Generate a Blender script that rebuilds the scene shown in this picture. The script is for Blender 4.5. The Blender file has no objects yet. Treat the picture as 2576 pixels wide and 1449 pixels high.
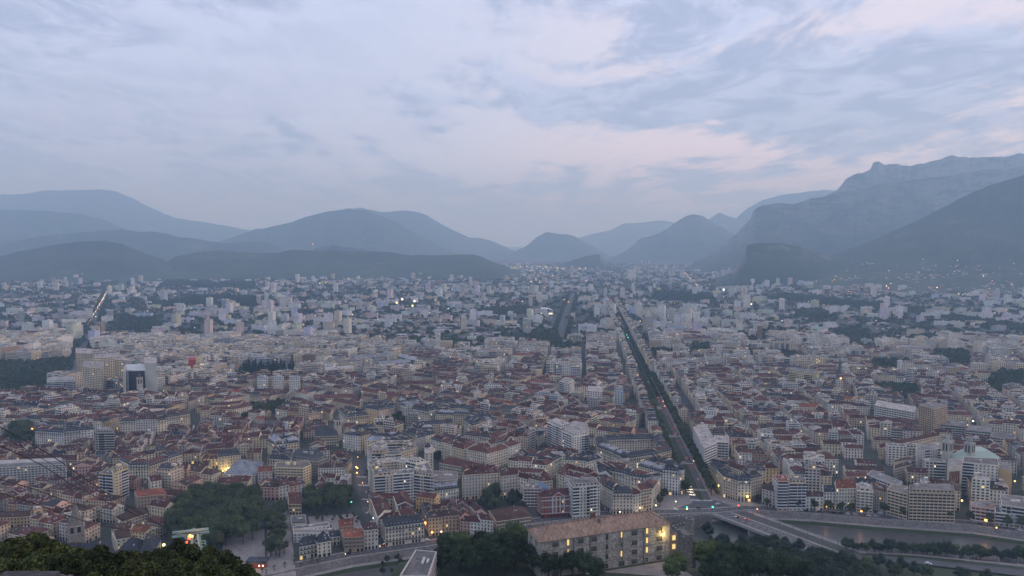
import bpy, math, random
import numpy as np
from mathutils import Vector, noise

# ------------------------------------------------------------------ camera, sky, sun, exposure
S = bpy.context.scene
H, F, CX, CY = 260.0, 1861.0, 1288.0, 724.5
PITCH = math.radians(3.43)
SP, CP = math.sin(PITCH), math.cos(PITCH)
cam = bpy.data.cameras.new('camera'); co = bpy.data.objects.new('camera', cam)
S.collection.objects.link(co); S.camera = co
co.location = (0, 0, H); co.rotation_euler = (math.pi/2 - PITCH, 0, 0)
cam.sensor_width = 36; cam.lens = F/2576*36; cam.clip_start = 1; cam.clip_end = 120000

def mkworld():
    w = bpy.data.worlds.new('World'); S.world = w; w.use_nodes = True
    nt = w.node_tree; N = nt.nodes; L = nt.links; N.clear()
    def nd(t, **k):
        n = N.new(t)
        for a, b in k.items(): setattr(n, a, b)
        return n
    def math_(op, a, b=None, c=None, clamp=False):
        n = nd('ShaderNodeMath', operation=op, use_clamp=clamp)
        for i, v in enumerate((a, b, c)):
            if v is None: continue
            if isinstance(v, (int, float)): n.inputs[i].default_value = v
            else: L.new(v, n.inputs[i])
        return n.outputs[0]
    def mix(f, a, b, bt='MIX'):
        n = nd('ShaderNodeMix', data_type='RGBA', blend_type=bt)
        for s, v in ((n.inputs[0], f), (n.inputs[6], a), (n.inputs[7], b)):
            if isinstance(v, (int, float)): s.default_value = v
            elif isinstance(v, tuple): s.default_value = (*v, 1)
            else: L.new(v, s)
        return n.outputs[2]
    sky = nd('ShaderNodeTexSky', sky_type='NISHITA', sun_disc=False)
    sky.sun_elevation = math.radians(8); sky.sun_rotation = math.radians(75)
    sky.air_density = 1.2; sky.dust_density = 2.0
    tc = nd('ShaderNodeTexCoord'); sp = nd('ShaderNodeSeparateXYZ'); L.new(tc.outputs['Generated'], sp.inputs[0])
    x, y, z = sp.outputs
    za = math_('MAXIMUM', z, 0.0)
    den = math_('ADD', za, 0.07)
    px, py = math_('DIVIDE', x, den), math_('DIVIDE', y, den)
    cb = nd('ShaderNodeCombineXYZ'); L.new(px, cb.inputs[0]); L.new(py, cb.inputs[1])
    def nz(rot, sx, sy, scale, det, rough, dist=0.0, off=0.0):
        mp = nd('ShaderNodeMapping'); mp.inputs['Rotation'].default_value = (0, 0, math.radians(rot))
        mp.inputs['Scale'].default_value = (sx, sy, 1); mp.inputs['Location'].default_value = (off, off*.7, 0)
        L.new(cb.outputs[0], mp.inputs[0])
        n = nd('ShaderNodeTexNoise'); n.inputs['Scale'].default_value = scale
        n.inputs['Detail'].default_value = det; n.inputs['Roughness'].default_value = rough
        n.inputs['Distortion'].default_value = dist
        L.new(mp.outputs[0], n.inputs['Vector']); return n.outputs[0]
    def ramp(v, a, b):
        n = nd('ShaderNodeMapRange', interpolation_type='SMOOTHSTEP'); L.new(v, n.inputs[0])
        n.inputs[1].default_value = a; n.inputs[2].default_value = b; return n.outputs[0]
    big = nz(32, 1.0, .42, .8, 5, .52, .4, 3.1)
    med = nz(38, 1.0, .45, 1.7, 8, .60, .5, 7.7)
    # where the cloud sits: directions (tan azimuth, elevation)
    ta = math_('DIVIDE', x, math_('MAXIMUM', y, .05))
    def blob(a0, e0, ra, re):
        a = math_('DIVIDE', math_('SUBTRACT', ta, a0), ra); e = math_('DIVIDE', math_('SUBTRACT', z, e0), re)
        return math_('EXPONENT', math_('MULTIPLY', math_('ADD', math_('MULTIPLY', a, a), math_('MULTIPLY', e, e)), -1.0))
    gap1 = blob(.20, .125, .20, .030)      # pale pink gap above the valley
    gap2 = blob(-.3, .20, .5, .10)         # pale blue upper left
    bank1 = blob(.02, .19, .24, .035)
    bank2 = blob(.62, .20, .22, .05)
    bank3 = blob(-.7, .31, .14, .03)
    bias = math_('ADD', math_('MULTIPLY', gap1, .13), math_('MULTIPLY', gap2, .10))
    bias = math_('SUBTRACT', bias, math_('MULTIPLY', bank1, .13))
    bias = math_('SUBTRACT', bias, math_('MULTIPLY', bank2, .07))
    bias = math_('SUBTRACT', bias, math_('MULTIPLY', bank3, .12))
    fine = nz(30, 1.0, .55, 4.5, 9, .68, .6, 1.3)
    s = math_('ADD', math_('ADD', math_('ADD', math_('MULTIPLY', big, .36), math_('MULTIPLY', med, .42)), math_('MULTIPLY', fine, .22)), bias)
    gap3 = blob(.62, .285, .16, .04)
    s = math_('ADD', s, math_('MULTIPLY', gap3, .10))
    bright = math_('MULTIPLY', ramp(s, .485, .57), math_('ADD', math_('MULTIPLY', ramp(ta, -.55, .05), .6), .4))
    g = ramp(za, .0, .30)
    base = mix(g, (.33, .44, .68), (.58, .66, .90))
    dark = mix(g, (.31, .41, .62), (.39, .47, .68))
    lite = mix(ramp(ta, -.2, .35), (.58, .66, .87), (.75, .73, .86))
    warm = mix(math_('MULTIPLY', blob(.22, .12, .2, .035), .35), lite, (.86, .74, .84))
    med2 = nz(26, 1.0, .7, 3.2, 10, .66, .8, 5.5)
    cl = mix(bright, mix(ramp(med2, .40, .60), dark, base), warm)
    # the lowest air veils the clouds
    cl = mix(math_('MULTIPLY', ramp(za, .13, .0), .9), cl, (.33, .44, .68))
    lift = nd('ShaderNodeMix', data_type='RGBA', blend_type='MULTIPLY'); lift.inputs[0].default_value = 1
    L.new(cl, lift.inputs[6]); lift.inputs[7].default_value = (11.0, 11.0, 11.3, 1)
    lift2 = mix(ramp(za, .34, .8), lift.outputs[2], (6.7, 7.2, 9.6))
    col = mix(.93, sky.outputs[0], lift2)
    bg = nd('ShaderNodeBackground'); bg.inputs[1].default_value = 0.1; L.new(col, bg.inputs[0])
    out = nd('ShaderNodeOutputWorld'); L.new(bg.outputs[0], out.inputs[0])
mkworld()
sl = bpy.data.lights.new('sun', 'SUN'); so = bpy.data.objects.new('sun', sl); S.collection.objects.link(so)
sl.energy = 1.3; sl.angle = math.radians(25); sl.color = (1, .87, .84)
sd = Vector((math.sin(math.radians(75))*math.cos(math.radians(14)), math.cos(math.radians(75))*math.cos(math.radians(14)), math.sin(math.radians(14))))
so.rotation_euler = sd.to_track_quat('Z', 'Y').to_euler()
S.view_settings.view_transform = 'Standard'; S.view_settings.look = 'None'
S.view_settings.exposure = 0.13; S.view_settings.gamma = 1; S.view_settings.use_curve_mapping = False
S.render.engine = 'CYCLES'
cy = S.cycles; cy.max_bounces = 5; cy.diffuse_bounces = 2; cy.glossy_bounces = 2; cy.transmission_bounces = 2
cy.volume_bounces = 1; cy.transparent_max_bounces = 6; cy.use_denoising = True; cy.sample_clamp_indirect = 4
cy.caustics_reflective = False; cy.caustics_refractive = False

# ------------------------------------------------------------------ helpers
C = S.collection
R = random.Random(11)
def ray(px, py):
    x, v = (px-CX)/F, (CY-py)/F
    return x, CP + v*SP, -SP + v*CP
def at(px, py, z=0.0):
    a, b, c = ray(px, py); t = (z-H)/c
    return (a*t, b*t)
def at_y(px, py, Y):
    a, b, c = ray(px, py); t = Y/b
    return (a*t, Y, H + c*t)
def proj(x, y, z):
    dz = z-H; dep = y*CP - dz*SP; up = y*SP + dz*CP
    if dep <= 1: return (-9999, -9999)
    return (CX + F*x/dep, CY - F*up/dep)
def atp(pts, z=0.0): return [at(p[0], p[1], z) for p in pts]

def tag(o, label=None, cat=None, group=None, kind=None):
    if label: o['label'] = label
    if cat: o['category'] = cat
    if group: o['group'] = group
    if kind: o['kind'] = kind
    return o
def empty(name, loc, label, cat, group=None):
    o = bpy.data.objects.new(name, None); C.objects.link(o); o.location = loc
    o.empty_display_size = 1
    return tag(o, label, cat, group)

# materials ---------------------------------------------------------
MAT = {}
def mat(name, fn):
    m = bpy.data.materials.new(name); m.use_nodes = True
    nt = m.node_tree; b = nt.nodes['Principled BSDF']; fn(nt, b); MAT[name] = m; return m
def N_(nt, t, **k):
    n = nt.nodes.new(t)
    for a, b in k.items(): setattr(n, a, b)
    return n
def noise_node(nt, scale, detail=4, rough=.55, vec=None):
    n = N_(nt, 'ShaderNodeTexNoise'); n.inputs['Scale'].default_value = scale
    n.inputs['Detail'].default_value = detail; n.inputs['Roughness'].default_value = rough
    if vec is None:
        g = N_(nt, 'ShaderNodeNewGeometry'); vec = g.outputs['Position']
    nt.links.new(vec, n.inputs['Vector']); return n
def mr(nt, v, a, b, c, d):
    n = N_(nt, 'ShaderNodeMapRange'); nt.links.new(v, n.inputs[0])
    for i, q in enumerate((a, b, c, d)): n.inputs[i+1].default_value = q
    return n.outputs[0]
def mixc(nt, f, a, b, bt='MIX'):
    n = N_(nt, 'ShaderNodeMix', data_type='RGBA', blend_type=bt)
    for s, v in ((n.inputs[0], f), (n.inputs[6], a), (n.inputs[7], b)):
        if isinstance(v, (int, float)): s.default_value = v
        elif isinstance(v, tuple): s.default_value = (*v, 1)
        else: nt.links.new(v, s)
    return n.outputs[2]
def tintnode(nt):
    a = N_(nt, 'ShaderNodeAttribute'); a.attribute_name = 'tint'; return a.outputs['Color']
def scale_col(nt, col, fac):
    n = N_(nt, 'ShaderNodeVectorMath', operation='SCALE'); nt.links.new(col, n.inputs[0]); nt.links.new(fac, n.inputs['Scale'])
    return n.outputs[0]
def surf(scales, lo=.75, hi=1.2, rough=.9, bump=0.0):
    def fn(nt, b):
        c = tintnode(nt)
        for s in scales:
            n = noise_node(nt, s, 4); c = scale_col(nt, c, mr(nt, n.outputs[0], .3, .7, lo, hi))
        nt.links.new(c, b.inputs['Base Color']); b.inputs['Roughness'].default_value = rough
        b.inputs['Specular IOR Level'].default_value = .25
    return fn
mat('plaster', surf((.09, .9), .80, 1.12))
mat('roofing', surf((.12, .8), .58, 1.3))
mat('metal', surf((.5,), .85, 1.1, .5))
def m_leaf(nt, b):
    o = N_(nt, 'ShaderNodeObjectInfo'); n = noise_node(nt, .25, 4)
    c = scale_col(nt, tintnode(nt), mr(nt, n.outputs[0], .3, .7, .6, 1.35)); c = scale_col(nt, c, mr(nt, o.outputs['Random'], 0, 1, .72, 1.4))
    h = N_(nt, 'ShaderNodeMath', operation='FRACT'); k = N_(nt, 'ShaderNodeMath', operation='MULTIPLY'); k.inputs[1].default_value = 7.3
    nt.links.new(o.outputs['Random'], k.inputs[0]); nt.links.new(k.outputs[0], h.inputs[0])
    c = mixc(nt, mr(nt, h.outputs[0], .5, 1, 0, .45), c, (1.25, 1.0, .7), 'MULTIPLY')
    nt.links.new(c, b.inputs['Base Color']); b.inputs['Roughness'].default_value = .8; b.inputs['Specular IOR Level'].default_value = .2
mat('leaf', m_leaf)
mat('bark', surf((1.5,), .7, 1.2))
mat('paint', surf((.3,), .95, 1.03, .35))
mat('bluepaint', lambda nt, b: setattr(b.inputs['Base Color'], 'default_value', (.03, .08, .30, 1)))
def m_glass(nt, b):
    b.inputs['Base Color'].default_value = (.025, .028, .034, 1); b.inputs['Roughness'].default_value = .2
mat('glass', m_glass)
def m_emit(col, st):
    def fn(nt, b):
        b.inputs['Base Color'].default_value = (*col, 1)
        b.inputs['Emission Color'].default_value = (*col, 1); b.inputs['Emission Strength'].default_value = st
    return fn
for nm, c, s in (('lit', (1, .66, .24), .8), ('litpale', (1, .82, .5), 1.3), ('lampw', (1, .8, .45), 5), ('lampo', (1, .42, .1), 4),
                 ('lampy', (1, .80, .2), 4), ('lampc', (.9, .95, 1), 4), ('red', (1, .05, .02), 6), ('green', (.03, 1, .45), 5), ('blue', (.1, .25, 1), 4),
                 ('head', (1, .82, .5), 14)):
    mat(nm, m_emit(c, s)); MAT[nm].cycles.emission_sampling = 'NONE'
def m_far(nt, b):     # walls too far for single windows to be told apart
    g = N_(nt, 'ShaderNodeNewGeometry'); P = N_(nt, 'ShaderNodeSeparateXYZ'); Q = N_(nt, 'ShaderNodeSeparateXYZ')
    nt.links.new(g.outputs['Position'], P.inputs[0]); nt.links.new(g.outputs['True Normal'], Q.inputs[0])
    def m(op, a, bb=None):
        n = N_(nt, 'ShaderNodeMath', operation=op)
        for i, v in enumerate((a, bb)):
            if v is None: continue
            if isinstance(v, (int, float)): n.inputs[i].default_value = v
            else: nt.links.new(v, n.inputs[i])
        return n.outputs[0]
    u = m('SUBTRACT', m('MULTIPLY', P.outputs[1], Q.outputs[0]), m('MULTIPLY', P.outputs[0], Q.outputs[1]))
    fu = m('FRACT', m('DIVIDE', u, 3.6)); fv = m('FRACT', m('DIVIDE', P.outputs[2], 3.1))
    w = m('MULTIPLY', m('MULTIPLY', m('GREATER_THAN', fu, .3), m('LESS_THAN', fu, .78)), m('MULTIPLY', m('GREATER_THAN', fv, .25), m('LESS_THAN', fv, .8)))
    n = noise_node(nt, .05, 3); c = scale_col(nt, tintnode(nt), mr(nt, n.outputs[0], .3, .7, .85, 1.12))
    n2 = noise_node(nt, .22, 2)
    c2 = mixc(nt, mr(nt, n2.outputs[0], .35, .6, .25, 1), c, (.05, .055, .065))
    fin = mixc(nt, w, c, c2)
    nt.links.new(fin, b.inputs['Base Color']); b.inputs['Roughness'].default_value = .85
mat('farwall', m_far)
def m_ground(nt, b):
    n = noise_node(nt, .012, 6); n2 = noise_node(nt, .15, 5)
    c = mixc(nt, mr(nt, n.outputs[0], .42, .6, 0, 1), (.065, .063, .062), (.038, .052, .028))
    c = mixc(nt, mr(nt, n2.outputs[0], .3, .7, 0, .5), c, (.05, .05, .052))
    nt.links.new(c, b.inputs['Base Color']); b.inputs['Roughness'].default_value = .95
mat('ground', m_ground)
def m_asph(nt, b):
    n = noise_node(nt, .3, 6); c = mixc(nt, mr(nt, n.outputs[0], .3, .7, 0, 1), (.055, .055, .06), (.095, .092, .095))
    nt.links.new(c, b.inputs['Base Color']); b.inputs['Roughness'].default_value = .85
mat('asphalt', m_asph)
def m_pave(nt, b):
    n = noise_node(nt, .2, 6); c = mixc(nt, mr(nt, n.outputs[0], .3, .7, 0, 1), (.19, .17, .16), (.30, .27, .25))
    nt.links.new(c, b.inputs['Base Color']); b.inputs['Roughness'].default_value = .9
mat('paving', m_pave)
def m_grass(nt, b):
    n = noise_node(nt, .4, 6); c = mixc(nt, mr(nt, n.outputs[0], .3, .7, 0, 1), (.02, .032, .012), (.045, .06, .022))
    nt.links.new(c, b.inputs['Base Color']); b.inputs['Roughness'].default_value = .95
mat('grass', m_grass)
def m_water(nt, b):
    n = noise_node(nt, .12, 5); c = mixc(nt, mr(nt, n.outputs[0], .3, .7, 0, 1), (.055, .056, .05), (.085, .083, .076))
    nt.links.new(c, b.inputs['Base Color']); b.inputs['Roughness'].default_value = .3
    n2 = noise_node(nt, .6, 5)
    bp = N_(nt, 'ShaderNodeBump'); bp.inputs['Strength'].default_value = .25; nt.links.new(n2.outputs[0], bp.inputs['Height'])
    nt.links.new(bp.outputs[0], b.inputs['Normal'])
mat('water', m_water)
def m_stone(nt, b):
    g = N_(nt, 'ShaderNodeNewGeometry')
    v = N_(nt, 'ShaderNodeTexVoronoi', feature='F1'); v.inputs['Scale'].default_value = 1.25; nt.links.new(g.outputs['Position'], v.inputs['Vector'])
    v2 = N_(nt, 'ShaderNodeTexVoronoi', feature='DISTANCE_TO_EDGE'); v2.inputs['Scale'].default_value = 1.25; nt.links.new(g.outputs['Position'], v2.inputs['Vector'])
    sx = N_(nt, 'ShaderNodeSeparateXYZ'); nt.links.new(v.outputs['Color'], sx.inputs[0])
    c = scale_col(nt, tintnode(nt), mr(nt, sx.outputs[0], 0, 1, .62, 1.3))
    c = mixc(nt, mr(nt, v2.outputs['Distance'], .0, .12, .5, 0), c, (.09, .085, .08))
    n = noise_node(nt, .15, 5); c = scale_col(nt, c, mr(nt, n.outputs[0], .3, .7, .8, 1.15))
    nt.links.new(c, b.inputs['Base Color']); b.inputs['Roughness'].default_value = .9
mat('stone', m_stone)
def m_tile(nt, b):
    g = N_(nt, 'ShaderNodeNewGeometry'); mp = N_(nt, 'ShaderNodeMapping'); mp.inputs['Rotation'].default_value = (0, 0, -.34)
    mp.inputs['Scale'].default_value = (2.2, .7, .7)
    nt.links.new(g.outputs['Position'], mp.inputs[0])
    v = N_(nt, 'ShaderNodeTexVoronoi'); v.inputs['Scale'].default_value = 1.0; nt.links.new(mp.outputs[0], v.inputs['Vector'])
    sx = N_(nt, 'ShaderNodeSeparateXYZ'); nt.links.new(v.outputs['Color'], sx.inputs[0])
    c = mixc(nt, sx.outputs[0], (.18, .112, .078), (.33, .225, .165))
    n = noise_node(nt, .2, 5); c = scale_col(nt, c, mr(nt, n.outputs[0], .3, .7, .8, 1.15))
    nt.links.new(c, b.inputs['Base Color']); b.inputs['Roughness'].default_value = .9
mat('pantile', m_tile)
def m_hill(nt, b):
    g = N_(nt, 'ShaderNodeNewGeometry'); Q = N_(nt, 'ShaderNodeSeparateXYZ'); nt.links.new(g.outputs['Normal'], Q.inputs[0])
    n = noise_node(nt, .0035, 8, .65); n1 = noise_node(nt, .03, 6, .7)
    c = mixc(nt, mr(nt, n.outputs[0], .35, .65, 0, 1), (.022, .036, .020), (.055, .072, .036))
    c = mixc(nt, mr(nt, n1.outputs[0], .35, .65, 0, .6), c, (.02, .03, .018))
    c = mixc(nt, mr(nt, n.outputs[0], .60, .66, 0, .5), c, (.12, .13, .07))
    mz = N_(nt, 'ShaderNodeMapping'); mz.inputs['Scale'].default_value = (1, 1, 4); nt.links.new(g.outputs['Position'], mz.inputs[0]); nn = noise_node(nt, .005, 8, .75, mz.outputs[0])
    a = N_(nt, 'ShaderNodeMath', operation='ADD'); nt.links.new(Q.outputs[2], a.inputs[0]); nt.links.new(mr(nt, nn.outputs[0], .3, .7, -.3, .3), a.inputs[1])
    rk = N_(nt, 'ShaderNodeAttribute'); rk.attribute_name = 'rock'
    f = N_(nt, 'ShaderNodeMath', operation='MULTIPLY'); nt.links.new(mr(nt, a.outputs[0], .90, .70, 0, .7), f.inputs[0]); nt.links.new(rk.outputs['Fac'], f.inputs[1])
    c = mixc(nt, f.outputs[0], c, (.22, .215, .21))
    nt.links.new(c, b.inputs['Base Color']); b.inputs['Roughness'].default_value = 1
mat('hillside', m_hill)

class MB:
    def __init__(s): s.v = []; s.f = []; s.m = []; s.c = []
    def poly(s, pts, m, c):
        n = len(s.v); s.v.extend(pts); s.f.append(tuple(range(n, n+len(pts)))); s.m.append(m); s.c.append(c)
    def prism(s, q, z0, z1, m, c, mt=None, ct=None, bottom=False, sides=True):
        n = len(q)
        if sides:
            for i in range(n):
                a, b = q[i], q[(i+1) % n]
                s.poly([(a[0], a[1], z0), (b[0], b[1], z0), (b[0], b[1], z1), (a[0], a[1], z1)], m, c)
        s.poly([(p[0], p[1], z1) for p in q], mt or m, ct or c)
        if bottom: s.poly([(p[0], p[1], z0) for p in reversed(q)], m, c)
    def obox(s, c0, u, L, W, z0, z1, m, c, mt=None, ct=None, bottom=False):   # oriented box: centre, unit dir, length, width
        n = (-u[1], u[0]); a, b = L/2, W/2
        q = [(c0[0]+u[0]*i*a+n[0]*j*b, c0[1]+u[1]*i*a+n[1]*j*b) for i, j in ((-1, -1), (1, -1), (1, 1), (-1, 1))]
        s.prism(q, z0, z1, m, c, mt, ct, bottom)
    def bar(s, p, q, r, m, c, k=5, r2=None):
        p, q = Vector(p), Vector(q); d = (q-p)
        if d.length < 1e-4: return
        d.normalize(); a = d.orthogonal().normalized(); b = d.cross(a); r2 = r if r2 is None else r2
        A = [p+(a*math.cos(t)+b*math.sin(t))*r for t in [2*math.pi*i/k for i in range(k)]]
        B = [q+(a*math.cos(t)+b*math.sin(t))*r2 for t in [2*math.pi*i/k for i in range(k)]]
        for i in range(k):
            j = (i+1) % k; s.poly([tuple(A[i]), tuple(A[j]), tuple(B[j]), tuple(B[i])], m, c)
        s.poly([tuple(v) for v in B], m, c); s.poly([tuple(v) for v in reversed(A)], m, c)
    def mesh(s, name, org=(0, 0, 0)):
        me = bpy.data.meshes.new(name)
        v = np.array(s.v, dtype=np.float32).reshape(-1, 3) - np.array(org, dtype=np.float32)
        lens = np.array([len(f) for f in s.f], dtype=np.int32)
        me.vertices.add(len(v)); me.vertices.foreach_set('co', v.ravel())
        tot = int(lens.sum()); me.loops.add(tot)
        me.loops.foreach_set('vertex_index', np.concatenate([np.array(f, dtype=np.int32) for f in s.f]) if s.f else np.zeros(0, np.int32))
        me.polygons.add(len(lens)); st = np.zeros(len(lens), np.int32); st[1:] = np.cumsum(lens)[:-1]
        me.polygons.foreach_set('loop_start', st)
        names = sorted(set(s.m)); ix = {k: i for i, k in enumerate(names)}
        for k in names: me.materials.append(MAT[k])
        me.polygons.foreach_set('material_index', np.array([ix[k] for k in s.m], dtype=np.int32))
        at_ = me.attributes.new('tint', 'FLOAT_COLOR', 'FACE')
        at_.data.foreach_set('color', np.array([(c[0], c[1], c[2], 1.0) for c in s.c], dtype=np.float32).ravel())
        me.update(calc_edges=True); return me
    def build(s, name, parent=None, kind=None, label=None, cat=None, group=None, org=None):
        if not s.f: return None
        if org is None: org = tuple(parent.location) if parent else (0, 0, 0)
        o = bpy.data.objects.new(name, s.mesh(name, org)); C.objects.link(o)
        if parent: o.parent = parent
        else: o.location = org
        return tag(o, label, cat, group, kind)

def add(a, b, k=1.0): return (a[0]+b[0]*k, a[1]+b[1]*k)
def sub(a, b): return (a[0]-b[0], a[1]-b[1])
def ln(a): return math.hypot(a[0], a[1])
def unit(a):
    l = ln(a) or 1; return (a[0]/l, a[1]/l)
def lerp(a, b, t): return (a[0]+(b[0]-a[0])*t, a[1]+(b[1]-a[1])*t)
def area(q): return .5*sum(q[i][0]*q[(i+1) % len(q)][1]-q[(i+1) % len(q)][0]*q[i][1] for i in range(len(q)))
def ccw(q): return list(q) if area(q) > 0 else list(reversed(q))
def cen(q): return (sum(p[0] for p in q)/len(q), sum(p[1] for p in q)/len(q))
def inset(q, d):
    n = len(q); out = []
    for i in range(n):
        p0, p1, p2 = q[i-1], q[i], q[(i+1) % n]
        u, v = unit(sub(p1, p0)), unit(sub(p2, p1))
        n1, n2 = (-u[1], u[0]), (-v[1], v[0])
        k = 1+n1[0]*n2[0]+n1[1]*n2[1]; k = max(k, .45)
        out.append((p1[0]+(n1[0]+n2[0])*d/k, p1[1]+(n1[1]+n2[1])*d/k))
    return out
def inpoly(p, q):
    r = False; j = len(q)-1
    for i in range(len(q)):
        if (q[i][1] > p[1]) != (q[j][1] > p[1]) and p[0] < (q[j][0]-q[i][0])*(p[1]-q[i][1])/(q[j][1]-q[i][1])+q[i][0]: r = not r
        j = i
    return r
OCC = set(); G = 5.0
def cells(q):
    x0, x1 = min(p[0] for p in q), max(p[0] for p in q); y0, y1 = min(p[1] for p in q), max(p[1] for p in q)
    out = set()
    for i in range(int(x0//G), int(x1//G)+1):
        for j in range(int(y0//G), int(y1//G)+1):
            if inpoly(((i+.5)*G, (j+.5)*G), q): out.add((i, j))
    for p in q: out.add((int(p[0]//G), int(p[1]//G)))
    return out
def mark(q): OCC.update(cells(q))
def strip_poly(pts, w):   # polyline -> polygon of half width w
    Lf, Rt = [], []
    for i, p in enumerate(pts):
        a = pts[max(i-1, 0)]; b = pts[min(i+1, len(pts)-1)]; u = unit(sub(b, a)); n = (-u[1], u[0])
        Lf.append(add(p, n, w)); Rt.append(add(p, n, -w))
    return ccw(Lf+Rt[::-1])
def sheet(name, q, z, m, kind='structure', label=None, cat=None):
    mb = MB(); mb.poly([(p[0], p[1], z) for p in ccw(q)], m, (.3, .3, .3)); return mb.build(name, kind=kind, label=label, cat=cat)
def strip_sheet(name, pts, w0, w1, z, m):
    mb = MB(); Lf, Rt = [], []
    for i, p in enumerate(pts):
        a = pts[max(i-1, 0)]; b = pts[min(i+1, len(pts)-1)]; u = unit(sub(b, a)); n = (-u[1], u[0])
        Lf.append(add(p, n, w0)); Rt.append(add(p, n, w1))
    for i in range(len(pts)-1):
        q = ccw([Lf[i], Lf[i+1], Rt[i+1], Rt[i]]); mb.poly([(a[0], a[1], z) for a in q], m, (.3, .3, .3))
    return mb.build(name, kind='structure')

# ------------------------------------------------------------------ setting: ground, river, roads
QUAY = [(-300,1575),(300,1520),(703,1443),(886,1404),(1092,1375),(1350,1318),(1500,1301),(1720,1294),(1800,1293),(1884,1285),(2040,1293),(2210,1307),(2443,1323),(2576,1342),(2900,1376)]
NEAR = [(-300,1680),(500,1640),(900,1520),(1000,1458),(1090,1408),(1200,1378),(1340,1352),(1700,1338),(1800,1345),(1860,1356),(2000,1382),(2119,1374),(2360,1388),(2576,1402),(2900,1428)]
quay = atp(QUAY); near = atp(NEAR)
mb = MB()
far_edge = [(p[0]*60000/max(p[1], 1), 60000.0) for p in quay]
far_edge[0] = (-60000, 60000.); far_edge[-1] = (60000, 60000.)
for i in range(len(quay)-1):
    mb.poly([(quay[i][0], quay[i][1], 0), (quay[i+1][0], quay[i+1][1], 0), (far_edge[i+1][0], far_edge[i+1][1], 0), (far_edge[i][0], far_edge[i][1], 0)], 'ground', (.1, .1, .1))
mb.poly([(-60000, -2000, 0), (quay[0][0], quay[0][1], 0), (-60000, 60000, 0)], 'ground', (.1, .1, .1))
mb.poly([(quay[-1][0], quay[-1][1], 0), (60000, -2000, 0), (60000, 60000, 0)], 'ground', (.1, .1, .1))
mb.build('ground', kind='structure')
riv = MB(); riv.poly([(-1500, 250, -7), (1500, 250, -7), (1500, 800, -7), (-1500, 800, -7)], 'water', (.1, .1, .1)); riv.build('river', kind='structure')
mark(ccw(quay + [(900, 100), (-900, 100)]))
# embankment: wall, path, grassy slope
def off_poly(pts, d):
    out = []
    for i, p in enumerate(pts):
        a = pts[max(i-1, 0)]; b = pts[min(i+1, len(pts)-1)]; u = unit(sub(b, a)); out.append(add(p, (u[1], -u[0]), d))
    return out
def band(name, A, za, B, zb, m, c=(.3, .3, .3), kind='structure'):
    mb = MB()
    for i in range(len(A)-1):
        mb.poly([(*B[i], zb), (*B[i+1], zb), (*A[i+1], za), (*A[i], za)], m, c)
    return mb.build(name, kind=kind)
q0, q1, q2, q3 = quay, off_poly(quay, 1.6), off_poly(quay, 6.5), off_poly(quay, 10)
wallo = band('embankment_wall', q0, 1.0, q1, -5.0, 'stone', (.23, .21, .2))
wallo['kind'] = 'thing'; tag(wallo, 'long grey stone embankment wall dropping from the quay road to the riverside path', 'wall')
band('river_path', q1, -4.9, q2, -4.95, 'paving')
band('river_bank', q2, -4.96, q3, -7.2, 'grass')
par = MB()
for i in range(len(quay)-1):
    par.prism(ccw([quay[i], quay[i+1], off_poly(quay, -.5)[i+1], off_poly(quay, -.5)[i]]), 0, 1.0, 'stone', (.36, .34, .32))
par.build('parapet', parent=wallo)
# hillside below the camera: profile by picture column
def interp(t, xs, ys): return float(np.interp(t, xs, ys))
PXS = [-900, 0, 500, 650, 950, 1050, 1180, 1340, 1700, 1850, 2010, 2110, 2300, 2576, 3300]
DN = [interp(px, [p[0] for p in NEAR], [math.hypot(*at(p[0], p[1])) for p in NEAR]) for px in PXS]
def hill_z(X, Y):
    d = math.hypot(X, Y); px = CX + F*(X/max(Y, 1))*.98 if Y > 1 else (-900 if X < 0 else 3300)
    if px < 985: prof = [(0, 258), (40, 239), (330, 105), (450, 42), (535, 2), (553, -9), (700, -12)]
    else:
        dn = interp(px, PXS, DN)
        if px < 2040: prof = [(0, 258), (40, 239), (318, 108), (352, 107), (400, 80), (480, 44), (540, 18), (dn-14, 2), (dn, -8), (dn+60, -12)]
        else:
            a = [(0, 258), (40, 239), (318, 100), (450, 42), (540, 1), (dn-8, -.3), (dn+4, -8), (dn+60, -12)]; prof = a
    return interp(d, [p[0] for p in prof], [p[1] for p in prof])
mb = MB(); azs = np.linspace(-1.25, 1.25, 90); ds = list(np.linspace(2, 300, 26)) + list(np.linspace(312, 700, 66))
idx = {}
for j, d in enumerate(ds):
    for i, a in enumerate(azs):
        X, Y = math.sin(a)*d, math.cos(a)*d; z = hill_z(X, Y)
        if 60 < d < 300: z += 3*noise.noise((X*.02, Y*.02, 0))
        idx[i, j] = len(mb.v); mb.v.append((X, Y, z))
for j in range(len(ds)-1):
    for i in range(len(azs)-1):
        mb.f.append((idx[i, j], idx[i+1, j], idx[i+1, j+1], idx[i, j+1])); mb.m.append('grass'); mb.c.append((.1, .1, .1))
mb.build('hillside', kind='structure')

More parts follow.
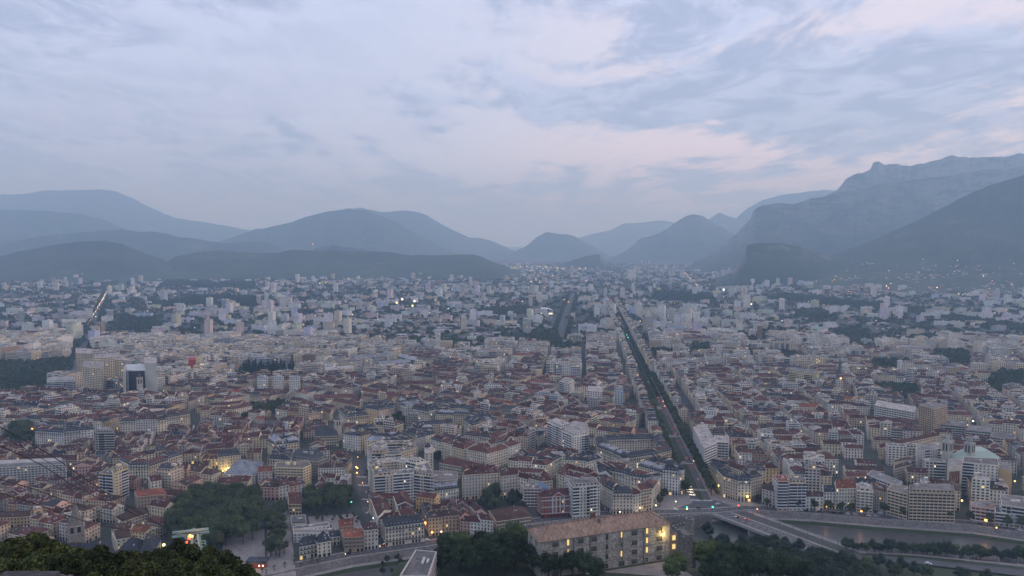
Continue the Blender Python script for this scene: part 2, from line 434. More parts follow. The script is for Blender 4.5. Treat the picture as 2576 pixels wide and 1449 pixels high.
# ------------------------------------------------------------------ mountains
def ridge(name, Y, prof, front, back, p=1.25, rock=0.0, amp=.10, zf=0.0, ncol=None, nr=34, sm=1.0, kind_name=None):
    xs = [q[0] for q in prof]; n = ncol or max(40, int((xs[-1]-xs[0])/7))
    V, RK = [], []
    pxs = np.linspace(xs[0], xs[-1], n)
    rows = [(-1+2*k/(nr*1.0)) if False else k for k in range(nr+9)]
    for px in pxs:
        py = interp(px, xs, [q[1] for q in prof]) + sm*2.2*noise.fractal((px*.035, Y*.001, 1.7), 1.0, 2.0, 5)
        x0, _, zc = at_y(px, py, Y); k0 = x0/Y
        zc = max(zc, 3)
        for r in rows:
            if r <= nr: t = r/nr; yy = Y - front*(1-t); s = t**p
            else: t = 1-(r-nr)/9; yy = Y + back*(1-t); s = max(t, 0)**1.3
            X = k0*yy
            g = noise.fractal((X*.0016, yy*.0016, Y*.01), .9, 2.1, 6)
            g2 = abs(noise.noise((X*.0022+yy*.0006, yy*.0004, 5)))
            z = zf + (zc-zf)*s
            if r < nr: z += (g*amp*1.3 - g2*amp*1.2)*zc*math.sin(math.pi*min(t, 1))*.9
            z = min(z, zf + (zc-zf)*max(s, .0) + 0.05*zc*(1-t)) if r < nr else z
            if r <= nr and r > 0:     # never above the sight line to the crest
                lim = H + (zc-H)*yy/Y - 2
                if r < nr: z = min(z, lim)
            if r == 0 or r == rows[-1]: z = min(zf, z)-15
            V.append((X, yy, z)); RK.append(rock*max(0, min(1, (t-.35)*2)) if r <= nr else rock)
    m = len(rows); F_ = []
    for i in range(n-1):
        for j in range(m-1):
            a = i*m+j; F_.append((a, a+m, a+m+1, a+1))
    me = bpy.data.meshes.new(name); me.from_pydata(V, [], F_); me.materials.append(MAT['hillside'])
    at_ = me.attributes.new('rock', 'FLOAT', 'POINT'); at_.data.foreach_set('value', np.array(RK, dtype=np.float32))
    me.polygons.foreach_set('use_smooth', [False]*len(F_)); me.update()
    o = bpy.data.objects.new(name, me); C.objects.link(o); o['kind'] = 'structure'; return o
ridge('mountain', 17500, [(-160,486),(0,489),(60,489),(100,480),(130,479),(190,478),(240,477),(285,480),(330,497),(380,522),(440,549),(480,554),(560,566),(620,578),(690,590),(780,612)], 3000, 1500)
ridge('mountain', 12200, [(-160,522),(0,528),(100,530),(190,536),(260,552),(300,570),(350,592),(420,620)], 2000, 900)
ridge('hill', 9300, [(-160,620),(0,612),(100,596),(200,584),(310,577),(350,583),(390,583),(450,595),(520,605),(560,612),(650,607),(680,613),(710,628),(770,645)], 1200, 600)
ridge('hill', 6000, [(-160,655),(0,645),(60,630),(120,618),(200,608),(270,606),(310,613),(350,633),(400,650),(440,668),(480,684),(530,700)], 1050, 500, p=1.1)
ridge('hill', 6200, [(370,690),(410,662),(445,645),(500,634),(560,630),(640,636),(700,636),(730,629),(800,629),(870,631),(960,633),(1010,638),(1040,642),(1130,642),(1150,640),(1190,640),(1220,650),(1250,662),(1275,672),(1310,682)], 900, 500, p=.9)
ridge('mountain', 12000, [(540,612),(600,592),(640,578),(690,570),(730,560),(770,545),(830,531),(880,527),(920,529),(945,537),(1000,560),(1050,590),(1100,615),(1160,648)], 2300, 900)
ridge('mountain', 15500, [(820,545),(870,524),(905,522),(930,528),(960,533),(990,531),(1030,529),(1070,540),(1120,570),(1180,597),(1210,600),(1240,608),(1290,630),(1340,645)], 2000, 900)
ridge('hill', 8600, [(760,640),(800,622),(840,617),(880,622),(920,630),(980,648)], 500, 400)
ridge('mountain', 14000, [(1240,655),(1290,636),(1320,622),(1350,596),(1375,584),(1400,587),(1430,590),(1460,602),(1500,625),(1540,648)], 1200, 700)
ridge('mountain', 20500, [(1380,630),(1450,600),(1540,578),(1570,562),(1610,560),(1660,555),(1700,560),(1760,580),(1850,600)], 2400, 1200)
ridge('mountain', 12000, [(1500,662),(1560,640),(1590,620),(1606,604),(1615,597),(1625,598),(1650,590),(1680,575),(1720,545),(1745,538),(1770,545),(1800,565),(1850,590),(1920,625)], 1300, 700, rock=.6)
ridge('mountain', 15800, [(1720,580),(1765,560),(1790,548),(1810,535),(1840,548),(1870,556),(1900,545),(1960,530)], 1500, 900, rock=.6)
ridge('mountain', 17000, [(1840,560),(1880,525),(1920,503),(1960,492),(2040,480),(2120,478),(2250,500)], 1500, 900)
ridge('mountain', 9600, [(2040,520),(2105,478),(2125,455),(2150,440),(2172,434),(2190,428),(2197,411),(2212,410),(2230,416),(2260,413),(2300,415),(2330,408),(2365,401),(2390,390),(2410,391),(2440,395),(2520,394),(2576,387),(2760,378)], 1300, 600, p=.75, rock=1, amp=.09, sm=3.0)
ridge('mountain', 8300, [(1740,662),(1790,640),(1830,608),(1870,570),(1888,552),(1897,529),(1920,517),(1960,513),(2010,510),(2050,500),(2110,484),(2150,478),(2230,462),(2330,448),(2450,430),(2576,420),(2760,400)], 1500, 600, p=1.1, rock=.85, sm=2.0)
SLOPE = [(2020,668),(2100,640),(2217,596),(2300,558),(2417,499),(2480,470),(2576,439),(2760,380)]
SLY, SLF, SLP = 5700.0, 2100.0, 1.8
ridge('hill', SLY, SLOPE, SLF, 900, p=SLP, amp=.06)
ridge('hill', 5000, [(1800,700),(1846,684),(1860,655),(1873,632),(1880,616),(1900,614),(1935,609),(1965,610),(2000,616),(2050,632),(2100,648),(2140,666),(2200,690)], 420, 350, p=.75, rock=1, amp=.07)
ridge('hill', 8000, [(1400,668),(1420,662),(1450,650),(1490,641),(1503,638),(1510,640),(1518,655),(1530,668)], 300, 200, p=.8, rock=.6)
def slope_z(X, Y):
    px = CX + F*X/Y/CP*.999; py = interp(px, [q[0] for q in SLOPE], [q[1] for q in SLOPE])
    zc = at_y(px, py, SLY)[2]; t = (Y-(SLY-SLF))/SLF
    return 0 if t <= 0 or px < 2020 else zc*t**SLP

# ------------------------------------------------------------------ haze
hz = MB(); X0, X1, Y0, Y1, Z0, Z1 = -22000, 22000, -3000, 24000, -30, 1700
q = [(X0, Y0), (X1, Y0), (X1, Y1), (X0, Y1)]
hz.prism(q, Z0, Z1, 'haze', (1, 1, 1), bottom=True) if False else None
m = bpy.data.materials.new('haze'); m.use_nodes = True; nt = m.node_tree; nt.nodes.clear()
vo = nt.nodes.new('ShaderNodeVolumePrincipled'); vo.inputs['Density'].default_value = 1.05e-4
vo.inputs['Color'].default_value = (.45, .70, 1.0, 1); vo.inputs['Absorption Color'].default_value = (.8, .8, .8, 1); vo.inputs['Anisotropy'].default_value = .15
oo = nt.nodes.new('ShaderNodeOutputMaterial'); nt.links.new(vo.outputs[0], oo.inputs['Volume']); MAT['haze'] = m
hz.prism(q, Z0, Z1, 'haze', (1, 1, 1), bottom=True); hz.build('haze', kind='stuff')

# ------------------------------------------------------------------ roads
AV0 = at(1765, 1262); az = math.atan((1470-CX)/F/CP); AU = (math.sin(az), math.cos(az)); AN = (-AU[1], AU[0])
avp = lambda s, w=0: add(add(AV0, AU, s), AN, w)
aveq = [avp(-35, 18), avp(-35, -18), avp(700, -18), avp(700, 18)]; mark(ccw(aveq)); mark(ccw([avp(700, 13), avp(700, -13), avp(5200, -13), avp(5200, 13)]))
def avstrip(name, s0, s1, w0, w1, z, m): return sheet(name, [avp(s0, w0), avp(s1, w0), avp(s1, w1), avp(s0, w1)], z, m)
avstrip('pavement', 10, 760, -18, 18, .004, 'paving')
avstrip('road', -10, 5200, 3.6, 9.8, .008, 'asphalt'); avstrip('road', -10, 5200, -9.8, -3.6, .0081, 'asphalt')
for a, b in ((6, 34), (40, 128), (140, 250), (262, 420), (440, 640), (660, 900)): avstrip('grass_strip', a, b, -3.3, 3.3, .012, 'grass')
# place at the head of the bridge and the quay road
plaza = atp([(1560,1296),(1640,1262),(1700,1235),(1765,1240),(1830,1245),(1960,1283),(1884,1287),(1720,1296)]); mark(ccw(plaza))
sheet('square', plaza, .003, 'paving')
sheet('road', atp([(1670,1290),(1750,1262),(1800,1258),(1850,1275),(1884,1285.5),(1790,1292),(1720,1292.5)]), .0125, 'asphalt')
qr = off_poly(quay, -9); strip_sheet('quay_road', qr, -4.5, 4.5, .006, 'asphalt')
for i in range(len(qr)-1): mark(ccw([quay[i], quay[i+1], off_poly(quay, -17)[i+1], off_poly(quay, -17)[i]]))
strip_sheet('pavement', off_poly(quay, -14.6), -1.8, 1.1, .13, 'paving')
strip_sheet('pavement', off_poly(quay, -2.4), -1.4, 1.4, .12, 'paving')
# street climbing from the quay into the town beside the garden
st1 = atp([(960,1378),(935,1300),(918,1240),(905,1190),(893,1172)]); strip_sheet('street', st1, -7, 7, .007, 'asphalt'); mark(strip_poly(st1, 9))
st2 = atp([(1075,1372),(1052,1320),(1030,1280)]); strip_sheet('street', st2, -4, 4, .007, 'asphalt')
mkm = MB()
def crossing(c, u, n, wid=.6, L=3.2, gap=1.2):
    for k in range(n): mkm.obox(add(c, u, (k-n/2)*gap), u, wid, L, .018, .022, 'paint', (.75, .75, .73))
for t in (.08, .35, .55, .78, .93):
    p = lerp(st1[0], st1[1], t) if t < .3 else lerp(st1[1], st1[3], (t-.3)/.7)
    crossing(p, unit((-1, .15)), 10)
for s in (4, 36, 131, 256): 
    for w in (-6.7, 6.7): crossing(avp(s, w), AN, 7)
for i in range(len(qr)-1):
    n = int(ln(sub(qr[i+1], qr[i]))/6)
    for k in range(n):
        mkm.obox(lerp(qr[i], qr[i+1], (k+.5)/n), unit(sub(qr[i+1], qr[i])), 2.6, .18, .014, .017, 'paint', (.7, .7, .68))
for k in range(60): 
    for w in (-6.7, 6.7): mkm.obox(avp(10+k*10, w), AU, 3, .18, .014, .0175, 'paint', (.7, .7, .68))
mkm.build('road_marking', kind='stuff')
# far boulevard on the left and the tree-lined track in the middle
bl = atp([(175,965),(205,880),(235,800),(262,745),(282,700)]); strip_sheet('road', bl, -9, 9, .01, 'asphalt'); mark(strip_poly(bl, 13))
tr = atp([(1406,860),(1415,810),(1428,770),(1442,738)]); strip_sheet('road', tr, -8, 8, .01, 'asphalt'); mark(strip_poly(tr, 30))
# near-side road at the foot of the hill
nr_ = atp([(2085,1408),(2160,1404),(2300,1412),(2440,1428),(2576,1445),(2700,1462)]); strip_sheet('road', nr_, -7, 7, 1.1, 'asphalt')
strip_sheet('grass_strip', atp([(2165,1398),(2300,1405),(2440,1420),(2576,1434)]), -2.2, 2.2, 1.2, 'grass')
strip_sheet('path', atp([(2165,1392),(2300,1399),(2440,1413),(2576,1426)]), -1.6, 1.6, 1.15, 'paving')

# railway on the right
RW = [(2180,1062),(2300,1082),(2420,1105),(2560,1128),(2760,1158)]
rw = atp(RW); strip_sheet('railway_bed', rw, -22, 22, .006, 'ground'); mark(strip_poly(rw, 24))
rail = MB()
for k in range(7):
    w = -18+6*k
    for s in (-.75, .75):
        A = [add(p, (-(unit(sub(rw[min(i+1, 4)], rw[max(i-1, 0)]))[1]), unit(sub(rw[min(i+1, 4)], rw[max(i-1, 0)]))[0]), w+s) for i, p in enumerate(rw)]
        for i in range(4): rail.obox(lerp(A[i], A[i+1], .5), unit(sub(A[i+1], A[i])), ln(sub(A[i+1], A[i])), .25, .05, .3, 'metal', (.22, .2, .19))
rail.build('railway_track', kind='stuff', label='bundle of parallel steel rails running past the station', cat='railway track')

# ------------------------------------------------------------------ windows (shared meshes)
def window_mesh(kind, w=1.15, h=1.9):
    mb = MB()       # facade plane is y=0, outwards is -y
    def bx(x0, x1, z0, z1, y0, y1, m, c):
        mb.poly([(x0, y0, z0), (x1, y0, z0), (x1, y0, z1), (x0, y0, z1)], m, c)
        mb.poly([(x0, y1, z1), (x0, y0, z1), (x1, y0, z1), (x1, y1, z1)], m, c)
        mb.poly([(x0, y1, z0), (x0, y0, z0), (x0, y0, z1), (x0, y1, z1)], m, c); mb.poly([(x1, y0, z0), (x1, y1, z0), (x1, y1, z1), (x1, y0, z1)], m, c)
    fr = {'plain': (.42, .4, .36), 'pale': (.62, .6, .55), 'lit': (.5, .47, .4), 'white': (.7, .7, .68), 'grey': (.45, .45, .44), 'wide': (.5, .5, .5)}.get(kind, (.5, .48, .44))
    gl = {'lit': 'lit', 'litpale': 'litpale'}.get(kind, 'glass')
    mb.poly([(-w/2, -.03, 0), (w/2, -.03, 0), (w/2, -.03, h), (-w/2, -.03, h)], gl, (.1, .1, .1))
    for a, b in ((-w/2-.18, -w/2), (w/2, w/2+.18)): bx(a, b, -.1, h+.15, -.13, 0, 'plaster', fr)
    bx(-w/2-.18, w/2+.18, h, h+.2, -.16, 0, 'plaster', fr); bx(-w/2-.25, w/2+.25, -.22, 0, -.25, 0, 'plaster', fr)
    if kind != 'lit': mb.poly([(-.05, -.05, 0), (.05, -.05, 0), (.05, -.05, h), (-.05, -.05, h)], 'plaster', (.5, .5, .48))
    if kind in ('white', 'grey', 'brown'):
        sc = {'white': (.62, .62, .6), 'grey': (.3, .31, .32), 'brown': (.2, .13, .09)}[kind]
        for s in (-1, 1):
            a, b = sorted((s*(w/2+.2), s*(w/2+.75))); bx(a, b, 0, h, -.09, 0, 'plaster', sc)
    return mb.mesh('window')
WM = {k: window_mesh(k) for k in ('plain', 'pale', 'lit', 'litpale', 'white', 'grey', 'brown')}
def put_window(root, kind, x, y, z, ang, sx=1, sz=1, name='window', meshes=WM):
    o = bpy.data.objects.new(name, meshes[kind]); C.objects.link(o); o.parent = root
    l = root.location; o.location = (x-l[0], y-l[1], z-l[2]); o.rotation_euler = (0, 0, ang); o.scale = (sx, 1, sz)
    return o

GLASS = (.04, .045, .055)
def vquad(mb, p, u, n, x0, x1, z0, z1, off, m, c):
    a = add(add(p, u, x0), n, off); b = add(add(p, u, x1), n, off)
    mb.poly([(a[0], a[1], z0), (b[0], b[1], z0), (b[0], b[1], z1), (a[0], a[1], z1)], m, c)
def slab(mb, p, u, n, x0, x1, z0, z1, dep, m, c):
    a, b = add(p, u, x0), add(p, u, x1); q = [a, b, add(b, n, dep), add(a, n, dep)]
    mb.prism(ccw(q), z0, z1, m, c)

def facade(P, p0, p1, z0, z1, fl, style, det, rnd, wkind, wallc, individual):
    d = sub(p1, p0); L = ln(d)
    if L < 3: return
    u = unit(d); n = (u[1], -u[0]); mid = lerp(p0, p1, .5)
    if -(n[0]*mid[0]+n[1]*mid[1]) <= 0.02*ln(mid): return
    fh = (z1-z0)/fl; W = P['windows']; B = P['balcony']; Wl = P['trim']
    ang = math.atan2(u[1], u[0])
    lightc = tuple(min(.75, c*1.12+.03) for c in wallc)
    if style in ('tile', 'mansard'):
        sp = 2.7 if det > 1 else 2.9
        n_ = max(1, int((L-.8)/sp)); s = L/n_
        for k in range(fl):
            zb = z0+k*fh
            if k == 0:
                for i in range(n_):
                    if rnd.random() < .85:
                        w = s*.62; vquad(W, p0, u, n, (i+.5)*s-w/2, (i+.5)*s+w/2, zb+.2, zb+2.9, .05, 'lit' if rnd.random() < .02 else 'glass', GLASS)
                continue
            for i in range(n_):
                if rnd.random() < .02: continue
                lit = rnd.random() < .016
                if individual:
                    put_window(P['root'], ('lit' if rnd.random() < .6 else 'litpale') if lit else wkind, *add(add(p0, u, (i+.5)*s), n, .01), zb+.75, ang, .95, min(1, (fh-1.3)/1.9))
                else:
                    x = (i+.5)*s
                    if det > 0: vquad(W, p0, u, n, x-.85, x+.85, zb+.55, zb+fh-.45, .04, 'plaster', lightc if rnd.random() < .7 else (.4, .4, .4))
                    vquad(W, p0, u, n, x-.55, x+.55, zb+.7, zb+fh-.65, .08, ('lit' if rnd.random() < .5 else 'litpale') if lit else 'glass', GLASS)
            if det > 0 and k in (1, fl-1) and style == 'mansard':
                slab(B, p0, u, n, 0, L, zb+.1, zb+.25, .7, 'plaster', lightc)
                vquad(B, p0, u, n, 0.1, L-.1, zb+.25, zb+1.05, .68, 'metal', (.09, .09, .095)) if rnd.random() < .8 else None
            elif det > 0 and rnd.random() < .5: slab(Wl, p0, u, n, 0, L, zb-.1, zb+.15, .14, 'plaster', lightc)
        if det > 0: slab(Wl, p0, u, n, 0, L, z1-.45, z1-.02, .45, 'plaster', lightc)
    else:
        bal = style.endswith('b'); wh = (.6, .6, .6) if rnd.random() < .6 else lightc
        s = 3.4; n_ = max(1, int(L/s)); s = L/n_
        segs = []
        i = 0
        while i < n_:
            w = rnd.randint(1, 3); segs.append((i, min(n_, i+w), rnd.random() < .62)); i += w
        for k in range(fl):
            zb = z0+k*fh
            if style.startswith('ribbon'):
                vquad(W, p0, u, n, .6, L-.6, zb+1.0, zb+fh-.5, .04, 'glass', GLASS)
                slab(B, p0, u, n, .3, L-.3, zb-.1, zb+.95, .25, 'plaster', wh)
                for j in range(n_+1):
                    if det > 0: slab(Wl, p0, u, n, max(0, j*s-.2), j*s+.2, zb, zb+fh-.1, .3, 'plaster', lightc)
                continue
            for a, b, isb in segs:
                if isb and bal and k > 0:
                    vquad(W, p0, u, n, a*s+.25, b*s-.25, zb+.1, zb+fh-.3, .04, 'glass', GLASS)
                    if rnd.random() < .02: vquad(W, p0, u, n, a*s+.8, a*s+2.2, zb+.4, zb+fh-.6, .07, 'litpale', GLASS)
                    slab(B, p0, u, n, a*s+.1, b*s-.1, zb-.15, zb+(.15 if a % 3 == 1 else .85), 1.1, 'plaster', wh)
                else:
                    for j in range(a, b):
                        w = s*.3
                        if individual: put_window(P['root'], wkind if rnd.random() > .012 else 'lit', *add(add(p0, u, (j+.5)*s), n, .01), zb+.8, ang, 1.15, .8)
                        else: vquad(W, p0, u, n, (j+.5)*s-w, (j+.5)*s+w, zb+.85, zb+fh-.6, .05, 'glass' if rnd.random() > .010 else 'lit', GLASS)

def gable(P, q, z, rh, rc, wc, hip0=False, hip1=False, ov=.5):
    a, b, c, d = q
    r0, r1 = lerp(a, d, .5), lerp(b, c, .5); L = ln(sub(r1, r0)); W = min(ln(sub(d, a)), ln(sub(c, b)))
    if L < .5: r1 = add(r1, (.1, .1))
    uu = unit(sub(r1, r0)); k = min(W*.5, L*.42)
    if hip0: r0 = add(r0, uu, k)
    if hip1: r1 = add(r1, uu, -k)
    n1 = unit(sub(a, d)); n2 = unit(sub(b, c)); zz = z-ov*rh/(W/2)
    a2, b2 = add(a, n1, ov), add(b, n2, ov); c2, d2 = add(c, n2, -ov), add(d, n1, -ov)
    if hip0: a2, d2 = add(a2, uu, -ov), add(d2, uu, -ov)
    if hip1: b2, c2 = add(b2, uu, ov), add(c2, uu, ov)
    Rf = P['roof']; z2 = z+rh
    T = lambda p, zz_: (p[0], p[1], zz_)
    Rf.poly([T(a2, zz), T(b2, zz), T(r1, z2), T(r0, z2)], 'roofing', rc); Rf.poly([T(c2, zz), T(d2, zz), T(r0, z2), T(r1, z2)], 'roofing', rc)
    if hip0: Rf.poly([T(d2, zz), T(a2, zz), T(r0, z2)], 'roofing', rc)
    else: P['wall'].poly([T(d, z), T(a, z), T(r0, z2-.05)], 'plaster', wc)
    if hip1: Rf.poly([T(b2, zz), T(c2, zz), T(r1, z2)], 'roofing', rc)
    else: P['wall'].poly([T(b, z), T(c, z), T(r1, z2-.05)], 'plaster', wc)
    return r0, r1

def raise_building(sp, P, det, individual=False):
    rnd = random.Random(sp['seed']); q, h, st, wc, rc = sp['q'], sp['h'], sp['style'], sp['wc'], sp['rc']
    z0 = sp.get('z0', 0); zt = z0+h; fl = sp['fl']
    far = det <= 0; wm = 'farwall' if far else sp.get('wallmat', 'plaster')
    P['wall'].prism(q, z0-.5, zt, wm, wc, 'plaster', (.25, .24, .23))
    nq = len(q)
    if not far:
        for i in range(nq): facade(P, q[i], q[(i+1) % nq], z0, zt, fl, st, det, rnd, sp.get('wk', 'plain'), wc, individual)
    if st in ('tile', 'mansard') and nq == 4:
        zz, qq = zt+.01, q
        if st == 'mansard':
            i1 = inset(q, 1.3); e = inset(q, -.35)
            for i in range(4):
                j = (i+1) % 4
                if i in (1, 3) and not sp.get('hip%d' % (i//2)):   # party side stays a wall
                    i1[i], i1[j] = i1[i], i1[j]
                P['roof'].poly([(*e[i], zt-.02), (*e[j], zt-.02), (*i1[j], zt+3.0), (*i1[i], zt+3.0)], 'roofing', sp.get('sc', (.055, .062, .075)))
            if det > 0:
                for i in (0, 2):
                    p0, p1 = q[i], q[(i+1) % 4]; L = ln(sub(p1, p0)); u = unit(sub(p1, p0)); n = (u[1], -u[0])
                    if -(n[0]*p0[0]+n[1]*p0[1]) < 0 or L < 4: continue
                    k = max(1, int(L/3.1)); s = L/k
                    for t in range(k):
                        x = (t+.5)*s; pp = add(add(p0, u, x), n, -1.0)
                        P['dormer'].obox(pp, u, 1.5, 1.4, zt+.5, zt+2.5, 'plaster', (.5, .5, .48), 'roofing', (.1, .1, .12))
                        vquad(P['dormer'], p0, u, n, x-.45, x+.45, zt+.8, zt+2.2, -.24, 'glass' if rnd.random() > .01 else 'lit', GLASS)
            zz, qq = zt+3.0, i1
        rh = sp['rh'] if st == 'tile' else sp['rh']*.45
        r0, r1 = gable(P, qq, zz, rh, rc, wc, sp.get('hip0'), sp.get('hip1'), .5 if st == 'tile' else .25)
        if not far or rnd.random() < .5:
            L = ln(sub(r1, r0)); uu = unit(sub(r1, r0)) if L > .3 else (1, 0)
            for t in range(max(1, int(L/(7 if det > 0 else 12)))):
                if rnd.random() < .8:
                    w = rnd.uniform(1.2, 2.6); off = rnd.uniform(-.3, .3)
                    p = lerp(r0, r1, rnd.uniform(.05, .95)); n = (-uu[1], uu[0]); p = add(p, n, off*3)
                    cc = rnd.choice([(.16, .08, .06), (.35, .32, .28), (.30, .2, .16)])
                    P['chimney'].obox(p, n, w, .8, zz+rh-abs(off)*3-.6, zz+rh+rnd.uniform(.8, 1.8), 'plaster', cc)
            if det > 0 and st == 'tile':
                for t in range(rnd.randint(0, 3)):   # roof windows
                    a, b = qq[0], qq[1]; f = rnd.uniform(.15, .85); g = rnd.uniform(.35, .7)
                    p = lerp(lerp(a, b, f), lerp(r0, r1, f), g); u = unit(sub(b, a)); n = (-u[1], u[0])
                    zc = zz+rh*g; hw = .5; sl = rh/max(1, ln(sub(lerp(a, b, .5), lerp(r0, r1, .5))))
                    P['dormer'].poly([(*add(add(p, u, -hw), n, -.6), zc-.6*sl+.1), (*add(add(p, u, hw), n, -.6), zc-.6*sl+.1), (*add(add(p, u, hw), n, .6), zc+.6*sl+.1), (*add(add(p, u, -hw), n, .6), zc+.6*sl+.1)], 'metal', (.3, .33, .36))
    elif st == 'pyramid':
        c = cen(q); e = inset(q, -.5)
        for i in range(nq): P['roof'].poly([(*e[i], zt-.1), (*e[(i+1) % nq], zt-.1), (*c, zt+sp['rh'])], 'roofing', rc)
    else:
        fc = rc
        i1 = inset(q, .35)
        P['roof'].prism(i1, zt-.2, zt+.12, 'roofing', fc)
        for i in range(nq):
            j = (i+1) % nq; P['roof'].prism(ccw([q[i], q[j], i1[j], i1[i]]), zt-.1, zt+.8, 'plaster', wc)
        if area(q) > 60:
            c = cen(q); u = unit(sub(q[1], q[0])); L = ln(sub(q[1], q[0]))
            if sp.get('attic', rnd.random() < .5) and h > 12:
                k = inset(q, 2.6)
                if area(k) > 25:
                    P['roof'].prism(k, zt+.1, zt+3.0, wm, wc, 'roofing', fc)
                    if not far:
                        for i in range(len(k)): facade(P, k[i], k[(i+1) % len(k)], zt+.1, zt+3.0, 1, 'flat', 1, rnd, 'plain', wc, False)
                zt += 2.9
            for t in range(rnd.randint(1, 3) if L > 12 else 1):
                p = add(c, u, rnd.uniform(-.35, .35)*L); w = rnd.uniform(2, 5)
                P['chimney'].obox(p, u, w, rnd.uniform(2, 3.5), zt, zt+rnd.uniform(1.2, 2.8), 'plaster', rnd.choice([(.5, .5, .48), (.3, .3, .3), (.55, .5, .44), wc]))
            if not far:
                for t in range(rnd.randint(2, 5)):
                    p = add(add(c, u, rnd.uniform(-.4, .4)*L), (-u[1], u[0]), rnd.uniform(-3, 3))
                    P['chimney'].obox(p, u, .8, .8, zt, zt+rnd.uniform(.6, 1.4), 'metal', (.4, .4, .4))

WALLS = {'cream': (.60, .53, .42), 'white': (.68, .68, .66), 'pale grey': (.50, .50, .49), 'beige': (.52, .45, .36), 'pink': (.55, .38, .34), 'ochre': (.55, .42, .24),
         'grey': (.33, .33, .33), 'tan': (.42, .33, .25), 'pale blue': (.46, .52, .60), 'off-white': (.62, .59, .53), 'brown': (.28, .20, .15), 'pale yellow': (.62, .56, .36)}
ROOFS = {'red-brown tiled': (.110, .050, .041), 'brown tiled': (.085, .052, .043), 'orange tiled': (.22, .082, .05), 'dark slate': (.045, .05, .062), 'grey zinc': (.27, .30, .34), 'flat grey': (.21, .205, .20), 'flat pale': (.38, .37, .36), 'dark red tiled': (.085, .036, .032)}
SPECS = []
MASS = []      # tree cover: (x, y, z, radius, height)
def spec(q, h, style, wall, roof, **k):
    q = ccw(q); rnd = R
    j = rnd.uniform(.86, 1.1); wc = tuple(min(.78, c*j*rnd.uniform(.97, 1.03)) for c in WALLS[wall]); j = rnd.uniform(.75, 1.25)
    rc = tuple(c*j for c in ROOFS[roof])
    wc = (min(.8, wc[0]*1.17), min(.78, wc[1]*1.10), wc[2]*.98); rc = (rc[0]*.95, rc[1]*.88, rc[2]*.85)
    d = dict(q=q, h=h, style=style, wall=wall, roofn=roof, wc=wc, rc=rc, fl=max(1, int(round(h/3.25))), rh=k.pop('rh', None) or min(5.5, rnd.uniform(.25, .36)*12), seed=rnd.random(),
             wk=rnd.choice(['plain', 'pale', 'white', 'grey', 'pale', 'brown']))
    if style.startswith('ribbon') or style.startswith('flat'): d['fl'] = max(1, int(round(h/3.0)))
    d.update(k); SPECS.append(d); return d
def pick(ws):
    t = R.random()*sum(w for _, w in ws)
    for v, w in ws:
        t -= w
        if t <= 0: return v
    return ws[-1][0]
OLDW = [('cream', 5), ('off-white', 5), ('beige', 4), ('pale grey', 3), ('pink', 1.2), ('tan', 1.2), ('white', 2), ('ochre', .8), ('grey', 1)]
MODW = [('white', 6), ('off-white', 5), ('cream', 3), ('pale grey', 4), ('beige', 2.5), ('pale blue', .6), ('grey', 1.2), ('brown', .5)]
OLDR = [('red-brown tiled', 7), ('brown tiled', 3), ('dark red tiled', 4), ('dark slate', 2), ('orange tiled', .35)]
